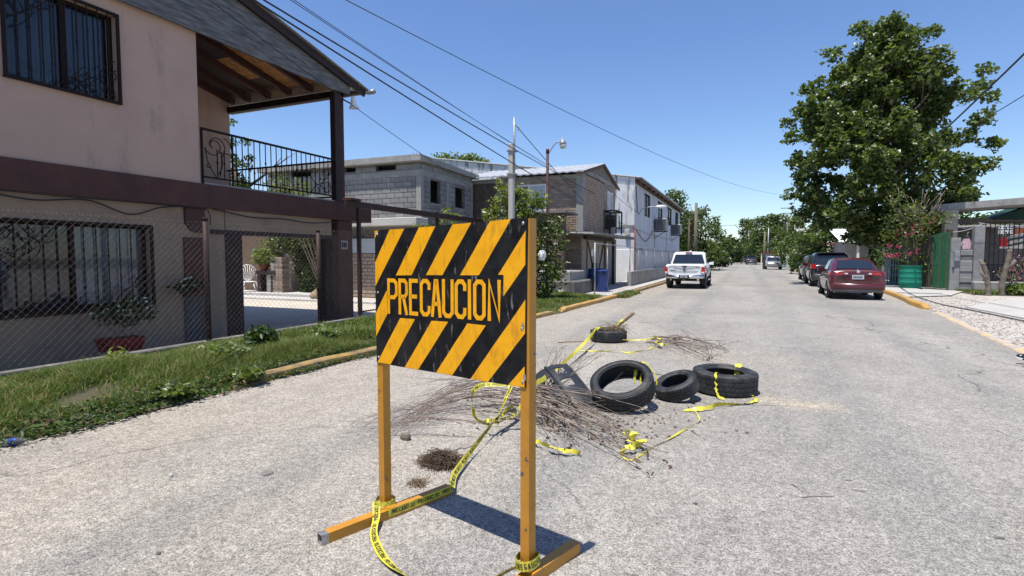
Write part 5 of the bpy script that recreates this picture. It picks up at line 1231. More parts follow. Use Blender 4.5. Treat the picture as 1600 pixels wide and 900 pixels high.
tree(742, 42, 236, 3.5, 'small loose treetop beside the stained metal shed wall', 53, ('leaf_a','leaf_pale','leaf_c'), (.4,.3,.3), size=.26, low=.7)
tree(366, 19.5, 180, 1.5, 'slender tree leaning beside the pink house balcony', 58, size=.15, low=.35, dens=330)
tree(1500, 44, 330, 8, 'leafy tree beyond the block pillars and slab canopy', 60, *dk, size=.28, low=.2)

def shrub(name, label, x, y_, blobs, dens, size, mats, wts, seed, stems, cat='shrub', shape='leaf', shell=.3):
    t = thing(name, label, cat, (x, y_, 0)); b = MB(); g = random.Random(seed)
    for k in range(stems):
        c = blobs[g.randrange(len(blobs))][0]
        b.tube(catmull([(x+g.uniform(-.2,.2), y_+g.uniform(-.15,.15), -.05), ((x+c[0])/2+g.uniform(-.2,.2), (y_+c[1])/2, c[2]*.5), c], 5), [.03]*10+[.02] if False else .018, 5)
    part('stem', b, M['bark'], t)
    crown('leaves', blobs, dens, size, mats, wts, t, seed, shape, shell, .3)
    return t
def blobs_px(lst, yy_): 
    out = []
    for (px, py, r_) in lst:
        p = PY(px, py, yy_); out.append(((p.x, p.y, p.z), (r_, r_*.9, r_*.85)))
    return out
shrub('shrub', 'tall yellow green citrus shrub beside the concrete service pole', -7.3, 16.6, blobs_px([(772,340,.35),(785,322,.5),(800,300,.40),(782,294,.22),(812,318,.45),(830,330,.45),(845,318,.30),(760,332,.22),(820,345,.5),(800,345,.6),(790,375,.6),(825,375,.6),(780,285,.16),(812,300,.35),(765,345,.4),(838,310,.4),(792,310,.4)], 16.6), 900, .13, ['leaf_y','leaf_c','leaf_a'], [.45,.35,.20], 81, 9)
shrub('shrub', 'sprawling dark green shrub below the rusty street lamp', -6.6, 16.8, blobs_px([(848,360,.45),(860,372,.45),(850,395,.5),(842,420,.55),(862,408,.45),(875,385,.25),(858,440,.5),(845,450,.45),(870,425,.3),(835,395,.5),(876,372,.25),(862,350,.4),(866,425,.45),(852,455,.4)], 16.8), 1000, .11, ['leaf_a','leaf_b','leaf_c'], [.35,.35,.30], 82, 9)
shrub('garden_bush', 'yellow green bush in front of the grey house second window', -10.9, 18.6, blobs_px([(700,332,.35),(712,340,.3),(690,342,.3),(705,352,.4)], 18.6), 420, .13, ['leaf_y','leaf_c','leaf_a'], [.45,.35,.20], 83, 5)
shrub('garden_bush', 'small yellow green bush at the corner of the grey house', -11.9, 17.0, blobs_px([(660,352,.25),(652,356,.2),(668,360,.3)], 16.8), 420, .12, ['leaf_y','leaf_c','leaf_a'], [.45,.35,.20], 84, 4)
shrub('garden_bush', 'yellow green bush seen through the balcony railing', -15.2, 16.5, blobs_px([(440,285,.5),(448,300,.55),(470,298,.5),(432,305,.5),(460,312,.6),(476,290,.25)], 16.5), 300, .15, ['leaf_y','leaf_c','leaf_a'], [.40,.35,.25], 85, 6)
bag = G(846, 402, 0)
t = thing('bag', 'crumpled white plastic bag caught on the dark shrub by the sign edge', 'bag', (-6.3, 15.9, 1.5))
bm_ = bmesh.new(); bmesh.ops.create_icosphere(bm_, subdivisions=3, radius=1); gB = random.Random(4)
for v in bm_.verts: v.co = Vector((v.co.x*.11, v.co.y*.1, v.co.z*.15)) * (1 + .28*math.sin(v.co.x*7+v.co.z*5) * math.sin(v.co.y*6+v.co.z*9)) 
p = PY(847, 399, 15.75)
for v in bm_.verts: v.co += p - Vector((-6.3, 15.9, 1.5))
me = bpy.data.meshes.new('sheet'); bm_.to_mesh(me); bm_.free(); link_mesh('sheet', me, M['white'], t)
t['label'] = 'crumpled white plastic bag caught on the dark shrub by the sign edge'
# bougainvillea and pink flower bush on the right
bo = thing('bougainvillea', 'bougainvillea bush with magenta flowers beside the green barrel', 'shrub', (7.0, 31.0, 0))
bl = blobs_px([(1400,345,.6),(1420,330,.6),(1440,345,.6),(1390,370,.5),(1412,372,.6),(1435,370,.55),(1455,350,.5),(1392,395,.5),(1412,400,.5),(1432,398,.45),(1440,420,.35),(1418,418,.4),(1470,340,.5),(1400,310,.5)], 30.1)
crown('leaves', bl, 420, .13, ['leaf_b','leaf_a','leaf_c'], [.25,.4,.35], bo, 86, 'leaf', .3)
crown('flowers', blobs_px([(1398,399,.22),(1430,393,.22),(1390,385,.16),(1385,398,.18),(1422,365,.18),(1412,420,.12),(1404,384,.12),(1420,398,.15)], 29.7), 420, .10, ['petal_pink'], [1], bo, 87, 'leaf', .3)
crown('red_bracts', blobs_px([(1405,365,.3),(1440,355,.35),(1392,378,.3),(1425,350,.3),(1455,340,.3)], 29.6), 110, .09, ['petal_red','petal_pink'], [.8,.2], bo, 88, 'leaf', .3)
b = MB(); g = random.Random(2)
for k in range(26):
    c = PY(1425+g.uniform(-45,55), 300+g.uniform(-8,30), 30.6); b.tube(catmull([(7.2+g.uniform(-.3,.3), 31, -.05), (7.2+g.uniform(-.5,.5), 30.9, 2.2), c], 5), .012, 4)
part('stems', b, M['twig'], bo)
pb = thing('flower_bush', 'bush of lilac pink flowers on the low wall by the railings', 'shrub', (10.0, 28.4, 0))
bl = blobs_px([(1572,425,.4),(1590,415,.45),(1600,430,.5),(1580,440,.4),(1612,420,.5),(1598,445,.4),(1620,440,.5)], 28.4)
crown('leaves', bl, 330, .09, ['leaf_b','leaf_a'], [.6,.4], pb, 89, 'leaf', .4); crown('flowers', [(c, (r_[0]*1.05, r_[1]*1.05, r_[2]*1.02)) for c, r_ in bl], 260, .07, ['petal_lilac','petal_pink'], [.8,.2], pb, 90, 'leaf', .85)
part('stem', MB().tube([(10.0,28.4,0),(10.1,28.4,1.0)], .03, 5), M['bark'], pb)
gp = thing('garden_plant', 'leafy green plant at the foot of the right hand stump', 'plant', (9.7, 27.2, 0)); plant_cloud('leaves', (9.7, 27.1, .22), (.55,.4,.25), 420, .13, ['leaf_c','leaf_a'], [.5,.5], gp, 91, hollow=.1)
part('stem', MB().tube([(9.7,27.2,0),(9.7,27.1,.25)], .02, 5), M['leaf_b'], gp)

# ================================================================== RIGHT SIDE
# green bar gate, block pillars, low wall, railings
gt = thing('bar_gate', 'green and brown vertical bar gate standing open by the green barrel', 'gate', (7.8, 29.9, 0))
ga, gb2 = Vector((7.42, 30.7, 0)), Vector((8.18, 29.35, 0))
for k in range(19):
    q = ga.lerp(gb2, k/18); zt = 2.42 + .22*k/18
    part('bar', MB().box(q.x-.03, q.x+.03, q.y-.02, q.y+.02, .12, zt), M['brown_green'] if k < 9 or k % 4 == 1 else M['green_paint'], gt)
for z0, z1 in ((.18, .18), (2.30, 2.52), (1.2, 1.2)): part('rail', MB().bar((ga.x, ga.y+.03, z0), (gb2.x, gb2.y+.03, z1), .03, .06), M['brown_green'], gt)
part('sheet', MB().quad((7.75,30.15,.2),(8.15,29.43,.2),(8.15,29.43,1.8),(7.75,30.15,1.8)), M['green_paint'], gt)
def pillar(x0, x1, y0, y1, h, label, n):
    t = thing('block_pillar', label, 'pillar', ((x0+x1)/2, (y0+y1)/2, 0))
    for k in range(n):
        z0 = -.1 + (h+.1)*k/n; part('block', MB().bbox(x0+.004*(k % 2), x1-.004*(k % 2), y0+.004*(k % 3), y1, z0, -.1 + (h+.1)*(k+1)/n - .012, .012), M['block'], t)
    part('mortar', MB().box(x0+.015, x1-.015, y0+.015, y1-.015, -.1, h-.02), M['mortar'], t)
    return t
p1 = pillar(8.22, 8.56, 29.2, 29.55, 2.36, 'shorter grey block pillar with a small meter box beside the green gate', 4)
part('meter_box', MB().bbox(8.33, 8.52, 29.12, 29.195, 1.35, 1.75, .01), M['galv'], p1); part('lamp', MB().box(8.28, 8.36, 29.15, 29.195, 1.0, 1.06), M['black'], p1)
pillar(9.02, 9.38, 29.2, 29.55, 2.86, 'taller grey block pillar at the left end of the railings', 4)
bwl = thing('block_wall', 'low grey block wall between the two pillars', 'wall', (8.8, 29.4, 0)); b = MB(); rnd = random.Random(8)
for r_ in range(8):
    part('block', MB().bbox(8.565, 9.01, 29.26+rnd.uniform(-.02,.02), 29.48, -.05+r_*.235, .175+r_*.235, .02), M['block'], bwl)
part('mortar', MB().box(8.57, 9.005, 29.272, 29.46, -.1, 1.83), M['mortar'], bwl)
rf = thing('iron_railings', 'dark iron railings on a low ledge right of the block pillars', 'railings', (10.4, 29.4, 0))
for z_ in (2.95, 1.15, .85, .28): part('rail', MB().box(9.39, 13.5, 29.36, 29.40, z_, z_+.05), M['iron'], rf)
for k in range(26): part('bar', MB().box(9.42+k*.16, 9.445+k*.16, 29.365, 29.39, .25, 2.98), M['iron'], rf)
b = MB()
for k in range(25): b.tube(spiral(9.50+k*.16, 1.0, .02, .06, 0, 360, 10) and [(u, 29.378, v) for u, v in spiral(9.50+k*.16, 1.02, .02, .065, 0, 360, 10)], .01, 4)
part('scrollwork', b, M['iron'], rf)
part('ledge', MB().bbox(9.0, 13.5, 28.9, 29.6, -.1, .46, .03), M['concrete'], rf)
sp = thing('slab_canopy', 'thick weathered concrete slab canopy over the right hand entrance', 'canopy', (10, 30, 3.6))
a, c = PY(1420, 333, 31.6), PY(1625, 317, 31.0)
b = MB(); vs = []
for dz in (0, .30):
    for (p, q) in ((a, 0), (c, 0), (c, 2.2), (a, 2.2)): vs.append((p.x + q*.85, p.y + q*1.1, p.z + dz + q*.03))
b.add(vs, [(0,3,2,1),(4,5,6,7),(0,1,5,4),(1,2,6,5),(2,3,7,6),(3,0,4,7)]); part('slab', b, M['concrete'], sp)
q = PY(1488, 345, 30.6); part('column', MB().box(q.x-.24, q.x+.24, 30.7, 31.1, -.1, 3.65), M['concrete_dark'], sp)
q2 = PY(1600, 345, 29.8); part('column', MB().box(q2.x+1.2, q2.x+1.5, 29.7, 30.0, -.1, 3.5), M['concrete'], sp)
part('lower_beam', MB().box(9.3, 14, 33.4, 33.65, 3.14, 3.42), M['concrete_dark'], sp)
part('rebar', MB().tube([(12.2,28.6,3.6),(12.2,28.6,4.5)], .02, 4).tube([(12.5,28.4,3.6),(12.48,28.4,4.7)], .02, 4), M['rust_red'], sp)
aw = thing('awning', 'dark green sloping awning behind the slab canopy', 'awning', (13, 33, 3))
p, q, r_ = PY(1552, 343, 33), PY(1600, 318, 33), PY(1625, 345, 33)
part('cloth', MB().add([tuple(p), (q.x+1.5, 33, q.z+.5), (r_.x+1, 33.02, r_.z), (p.x+.3, 35.5, p.z+.2), (q.x+1.8, 35.5, q.z+.7)], [(0,1,2),(0,3,4,1)]), mat('green_cloth', (.012,.045,.035), (.008,.03,.025), rough=.8), aw)
part('pole', MB().tube([(r_.x+.3,33.05,0),(r_.x+.3,33.05,r_.z)], .04, 6), M['iron'], aw)
yd = thing('yard_house', 'low grey house at the back of the right hand yard', 'house', (12, 37, 0))
part('wall', MB().box(8.4, 18, 36, 36.2, -.1, 3.1).box(8.4, 8.6, 36.2, 42, -.1, 3.1), M['concrete_dark'], yd); part('roof', MB().add([(8.0,35.4,3.0),(18.5,35.4,3.0),(18.5,42,3.5),(8.0,42,3.5)], [(0,1,2,3)]), M['concrete_dark'], yd)
part('door', MB().box(10.6, 11.5, 35.97, 35.995, -.1, 2.1), M['black'], yd)
# washing on the lines
def washing_line(p, q, sag, label):
    b = MB(); p = Vector(p); q = Vector(q); b.tube([p.lerp(q, t/12) - Vector((0,0,sag*4*(t/12)*(1-t/12))) for t in range(13)], .014, 4)
    return solo('washing_line', b, M['concrete_pale'], label, 'line')
washing_line((8.3, 29.75, 2.62), (9.4, 29.7, 2.95), .10, 'pale washing line from the rusty post to the taller pillar')
washing_line((9.3, 29.75, 3.0), (13.4, 28.6, 2.85), .22, 'washing line sagging behind the iron railings')
part('post', MB().box(8.16, 8.36, 29.56, 29.7, 1.9, 2.72), M['rust_red'], p1, label='rusty steel post')
def cloth_mb(pts_top, pts_bot, wave=.04, n=10, x_off=0):
    b = MB(); rows = []
    for j in range(7):
        v = j/6; rows.append([Vector(pts_top[0]).lerp(Vector(pts_top[1]), i/n).lerp(Vector(pts_bot[0]).lerp(Vector(pts_bot[1]), i/n), v) + Vector((0, wave*math.sin(i*1.9+x_off)*(.3+v), .01*math.sin(i*2.3))) for i in range(n+1)])
    vs = [p for r_ in rows for p in r_]; b.add(vs, [(j*(n+1)+i, j*(n+1)+i+1, (j+1)*(n+1)+i+1, (j+1)*(n+1)+i) for j in range(6) for i in range(n)], True); return b
def garment(name, label, px0, px1, py0, py1, y_, m, sleeves=True):
    a, c = PY(px0, py0, y_), PY(px1, py1, y_); t = thing(name, label, 'clothing', ((a.x+c.x)/2, y_, c.z)); w = c.x-a.x; h = a.z-c.z
    part('body', cloth_mb(((a.x+w*.25,y_,a.z),(c.x-w*.25,y_,a.z)), ((a.x+w*.12,y_,c.z),(c.x-w*.08,y_,c.z))), m, t)
    if sleeves:
        part('sleeve', cloth_mb(((a.x+w*.25,y_+.01,a.z),(a.x+w*.25,y_+.01,a.z-h*.35)), ((a.x-w*.02,y_+.02,a.z-h*.55),(a.x+w*.12,y_+.02,a.z-h*.78)), .02, 5), m, t)
        part('sleeve', cloth_mb(((c.x-w*.25,y_+.01,a.z),(c.x-w*.25,y_+.01,a.z-h*.35)), ((c.x+w*.02,y_+.02,a.z-h*.5),(c.x-w*.1,y_+.02,a.z-h*.75)), .02, 5), m, t)
    part('hanger', MB().tube([((a.x+c.x)/2-w*.2,y_,a.z),((a.x+c.x)/2,y_,a.z+.16),((a.x+c.x)/2+w*.2,y_,a.z)], .012, 4).tube([((a.x+c.x)/2,y_,a.z+.16),((a.x+c.x)/2+.05,y_,a.z+.28)], .012, 4), M['concrete_pale'], t)
garment('shirt', 'white and pink printed shirt hanging above the low block wall', 1501, 1519, 373, 389, 29.8, mat('pink_print', (.72,.62,.66), (.62,.32,.42), scale=9, rough=.9))
garment('shirt', 'red shirt hanging behind the iron railings', 1561, 1576, 371, 385, 31.0, mat('red_cloth', (.34,.02,.03), (.24,.015,.02), rough=.9))
t = thing('striped_cloth', 'white cloth with dark stripes draped behind the railings', 'cloth', (13, 31.6, 1.8)); b = MB(); a, c = PY(1570,366,31.6), PY(1612,388,31.6)
part('sheet', cloth_mb(((a.x+.2,31.6,a.z),(c.x,31.6,a.z+.1)), ((a.x-.1,31.9,c.z),(c.x,31.9,c.z)), .05), M['white'], t)
for k in range(2): part('stripe', cloth_mb(((a.x+.05,31.54,a.z-.22-.26*k),(c.x,31.54,a.z-.02-.24*k)), ((a.x+.0,31.54,a.z-.34-.26*k),(c.x,31.54,a.z-.14-.24*k)), .05), M['car_dark_grey'], t)
a, c = PY(1586,357,31), PY(1606,366,31); solo('orange_cloth', cloth_mb(((a.x,31,a.z),(c.x,31,a.z)), ((a.x,31.02,c.z),(c.x,31.02,c.z+.1))), mat('orange_cloth', (.36,.10,.05), (.28,.07,.04), rough=.9), 'faded orange cloth hanging on the line at the right edge', 'cloth')
t = thing('banner', 'dark banner with worn white lettering behind the railings', 'banner', (12.0, 31.4, 2.5)); a, c = PY(1558,353,31.4), PY(1584,367,31.4)
part('sheet', MB().box(a.x, c.x, 31.4, 31.42, c.z, a.z), M['car_dark_grey'], t); b = MB(); rnd = random.Random(2)
for row in (0, 1):
    for k in range(5):
        x_ = a.x + .06 + k*(c.x-a.x-.1)/5; z_ = c.z + .06 + row*(a.z-c.z)*.48; hh = (a.z-c.z)*.36; w = .10
        b.box(x_, x_+.035, 31.385, 31.398, z_, z_+hh); b.box(x_+.036, x_+w, 31.385, 31.398, z_+hh-.05, z_+hh)
        if rnd.random() > .4: b.box(x_+.036, x_+w, 31.385, 31.398, z_, z_+.05)
part('lettering', b, M['white'], t, kind='stuff')
t = thing('parasol', 'yellow and white parasol top showing between the pillars', 'parasol', (9.0, 33, 1.8)); q = PY(1503, 380, 33)
part('canopy', MB().lathe([(0,.25),(.4,.12),(.75,-.12)], 12, Matrix.Translation((q.x,33,q.z))), mat('yellow_cloth', (.62,.46,.10), (.66,.62,.50), scale=2, rough=.8), t); part('pole', MB().tube([(q.x,33,0),(q.x,33,q.z+.3)], .03, 6), M['galv'], t)
# stumps
def stump(x, y_, pts, label):
    t = thing('tree_stump', label, 'stump', (x, y_, 0)); k = len(pts)
    part('trunk', MB().tube(catmull([(x+a, y_+c_, z_) for a, c_, z_ in pts], 5), [.105+.010*math.sin(i*1.7)+.008*math.sin(i*3.1) - .0015*i for i in range((k-1)*5+1)], 10), M['pole_wood'], t); return t
s_ = stump(8.62, 26.3, [(0,0,-.1),(.0,0,.3),(-.05,0,.6),(-.12,0,.95),(-.22,0,1.28)], 'leaning forked stump nearer the block pillars'); part('branch', MB().tube([(8.58,26.3,.85),(8.46,26.28,1.1),(8.30,26.3,1.42)], [.075,.065,.055], 8).tube([(8.56,26.3,.6),(8.34,26.3,1.0)],[.07,.05],8), M['pole_wood'], s_)
s_ = stump(9.22, 26.8, [(0,0,-.1),(-.02,0,.4),(.04,0,.9),(.12,0,1.35),(.16,0,1.80)], 'taller cut stump with a broken side branch'); part('branch', MB().tube([(9.28,26.8,1.0),(9.48,26.8,1.25),(9.55,26.8,1.4)], [.09,.07,.05], 8), M['pole_wood'], s_)
# teal gate, rails
tg = thing('teal_gate', 'teal grid gate standing behind the maroon sedan', 'gate', (6.9, 33.5, 0)); b = MB()
ta, tb_ = PY(1382, 440, 33.5), PY(1407, 440, 33.5)
for k in range(7): part('bar', MB().box(ta.x+(tb_.x-ta.x)*k/6-.025, ta.x+(tb_.x-ta.x)*k/6+.025, 33.48, 33.52, .1, 2.5 if k in (0,6) else 2.3), M['teal_paint'], tg)
for z_ in (.15, .55, 1.05, 2.25): part('rail', MB().box(ta.x, tb_.x, 33.45, 33.475, z_, z_+.05), M['teal_paint'], tg)
part('leaf', MB().box(tb_.x+.03, tb_.x+.25, 33.4, 33.46, .1, 1.9), M['concrete'], tg, label='grey side panel')
barrel(6.95, 29.9, .43, 1.0, M['green_plastic'], 'barrel', 'large sea green plastic barrel on the right pavement')
b = MB(); pts = [(6.6,30.0,.12),(6.2,27.5,.12),(5.9,25,.06),(5.75,22.6,.03),(5.65,20.5,.03),(5.8,18.6,.03),(5.9,16.5,.03),(5.95,14.5,.04),(6.0,12.5,.03),(6.0,9,.03)]
b.tube(catmull(pts, 6), .022, 6); solo('hose', b, M['car_dark_grey'], 'black hose lying along the gravel from the green barrel', 'hose')
# houses and stalls far on the right
oh = thing('orange_house', 'small orange walled house far behind the dark parked cars', 'house', (8, 78, 0)); a = PY(1257, 372, 78); part('wall', MB().box(a.x-.4, a.x+2.5, 78, 82, 0, a.z+.4), mat('orange_wall', (.36,.13,.06), (.30,.11,.05), rough=.9), oh); part('roof', MB().add([(a.x-.8,77.5,a.z+.35),(a.x+3,77.5,a.z+.35),(a.x+3,82,a.z+1.4),(a.x-.8,82,a.z+1.4)], [(0,1,2,3)]), M['concrete'], oh)
rh = thing('pale_house', 'pale house with white sloping roof under the big tree', 'house', (9, 47, 0)); a = PY(1330, 385, 47); part('wall', MB().box(a.x-.4, a.x+9, 47, 53, 0, 2.7), M['concrete'], rh); part('roof', MB().add([(a.x-.8,46.3,2.65),(a.x+9.5,46.3,2.65),(a.x+9.5,53,3.9),(a.x-.8,53,3.9),(a.x-.8,46.3,2.58),(a.x+9.5,46.3,2.58)], [(0,1,2,3),(4,5,1,0)]), M['white'], rh)
for k in range(4): part('post', MB().box(a.x+.3+k*1.6, a.x+.45+k*1.6, 46.5, 46.65, 0, 2.6), M['white'], rh)
for k in range(2): part('window', MB().box(a.x+1.1+k*3, a.x+2.3+k*3, 46.96, 46.99, .9, 2.1), M['glass'], rh)
st = thing('street_stall', 'stall with red sunshade and blue white goods behind the dark suv', 'stall', (6.4, 58, 0)); a = PY(1262, 398, 58); c = PY(1287, 386, 58)
part('sunshade', MB().add([(a.x-.2,57.4,c.z-.05),(c.x+.9,57.4,c.z+.25),(c.x+.9,59.4,c.z+.5),(a.x-.2,59.4,c.z+.2)], [(0,1,2,3)]), mat('red_shade', (.34,.06,.05), (.26,.05,.04), rough=.8), st)
for x_ in (a.x, c.x+.6): part('post', MB().box(x_, x_+.08, 57.5, 57.58, 0, c.z), M['white'], st)
part('counter', MB().box(a.x, a.x+1.0, 57.8, 58.6, 0, 1.5), mat('orange_wall', (.4,.2,.1)), st); part('poster', MB().box(a.x+.4, a.x+1.4, 57.7, 57.74, 1.1, 2.2), M['pale_blue'], st); part('goods', MB().box(a.x+.5, a.x+1.5, 57.6, 57.68, 2.0, 2.6), mat('red_goods', (.42,.03,.05), (.5,.4,.4), scale=3), st)
bh2 = thing('blue_fence', 'turquoise painted fence far off beside the silver car', 'fence', (6.5, 84, 0)); a = PY(1222, 412, 84); 
for k in range(8): part('board', MB().box(a.x+k*.36, a.x+k*.36+.33, 84, 84.05, 0, 1.5), M['teal_paint'], bh2)
pw = thing('gate_post', 'pale concrete gate post by the street tree', 'post', (6.5, 70, 0)); a = PY(1231, 412, 70); part('shaft', MB().bbox(a.x-.15, a.x+.15, 70, 70.3, 0, 1.8, .02), M['concrete_pale'], pw); part('cap', MB().bbox(a.x-.2, a.x+.2, 69.95, 70.35, 1.803, 1.9, .02), M['concrete'], pw)
fh = thing('distant_house', 'low white house at the far end of the street', 'house', (0, 190, 0)); a = PY(1150, 400, 190); part('wall', MB().box(a.x, a.x+7, 190, 195, 0, 3.2), M['white_wall'], fh); part('roof', MB().box(a.x-.5, a.x+7.5, 189, 196, 3.2, 3.5), M['concrete'], fh); part('door', MB().box(a.x+2, a.x+4.2, 189.9, 189.98, 0, 2.2), M['black'], fh)
hl = thing('distant_shop', 'small tan roofed shop front far down the right pavement', 'shop', (6, 100, 0)); a = PY(1188, 396, 100); part('roof', MB().box(a.x, a.x+2.4, 99, 101, a.z, a.z+.15), M['terracotta'], hl); part('post', MB().box(a.x+.1, a.x+.25, 99.1, 99.25, 0, a.z), M['white'], hl); part('wall', MB().box(a.x+.6, a.x+5, 100.5, 102, 0, a.z), M['pale_blue'], hl)
lh = thing('left_garden_wall', 'low pale wall with pickets along the left pavement beyond the pickup', 'wall', (-5.4, 90, 0)); part('wall', MB().box(-5.6, -5.4, 62, 130, 0, .7), M['concrete'], lh)
for k in range(22): part('picket', MB().box(-5.56, -5.44, 62+k*3, 62.5+k*3, .7, 1.4), M['white'], lh)
lh.name = 'garden_wall'

# ================================================================== VEHICLES (drawn at the origin, nose towards +y, then set in place)
def wheel(parent, x, y_, r_, w, m_rim='alloy'):
    """tyre with rounded shoulders and a dished rim; x is the outer face"""
    s_ = 1 if x > 0 else -1
    mt = Matrix.Translation((x - s_*w/2, y_, r_)) @ Matrix.Rotation(R(90)*s_, 4, 'Y')
    b = MB(); b.lathe([(r_*.62,-w/2),(r_*.90,-w/2),(r_*.97,-w*.42),(r_,-w*.28),(r_,w*.28),(r_*.97,w*.42),(r_*.90,w/2),(r_*.62,w/2),(r_*.62,-w/2)], 26, mt)
    t = part('wheel', b, M['rubber'], parent)
    b = MB(); b.lathe([(0,w*.30),(r_*.16,w*.32),(r_*.20,w*.2),(r_*.5,w*.28),(r_*.60,w*.47),(r_*.64,w*.47),(r_*.62,w*.2)], 22, mt); part('rim', b, M[m_rim], t)
    b = MB()
    for k in range(5):
        a = k*2*math.pi/5; p = mt @ Vector((r_*.15*math.cos(a), r_*.15*math.sin(a), w*.36)); q = mt @ Vector((r_*.60*math.cos(a), r_*.60*math.sin(a), w*.46)); b.bar(p, q, .05, .035, (1,0,0))
    part('spokes', b, M[m_rim], t)
def section(w, zb, zs, zt, crown=.04, tuck=.06, sh=.05):
    """body section: half width w, underside zb, waist zs, top zt"""
    h = [(w-tuck*1.6, zb), (w-tuck*.35, zb+.10), (w, zb+(zs-zb)*.55), (w-.01, zs), (w-sh, zt-.04), (w-sh-.07, zt), (w*.5, zt+crown*.8), (0, zt+crown)]
    return [(x, z) for x, z in h] + [(-x, z) for x, z in reversed(h[:-1])]
def ring(y_, sec, bow=0.0): return [(x, y_ - bow*(x*x), z) for x, z in sec]
def arches(parent, spots, r_):
    b = MB()
    for (x, y_) in spots:
        s_ = 1 if x > 0 else -1
        pts = [(y_ + r_*1.13*math.cos(R(a)), r_ + r_*1.13*math.sin(R(a))) for a in range(-18, 199, 12)]
        n = len(pts)
        b.add([(x + s_*.006, p, q) for p, q in pts] + [(x - s_*.10, p, q) for p, q in pts], [tuple(range(n)) if s_ > 0 else tuple(range(n-1,-1,-1))])
    part('wheel_arch', b, M['black'], parent)
def quad_patch(mb, pts): mb.add(pts, [tuple(range(len(pts)))]); return mb
def plate(parent, y_, x, z_, w=.34, h=.16, face=-1, txt=6):
    p = part('number_plate', MB().box(x-w/2, x+w/2, min(y_, y_+face*.012), max(y_, y_+face*.012), z_, z_+h), M['pale_blue'], parent)
    b = MB()
    for k in range(txt): b.box(x-w*.40+k*w*.8/txt, x-w*.40+(k+.7)*w*.8/txt, y_+face*.016-.002, y_+face*.016, z_+h*.28, z_+h*.72)
    part('numerals', b, M['car_dark_grey'], p)

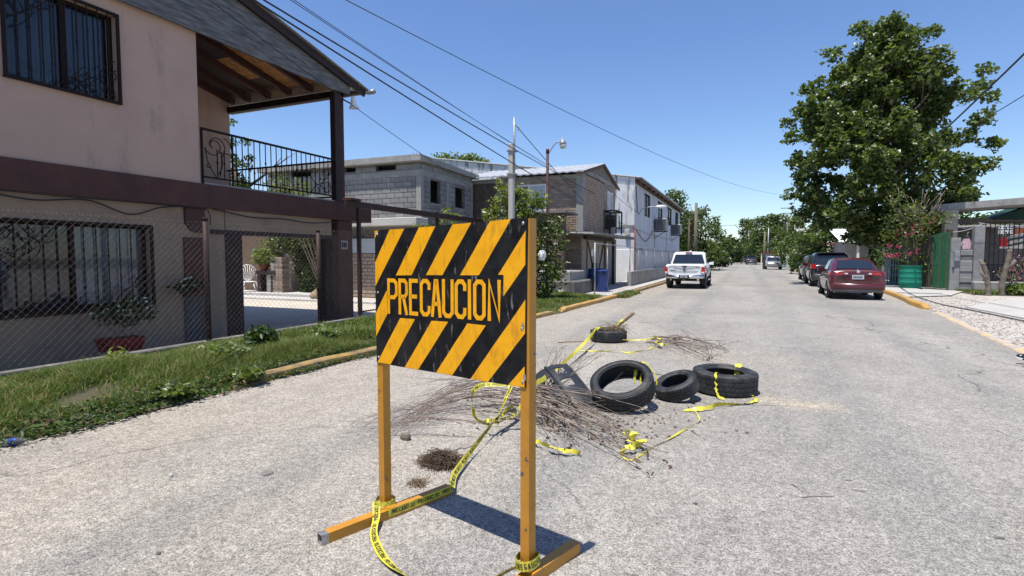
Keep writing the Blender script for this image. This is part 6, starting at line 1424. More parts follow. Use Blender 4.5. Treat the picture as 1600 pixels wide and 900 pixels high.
def sedan(name, label, paint, L_=4.45, W_=1.72, H_=1.46, group=None, tail=True):
    """three-box saloon: rear at y=0, nose at y=L"""
    t = thing(name, label, 'car', (0,0,0), group); w = W_/2; m = M[paint]
    st = [(.04, w-.20, .42, .62, .80), (.0, w-.06, .32, .66, .97), (.10, w-.015, .28, .70, 1.03), (.55, w, .24, .72, 1.04), (1.1, w, .22, .74, 1.00), (2.6, w, .22, .74, .97), (3.3, w-.01, .23, .70, .92), (3.9, w-.03, .25, .64, .84), (4.28, w-.12, .28, .56, .72), (4.45, w-.30, .34, .48, .60)]
    st = [(y_*L_/4.45, a, c, d, e) for y_, a, c, d, e in st]
    part('body', MB().loft([ring(y_, section(a, c, d, e), .05 if y_ < .2 else 0) for y_, a, c, d, e in st]), m, t)
    k = L_/4.45
    # greenhouse: lower outline on the waist, upper outline the roof
    lo = [(.55*k, w-.16, 1.03), (1.3*k, w-.07, 1.0), (2.5*k, w-.07, .97), (3.25*k, w-.16, .93)]
    hi = [(1.28*k, w-.31, H_-.035), (1.6*k, w-.27, H_-.005), (2.2*k, w-.25, H_), (2.55*k, w-.30, H_-.045)]
    def gh(f): return [[(-lo[i][1], lo[i][0], lo[i][2]-.03), (-(lo[i][1]+(hi[i][1]-lo[i][1])*.5)-.012, lo[i][0]+(hi[i][0]-lo[i][0])*.5, (lo[i][2]+hi[i][2])/2), (-hi[i][1]-.01, hi[i][0], hi[i][2]-.03), (-hi[i][1]+.08, hi[i][0], hi[i][2]+.012), (0, hi[i][0]-(.03 if i == 0 else 0), hi[i][2]+.03), (hi[i][1]-.08, hi[i][0], hi[i][2]+.012), (hi[i][1]+.01, hi[i][0], hi[i][2]-.03), (lo[i][1]+(hi[i][1]-lo[i][1])*.5+.012, lo[i][0]+(hi[i][0]-lo[i][0])*.5, (lo[i][2]+hi[i][2])/2), (lo[i][1], lo[i][0], lo[i][2]-.03)] for i in f]
    part('cabin', MB().loft(gh(range(4)), close=False, caps=True), m, t)
    def glass(a0, a1, inset, nm, side=0):
        L0, H0 = Vector(a0), Vector(a1); pass
    # rear and front glass
    for (i, s_) in ((0, -1), (3, 1)):
        o = .014*s_; y0, x0, z0 = lo[i]; y1, x1, z1 = hi[i]
        f0, f1 = .10, .88; g = lambda f, sx: (sx*((x0+(x1-x0)*f)-.075), y0+(y1-y0)*f+o*1.4-(.02 if s_ < 0 else -.0), z0+(z1-z0)*f+.014)
        b = MB(); gl = [g(f0,-1), g(f0,1), g(f1,1), g(f1,-1)]; mid = (0, gl[0][1]-.03, gl[0][2]+.008); mid2 = (0, gl[2][1]-.03, gl[2][2]+.03)
        b.add([gl[0], mid, gl[1], gl[2], mid2, gl[3]], [(0,1,4,5),(1,2,3,4)], True)
        part('rear_window' if s_ < 0 else 'windscreen', b, M['car_glass'], t)
    for s_ in (-1, 1):
        b = MB(); P = lambda i, f: (s_*(lo[i][1]+(hi[i][1]-lo[i][1])*f+.022), lo[i][0]+(hi[i][0]-lo[i][0])*f, lo[i][2]+(hi[i][2]-lo[i][2])*f)
        b.add([P(1,.12), P(2,.12), P(2,.86), P(1,.86)], [(0,1,2,3)]); bb = [Vector(P(0,.25)).lerp(Vector(P(1,.12)), .45), P(1,.14), P(1,.84), Vector(P(0,.86)).lerp(Vector(P(1,.86)), .5)]; 
        part('side_window', b, M['car_glass'], t)
        part('side_window', MB().add([P(2,.12), Vector(P(2,.12)).lerp(Vector(P(3,.10)), .75), Vector(P(2,.86)).lerp(Vector(P(3,.86)), .5), P(2,.86)], [(0,1,2,3)]), M['car_glass'], t)
        part('mirror', MB().loft([[(s_*(w-.06),2.75*k,.98),(s_*(w-.06),2.85*k,.98),(s_*(w-.06),2.85*k,1.08),(s_*(w-.06),2.75*k,1.08)],[(s_*(w+.13),2.72*k,.97),(s_*(w+.13),2.84*k,.97),(s_*(w+.13),2.84*k,1.11),(s_*(w+.13),2.72*k,1.11)]], smooth=False), m, t)
    spots = [(s_*(w+.0), y_) for s_ in (-1, 1) for y_ in (.86*k, 3.50*k)]
    arches(t, spots, .31)
    for x, y_ in spots: wheel(t, x + (.012 if x > 0 else -.012), y_, .31, .21)
    # tail: lamps, boot lid line, plate, bumper, badge
    if tail:
        for s_ in (-1, 1):
            b = MB(); b.loft([[(s_*(w-.02),.13,.86),(s_*(w-.02),.16,.97),(s_*(w-.02),.30,.96),(s_*(w-.02),.26,.87)],[(s_*(w-.12),-.012,.86),(s_*(w-.12),-.008,.975),(s_*(w-.12),.1,.97),(s_*(w-.12),.1,.86)],[(s_*.36,-.050,.90),(s_*.36,-.046,.95),(s_*.36,.05,.95),(s_*.36,.05,.90)]], smooth=False); lm = part('tail_lamp', b, M['lamp_red'], t)
            part('reverse_lens', MB().box(min(s_*.31,s_*.40), max(s_*.31,s_*.40), -.062, -.05, .905, .95), M['lamp_clear'], lm)
        b = MB(); b.add([(-.50,-.050,.86),(.50,-.050,.86),(.36,-.054,.68),(-.36,-.054,.68)], [(3,2,1,0)]); part('plate_recess', b, M['car_black'] if paint == 'car_black' else mat('deep_red', (.07,.008,.012), rough=.4), t)
        plate(t, -.058, 0, .73, .36, .15)
        part('badge', MB().lathe([(0,.012),(.04,.012),(.055,.006),(.06,0)], 16, Matrix.Translation((0,-.056,1.0)) @ Matrix.Rotation(R(90),4,'X')), M['chrome'], t)
        part('boot_trim', MB().box(-.42,.42,-.066,-.056,.862,.884), m, t)
        part('lettering', MB().box(-.60,-.56,-.05,-.042,.985,1.0).box(-.55,-.52,-.05,-.042,.985,1.0).box(-.51,-.47,-.05,-.042,.985,1.0).box(-.46,-.42,-.05,-.042,.985,1.0), M['chrome'], t, kind='stuff')
        # bumper: ledge, lower dark valance, reflectors
        b = MB(); b.loft([[(-w+.02,.12,.36),(-w+.01,.10,.60),(-w+.06,.2,.60),(-w+.06,.2,.36)],[(-w+.16,-.045,.35),(-w+.14,-.04,.58),(-w+.14,.1,.60),(-w+.14,.1,.35)],[(0,-.10,.34),(0,-.085,.56),(0,.05,.6),(0,.05,.34)],[(w-.16,-.045,.35),(w-.14,-.04,.58),(w-.14,.1,.60),(w-.14,.1,.35)],[(w-.02,.12,.36),(w-.01,.10,.60),(w-.06,.2,.60),(w-.06,.2,.36)]]); part('bumper', b, m, t)
        b = MB(); b.loft([[(-w+.18,-.02,.26),(-w+.16,-.052,.36),(-w+.16,.1,.36),(-w+.16,.1,.26)],[(0,-.06,.25),(0,-.105,.35),(0,.05,.36),(0,.05,.25)],[(w-.18,-.02,.26),(w-.16,-.052,.36),(w-.16,.1,.36),(w-.16,.1,.26)]]); part('valance', b, M['car_dark_grey'], t)
        for s_ in (-1, 1): part('exhaust', MB().tube([(s_*.45,-.04,.28),(s_*.45,.2,.28)], .025, 8), M['chrome'], t) if s_ > 0 else None
        part('antenna', MB().loft([[(-.02,1.5*k,H_+.02),(.02,1.5*k,H_+.02),(.02,1.62*k,H_+.02),(-.02,1.62*k,H_+.02)],[(-.006,1.46*k,H_+.07),(.006,1.46*k,H_+.07),(.006,1.5*k,H_+.07),(-.006,1.5*k,H_+.07)]], smooth=False), m, t)
    # nose
    b = MB(); yn = L_
    part('grille', MB().box(-.42,.42,yn-.16,yn-.07,.40,.60), M['black'], t)
    for s_ in (-1, 1): part('headlight', MB().loft([[(s_*.45,yn-.17,.58),(s_*.45,yn-.14,.66),(s_*.45,yn-.3,.68),(s_*.45,yn-.3,.58)],[(s_*(w-.07),yn-.40,.62),(s_*(w-.07),yn-.38,.72),(s_*(w-.07),yn-.55,.75),(s_*(w-.07),yn-.55,.62)]], smooth=False), M['lamp_clear'], t)
    return t
red = sedan('sedan', 'maroon four door sedan parked at the right kerb, nearest of the row', 'car_red')
red.location = (3.63, 22.15, 0); red.rotation_euler = (0, 0, R(-1.0))
part('sticker', MB().add([(.20,1.10,1.335),(.42,1.115,1.325),(.42,1.13,1.355),(.20,1.115,1.365)], [(0,1,2,3)]), M['white'], red, label='white strip on the rear window')

def suv(name, label, paint, L_=4.6, W_=1.82, H_=1.72, group=None, front=False):
    t = thing(name, label, 'car', (0,0,0), group); w = W_/2; m = M[paint]
    st = [(.02, w-.10, .45, .70, .95), (.0, w-.03, .36, .80, 1.08), (.15, w, .30, .82, 1.10), (1.0, w, .28, .82, 1.10), (2.9, w, .28, .82, 1.06), (3.5, w-.02, .30, .78, 1.02), (4.2, w-.05, .32, .72, .94), (4.5, w-.16, .36, .66, .82), (4.6, w-.30, .42, .58, .70)]
    st = [(y_*L_/4.6, a, c, d, e) for y_, a, c, d, e in st]; k = L_/4.6
    part('body', MB().loft([ring(y_, section(a, c, d, e), .03 if y_ < .1 else 0) for y_, a, c, d, e in st]), m, t)
    lo = [(.06*k, w-.07, 1.08), (.5*k, w-.05, 1.08), (2.8*k, w-.06, 1.05), (3.45*k, w-.14, 1.01)]
    hi = [(.34*k, w-.24, H_-.04), (.7*k, w-.20, H_), (2.2*k, w-.20, H_), (2.65*k, w-.26, H_-.05)]
    part('cabin', MB().loft([[(-lo[i][1], lo[i][0], lo[i][2]-.03), (-hi[i][1]-.01, hi[i][0], hi[i][2]-.04), (-hi[i][1]+.08, hi[i][0], hi[i][2]+.01), (0, hi[i][0], hi[i][2]+.03), (hi[i][1]-.08, hi[i][0], hi[i][2]+.01), (hi[i][1]+.01, hi[i][0], hi[i][2]-.04), (lo[i][1], lo[i][0], lo[i][2]-.03)] for i in range(4)], close=False, caps=True), m, t)
    for (i, s_) in ((0,-1),(3,1)):
        y0, x0, z0 = lo[i]; y1, x1, z1 = hi[i]; g = lambda f, sx: (sx*((x0+(x1-x0)*f)-.08), y0+(y1-y0)*f+.022*s_, z0+(z1-z0)*f+.012)
        part('rear_window' if s_ < 0 else 'windscreen', MB().add([g(.10,-1), g(.10,1), g(.86,1), g(.86,-1)], [(0,1,2,3)]), M['car_glass'], t)
    for s_ in (-1, 1):
        P = lambda i, f: (s_*(lo[i][1]+(hi[i][1]-lo[i][1])*f+.014), lo[i][0]+(hi[i][0]-lo[i][0])*f, lo[i][2]+(hi[i][2]-lo[i][2])*f)
        A, B_, C_, D = Vector(P(1,.12)), Vector(P(2,.12)), Vector(P(2,.84)), Vector(P(1,.84))
        for f0, f1 in ((.02,.30),(.33,.64),(.67,.98)): part('side_window', MB().add([A.lerp(B_,f0), A.lerp(B_,f1), D.lerp(C_,f1), D.lerp(C_,f0)], [(0,1,2,3)]), M['car_glass'], t)
        part('mirror', MB().loft([[(s_*(w-.06),2.85*k,1.04),(s_*(w-.06),2.97*k,1.04),(s_*(w-.06),2.97*k,1.14),(s_*(w-.06),2.85*k,1.14)],[(s_*(w+.18),2.82*k,1.03),(s_*(w+.18),2.95*k,1.03),(s_*(w+.18),2.95*k,1.20),(s_*(w+.18),2.82*k,1.20)]], smooth=False), m, t)
        part('tail_lamp', MB().box(min(s_*(w-.22),s_*(w+.006)), max(s_*(w-.22),s_*(w+.006)), -.045, .16, .93, 1.16), M['lamp_red'], t)
        part('headlight', MB().loft([[(s_*.42,L_-.16,.70),(s_*.42,L_-.15,.80),(s_*.42,L_-.35,.84),(s_*.42,L_-.35,.70)],[(s_*(w-.05),L_-.40,.74),(s_*(w-.05),L_-.38,.88),(s_*(w-.05),L_-.6,.92),(s_*(w-.05),L_-.6,.74)]], smooth=False), M['lamp_clear'], t)
    spots = [(s_*w, y_) for s_ in (-1, 1) for y_ in (.82*k, 3.60*k)]
    arches(t, spots, .35)
    for x, y_ in spots: wheel(t, x + (.012 if x > 0 else -.012), y_, .35, .24)
    part('spoiler', MB().box(-w+.28, w-.28, .14*k, .45*k, H_+.005, H_+.04), m, t)
    plate(t, -.05, 0, .78, .34, .15); part('bumper', MB().loft([[(-w+.03,.10,.40),(-w+.03,.09,.66),(-w+.1,.2,.66),(-w+.1,.2,.40)],[(-w+.2,-.05,.38),(-w+.2,-.045,.64),(-w+.2,.1,.66),(-w+.2,.1,.38)],[(w-.2,-.05,.38),(w-.2,-.045,.64),(w-.2,.1,.66),(w-.2,.1,.38)],[(w-.03,.10,.40),(w-.03,.09,.66),(w-.1,.2,.66),(w-.1,.2,.40)]]), M['car_dark_grey'], t)
    part('grille', MB().box(-.42,.42,L_-.15,L_-.06,.56,.74), M['black'], t); part('grille_bar', MB().box(-.44,.44,L_-.06,L_-.045,.63,.66).box(-.50,.50,L_-.09,L_-.03,.42,.50), M['chrome'], t)
    return t
s1 = suv('suv', 'black suv parked directly ahead of the maroon sedan', 'car_black'); s1.location = (3.98, 31.2, 0); s1.rotation_euler = (0,0,R(-1.0))
s2 = suv('suv', 'dark grey car at the front of the row beyond the black suv', 'car_dark_grey', 4.5, 1.8, 1.6); s2.location = (4.25, 37.8, 0)
s3 = suv('suv', 'silver suv facing the camera far down the right side of the street', 'car_silver', 4.7, 1.9, 1.62); s3.location = (3.2, 78.2, 0); s3.rotation_euler = (0,0,R(180))
s4 = suv('suv', 'grey car parked far down the right kerb beyond the silver suv', 'car_dark_grey', 4.6, 1.9, 1.8); q = PY(1174, 409, 118); s4.location = (q.x, 118, 0)
s5 = suv('suv', 'tiny black car just left of the far grey car', 'car_black', 4.6, 1.8, 1.7); q = PY(1164, 408, 138); s5.location = (q.x, 138, 0)
s6 = sedan('sedan', 'white car parked far off at the left side of the street', 'car_white'); q = PY(1137, 408, 112); s6.location = (q.x, 112, 0); s6.rotation_euler = (0,0,R(180))

# ---- white crew-cab pickup
tk = thing('pickup_truck', 'white crew cab pickup truck parked at the left kerb, seen from behind', 'pickup', (0,0,0)); w = .91; m = M['car_white']
part('bed', MB().loft([ring(0.0, section(w-.03, .62, .90, 1.155, 0), .0), ring(.08, section(w, .60, .92, 1.165, 0)), ring(1.75, section(w, .56, .92, 1.165, 0)), ring(1.78, section(w-.06, .60, .92, 1.10, 0))]), m, tk)
part('cab_body', MB().loft([ring(1.80, section(w-.04, .50, .88, 1.14, 0)), ring(1.86, section(w, .46, .90, 1.16, 0)), ring(3.9, section(w, .46, .90, 1.14, 0)), ring(4.5, section(w-.01, .50, .86, 1.10, .03)), ring(5.1, section(w-.06, .52, .80, 1.0, .03)), ring(5.32, section(w-.2, .56, .72, .86, .02))]), m, tk)
lo = [(1.84, w-.05, 1.14), (2.05, w-.05, 1.15), (3.5, w-.06, 1.13), (4.1, w-.12, 1.10)]; hi = [(1.98, w-.19, 1.70), (2.2, w-.16, 1.765), (3.0, w-.17, 1.765), (3.4, w-.22, 1.70)]
part('cabin', MB().loft([[(-lo[i][1], lo[i][0], lo[i][2]-.04), (-hi[i][1]-.01, hi[i][0], hi[i][2]-.05), (-hi[i][1]+.09, hi[i][0], hi[i][2]+.008), (0, hi[i][0], hi[i][2]+.03), (hi[i][1]-.09, hi[i][0], hi[i][2]+.008), (hi[i][1]+.01, hi[i][0], hi[i][2]-.05), (lo[i][1], lo[i][0], lo[i][2]-.04)] for i in range(4)], close=False, caps=True), m, tk)
y0, x0, z0 = lo[0]; y1, x1, z1 = hi[0]; g = lambda f, x: (x*((x0+(x1-x0)*f)-.07), y0+(y1-y0)*f-.022, z0+(z1-z0)*f)
rwn = part('rear_window', MB().add([g(.10,-1), g(.10,1), g(.90,.97), g(.90,-.97)], [(0,1,2,3)]), M['car_glass'], tk)
part('divider', MB().bar((.26, y0-.015, z0+.06), (.26, y1-.045, z1-.06), .02, .01).bar((-.26, y0-.015, z0+.06), (-.26, y1-.045, z1-.06), .02, .01), M['black'], rwn)
for s_ in (-1, 1):
    P = lambda i, f: (s_*(lo[i][1]+(hi[i][1]-lo[i][1])*f+.014), lo[i][0]+(hi[i][0]-lo[i][0])*f, lo[i][2]+(hi[i][2]-lo[i][2])*f)
    A, B_, C_, D = Vector(P(1,.12)), Vector(P(2,.12)), Vector(P(2,.84)), Vector(P(1,.84))
    for f0, f1 in ((.03,.45),(.50,.97)): part('side_window', MB().add([A.lerp(B_,f0), A.lerp(B_,f1), D.lerp(C_,f1), D.lerp(C_,f0)], [(0,1,2,3)]), M['car_glass'], tk)
    for y_ in (2.30, 3.15): part('door_handle', MB().box(min(s_*(w-.005),s_*(w+.03)), max(s_*(w-.005),s_*(w+.03)), y_, y_+.16, 1.0, 1.03), M['chrome'], tk)
    b = MB()
    for y_ in (1.98, 2.78, 3.60): b.box(min(s_*(w-.01),s_*(w+.003)), max(s_*(w-.01),s_*(w+.003)), y_, y_+.012, .56, 1.10)
    part('door_gap', b, M['car_dark_grey'], tk)
    part('mirror', MB().loft([[(s_*(w-.06),3.7,1.12),(s_*(w-.06),3.8,1.12),(s_*(w-.06),3.8,1.22),(s_*(w-.06),3.7,1.22)],[(s_*(w+.18),3.66,1.10),(s_*(w+.18),3.8,1.10),(s_*(w+.18),3.8,1.28),(s_*(w+.18),3.66,1.28)]], smooth=False), m, tk)
    b = MB(); b.box(min(s_*(w-.15),s_*(w+.008)), max(s_*(w-.15),s_*(w+.008)), -.03, .10, .73, 1.05); lm = part('tail_lamp', b, M['lamp_red'], tk)
    part('reverse_lens', MB().box(min(s_*(w-.13),s_*(w-.02)), max(s_*(w-.13),s_*(w-.02)), -.036, -.031, .75, .82), M['lamp_clear'], lm)
    part('running_board', MB().box(min(s_*(w-.12),s_*(w+.04)), max(s_*(w-.12),s_*(w+.04)), 2.0, 3.7, .34, .40), M['chrome'], tk)
    part('exhaust', MB().tube([(s_*.62,-.02,.44),(s_*.62,.25,.44)], .05, 10), M['chrome'], tk)
spots = [(s_*w, y_) for s_ in (-1, 1) for y_ in (.98, 4.42)]; arches(tk, spots, .37)
for x, y_ in spots: wheel(tk, x + (.012 if x > 0 else -.012), y_, .37, .28)
tgt = part('tailgate', MB().add([(-.74,-.022,.66),(.74,-.022,.66),(.78,-.035,1.12),(-.78,-.035,1.12),(-.74,.02,.66),(.74,.02,.66),(.78,.02,1.17),(-.78,.02,1.17)], [(0,1,2,3),(3,2,6,7),(0,3,7,4),(1,5,6,2)]), m, tk)
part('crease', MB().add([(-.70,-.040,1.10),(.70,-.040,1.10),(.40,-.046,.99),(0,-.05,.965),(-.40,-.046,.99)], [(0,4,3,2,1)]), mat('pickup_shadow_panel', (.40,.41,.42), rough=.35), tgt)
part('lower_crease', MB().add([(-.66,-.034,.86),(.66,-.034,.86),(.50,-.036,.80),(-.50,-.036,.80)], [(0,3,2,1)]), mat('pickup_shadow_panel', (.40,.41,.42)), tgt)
part('handle', MB().box(-.12,.12,-.058,-.042,1.075,1.105), M['black'], tgt)
# shield emblem with a horned head outline
eb = MB(); eb.prism([(-.075,.085),(.075,.085),(.07,0),(.035,-.075),(0,-.10),(-.035,-.075),(-.07,0)], lambda u, v, h: (u, -.052-h, .965+v), 0, .012); emb = part('emblem', eb, M['car_dark_grey'], tgt)
part('emblem_relief', MB().tube([(0,-.066,.88),(0,-.068,1.02)], .012, 5).tube([(.01,-.066,1.03),(.055,-.066,1.02),(.055,-.066,.96),(.03,-.066,.95)], .011, 5).tube([(-.01,-.066,1.03),(-.055,-.066,1.02),(-.055,-.066,.96),(-.03,-.066,.95)], .011, 5), M['chrome'], emb)
b = MB()
for k in range(5): b.box(-.68+k*.06, -.64+k*.06, -.040, -.034, .86+.0, .905)
b.box(-.70,-.64,-.042,-.034,1.02,1.045); b.box(.52,.72,-.042,-.034,1.0,1.02)
part('lettering', b, M['car_dark_grey'], tgt, kind='stuff')
bp = part('bumper', MB().loft([[(-w-.0,.10,.52),(-w-.0,.08,.66),(-w+.06,.2,.66),(-w+.06,.2,.52)],[(-w+.12,-.14,.50),(-w+.12,-.12,.69),(-w+.12,.0,.70),(-w+.12,.0,.5)],[(-.3,-.20,.50),(-.3,-.18,.64),(-.3,.0,.66),(-.3,.0,.5)],[(.3,-.20,.50),(.3,-.18,.64),(.3,.0,.66),(.3,.0,.5)],[(w-.12,-.14,.50),(w-.12,-.12,.69),(w-.12,.0,.70),(w-.12,.0,.5)],[(w,.10,.52),(w,.08,.66),(w-.06,.2,.66),(w-.06,.2,.52)]]), M['chrome'], tk)
part('step_pad', MB().box(-.26,.26,-.215,-.195,.50,.66), M['car_dark_grey'], bp)
plate(tk, -.216, 0, .535, .30, .12)
part('tow_hitch', MB().box(-.05,.05,-.24,.1,.38,.46).lathe([(0,0),(.02,.0),(.02,.06),(.03,.08),(0,.11)], 10, Matrix.Translation((0,-.22,.46))), M['car_dark_grey'], tk)
part('brake_lamp', MB().box(-.17,.17,1.955,1.985,1.72,1.765), M['lamp_red'], tk)
part('roof_beacon', MB().lathe([(0,0),(.05,0),(.045,.05),(0,.07)], 12, Matrix.Translation((.02,2.6,1.79))), M['white'], tk)
part('underside', MB().box(-.7,.7,.3,5.0,.36,.52), M['black'], tk)
part('headlight', MB().box(.55,.84,5.1,5.2,.74,.92), M['lamp_clear'], tk); part('headlight', MB().box(-.84,-.55,5.1,5.2,.74,.92), M['lamp_clear'], tk)
tk.location = (-2.66, 26.75, 0); tk.rotation_euler = (0, 0, R(-.3))

# ================================================================== LETTERING (own stroke letters)
GLYPH = {
 'P': (.92, [[(0,-.5),(0,1),(.70,1),(1,.90),(1,.57),(.70,.47),(0,.47)]]),
 'R': (.96, [[(0,-.5),(0,1),(.70,1),(1,.90),(1,.60),(.70,.50),(0,.50)], [(.52,.50),(1,-.5)]]),
 'E': (.92, [[(1,1),(0,1),(0,0),(1,0)], [(0,.52),(.88,.52)]]),
 'C': (.95, [[(1,.74),(1,.90),(.72,1),(.28,1),(0,.90),(0,.10),(.28,0),(.72,0),(1,.10),(1,.26)]]),
 'A': (.95, [[(0,-.5),(.40,1),(.60,1),(1,-.5)], [(.18,.33),(.82,.33)]]),
 'U': (.95, [[(0,1.5),(0,.10),(.28,0),(.72,0),(1,.10),(1,1.5)]]),
 'I': (.30, [[(.5,-.5),(.5,1.5)]]),
 'O': (.95, [[(0,.5),(0,.90),(.28,1),(.72,1),(1,.90),(1,.10),(.72,0),(.28,0),(0,.10),(0,.5)]]),
 'N': (.98, [[(0,-.5),(0,1.0),(1,0.0),(1,1.5)]]),
}
def stroke(pts, s_):
    """mitred ribbon polygon strip round a 2-D polyline"""
    k = len(pts); out = []; closed = pts[0] == pts[-1]
    for i in range(k):
        p = Vector(pts[i]).to_2d() if len(pts[i]) > 2 else Vector(pts[i])
        a = Vector(pts[i-1]) if i > 0 else (Vector(pts[-2]) if closed else None)
        c = Vector(pts[i+1]) if i < k-1 else (Vector(pts[1]) if closed else None)
        d0 = (p-a).normalized() if a is not None else None; d1 = (c-p).normalized() if c is not None else None
        if d0 is None: d0 = d1
        if d1 is None: d1 = d0
        n0 = Vector((-d0.y, d0.x)); n1 = Vector((-d1.y, d1.x)); m = (n0+n1)
        m = m.normalized() if m.length > .01 else n0
        m = m * min(1.6, 1/max(.35, m.dot(n0))) * (s_/2)
        out.append((p+m, p-m))
    return out
def glyph_strips(ch, u0, v0, w, h, s_):
    """stroke strips of one letter fitted in the box u0..u0+w, v0..v0+h"""
    res = []
    for pl in GLYPH[ch][1]:
        pts = []
        for (x, y) in pl:
            yy_ = 0 if y == -.5 else (1 if y == 1.5 else None)
            v = v0 + yy_*h if yy_ is not None else v0 + s_/2 + y*(h-s_)
            pts.append((u0 + s_/2 + x*(w-s_) if ch != 'I' else u0 + w/2, v))
        res.append(stroke(pts, s_))
    return res

# ================================================================== CAUTION BOARD
SL_, SD, SN = Vector((-1.90, 2.52, 0)), Vector((.963, -.269, 0)), Vector((-.269, -.963, 0))
def S(u, z, h): return SL_ + SD*u + SN*h + Vector((0, 0, z))
sg = thing('caution_sign', 'black and yellow striped caution board on two ochre steel legs in the road', 'sign', tuple(SL_ + SD*.52))
brd = [(-.024, .897), (.2,.899), (.5,.905), (.8,.908), (1.057, .916), (1.060, 1.3), (1.066, 1.676), (.8,1.668), (.5,1.660), (-.024, 1.652), (-.026, 1.3)]
b = MB(); b.prism(brd, lambda u, v, h: S(u, v, h), .0265, .0295)
bo_ = part('board', b, M['sign_black'], sg)
# riveted folded rim on the back
part('rim', MB().bar(S(0.03,1.63,.018), S(1.01,1.655,.018), .016, .02).bar(S(0.03,.92,.018), S(1.01,.94,.018), .016, .02), M['sign_black'], sg)
STR = [[(-.024,1.650),(.009,1.651),(-.025,1.606)],
 [(.109,1.6525),(.233,1.6535),(-.024,1.336),(-.024,1.470)],
 [(.351,1.656),(.476,1.658),(.289,1.405),(.158,1.401)],
 [(.600,1.662),(.726,1.665),(.525,1.410),(.403,1.408)],
 [(.847,1.668),(.972,1.672),(.775,1.415),(.650,1.412)],
 [(1.056,1.618),(1.054,1.468),(.927,1.321),(.929,1.419),(.896,1.420)],
 [(.078,1.317),(.080,1.183),(-.024,1.048),(-.024,1.180)],
 [(.190,1.168),(.312,1.171),(.102,.901),(-.016,.899)],
 [(.442,1.172),(.564,1.176),(.334,.903),(.224,.901)],
 [(.698,1.178),(.818,1.178),(.590,.908),(.473,.906)],
 [(1.054,1.312),(1.052,1.160),(.831,.910),(.718,.908)],
 [(1.050,1.012),(1.050,.917),(.957,.915)]]
rnd = random.Random(6)
for pl in STR:
    # slightly torn, wavy edges
    pts = []
    for i, p in enumerate(pl):
        q = pl[(i+1) % len(pl)]; L_ = math.dist(p, q); k = max(1, int(L_/.07))
        for j in range(k):
            t = j/k; a = rnd.uniform(-.0022, .0022) if j else 0; pts.append((p[0]+(q[0]-p[0])*t + a, p[1]+(q[1]-p[1])*t + a*.4))
    part('stripe', MB().prism(pts, S, .0297, .0308), M['sign_yellow'], bo_)
for ch, u0, u1 in [('P',.083,.172),('R',.179,.258),('E',.267,.349),('C',.354,.436),('A',.438,.518),('U',.522,.605),('C',.612,.692),('I',.700,.726),('O',.737,.818),('N',.830,.912)]:
    t = (u0-.08)/.83; v0 = 1.186 + .017*t; v1 = 1.383 + .014*t; b = MB()
    for st in glyph_strips(ch, u0, v0, u1-u0, v1-v0, .0212):
        for (a0, c0), (a1, c1) in zip(st, st[1:]): b.prism([tuple(c0), tuple(c1), tuple(a1), tuple(a0)], S, .0297, .0310 + .0002*(ch in 'RA'))
    part('letter', b, M['sign_yellow'], bo_)
for (u, v) in ((-.005,1.63),(-.005,.93),(1.04,1.65),(1.04,.94),(1.035,1.18),(-.005,1.3)): part('screw', MB().lathe([(0,.004),(.006,.0035),(.008,.0)], 8, Matrix.Translation(S(u,v,.0296)) @ SN.to_track_quat('Z','Y').to_matrix().to_4x4()), M['raw_steel'], bo_)
# holes torn at the right edge
for (u, v, w) in ((1.036,1.175,.014),(1.045,.945,.013)): part('tear', MB().prism([(u,v),(u+w,v+.006),(u+w*.8,v+.03),(u+w*.2,v+.036),(u-w*.3,v+.018)], S, .0296, .0312), M['raw_steel'], bo_)
def sq_tube(p, q, w, th=.004, side=None):
    p = Vector(p); q = Vector(q); d = (q-p).normalized(); a = (side or d.cross(Vector((0,0,1)))).normalized(); c = a.cross(d).normalized(); b = MB(); r_ = []
    for e in (p, q):
        for k in (w/2, w/2-th): r_.append([e - a*k - c*k, e + a*k - c*k, e + a*k + c*k, e - a*k + c*k])
    vs = [v for g in r_ for v in g]; f = []
    for i in range(4):
        j = (i+1) % 4; f += [(i, j, 8+j, 8+i), (4+j, 4+i, 12+i, 12+j), (j, i, 4+i, 4+j), (8+i, 8+j, 12+j, 12+i)]
    b.add(vs, f); return b
part('post', sq_tube(S(0,.056,0), S(-.0,1.648,0), .05, .004, SD), M['yellow_steel'], sg)
part('post', sq_tube(S(1.048,.056,0), S(1.048,1.672,0), .05, .004, SD), M['yellow_steel'], sg)
fl_ = part('foot', sq_tube((-2.005,2.125,.028), (-1.70,2.905,.028), .054), M['yellow_steel'], sg); part('bare_end', sq_tube((-2.012,2.108,.028), (-1.998,2.143,.028), .0552, .005), M['raw_steel'], fl_)
part('foot', sq_tube((-1.00,1.88,.028), (-.762,2.575,.028), .054), M['yellow_steel'], sg)

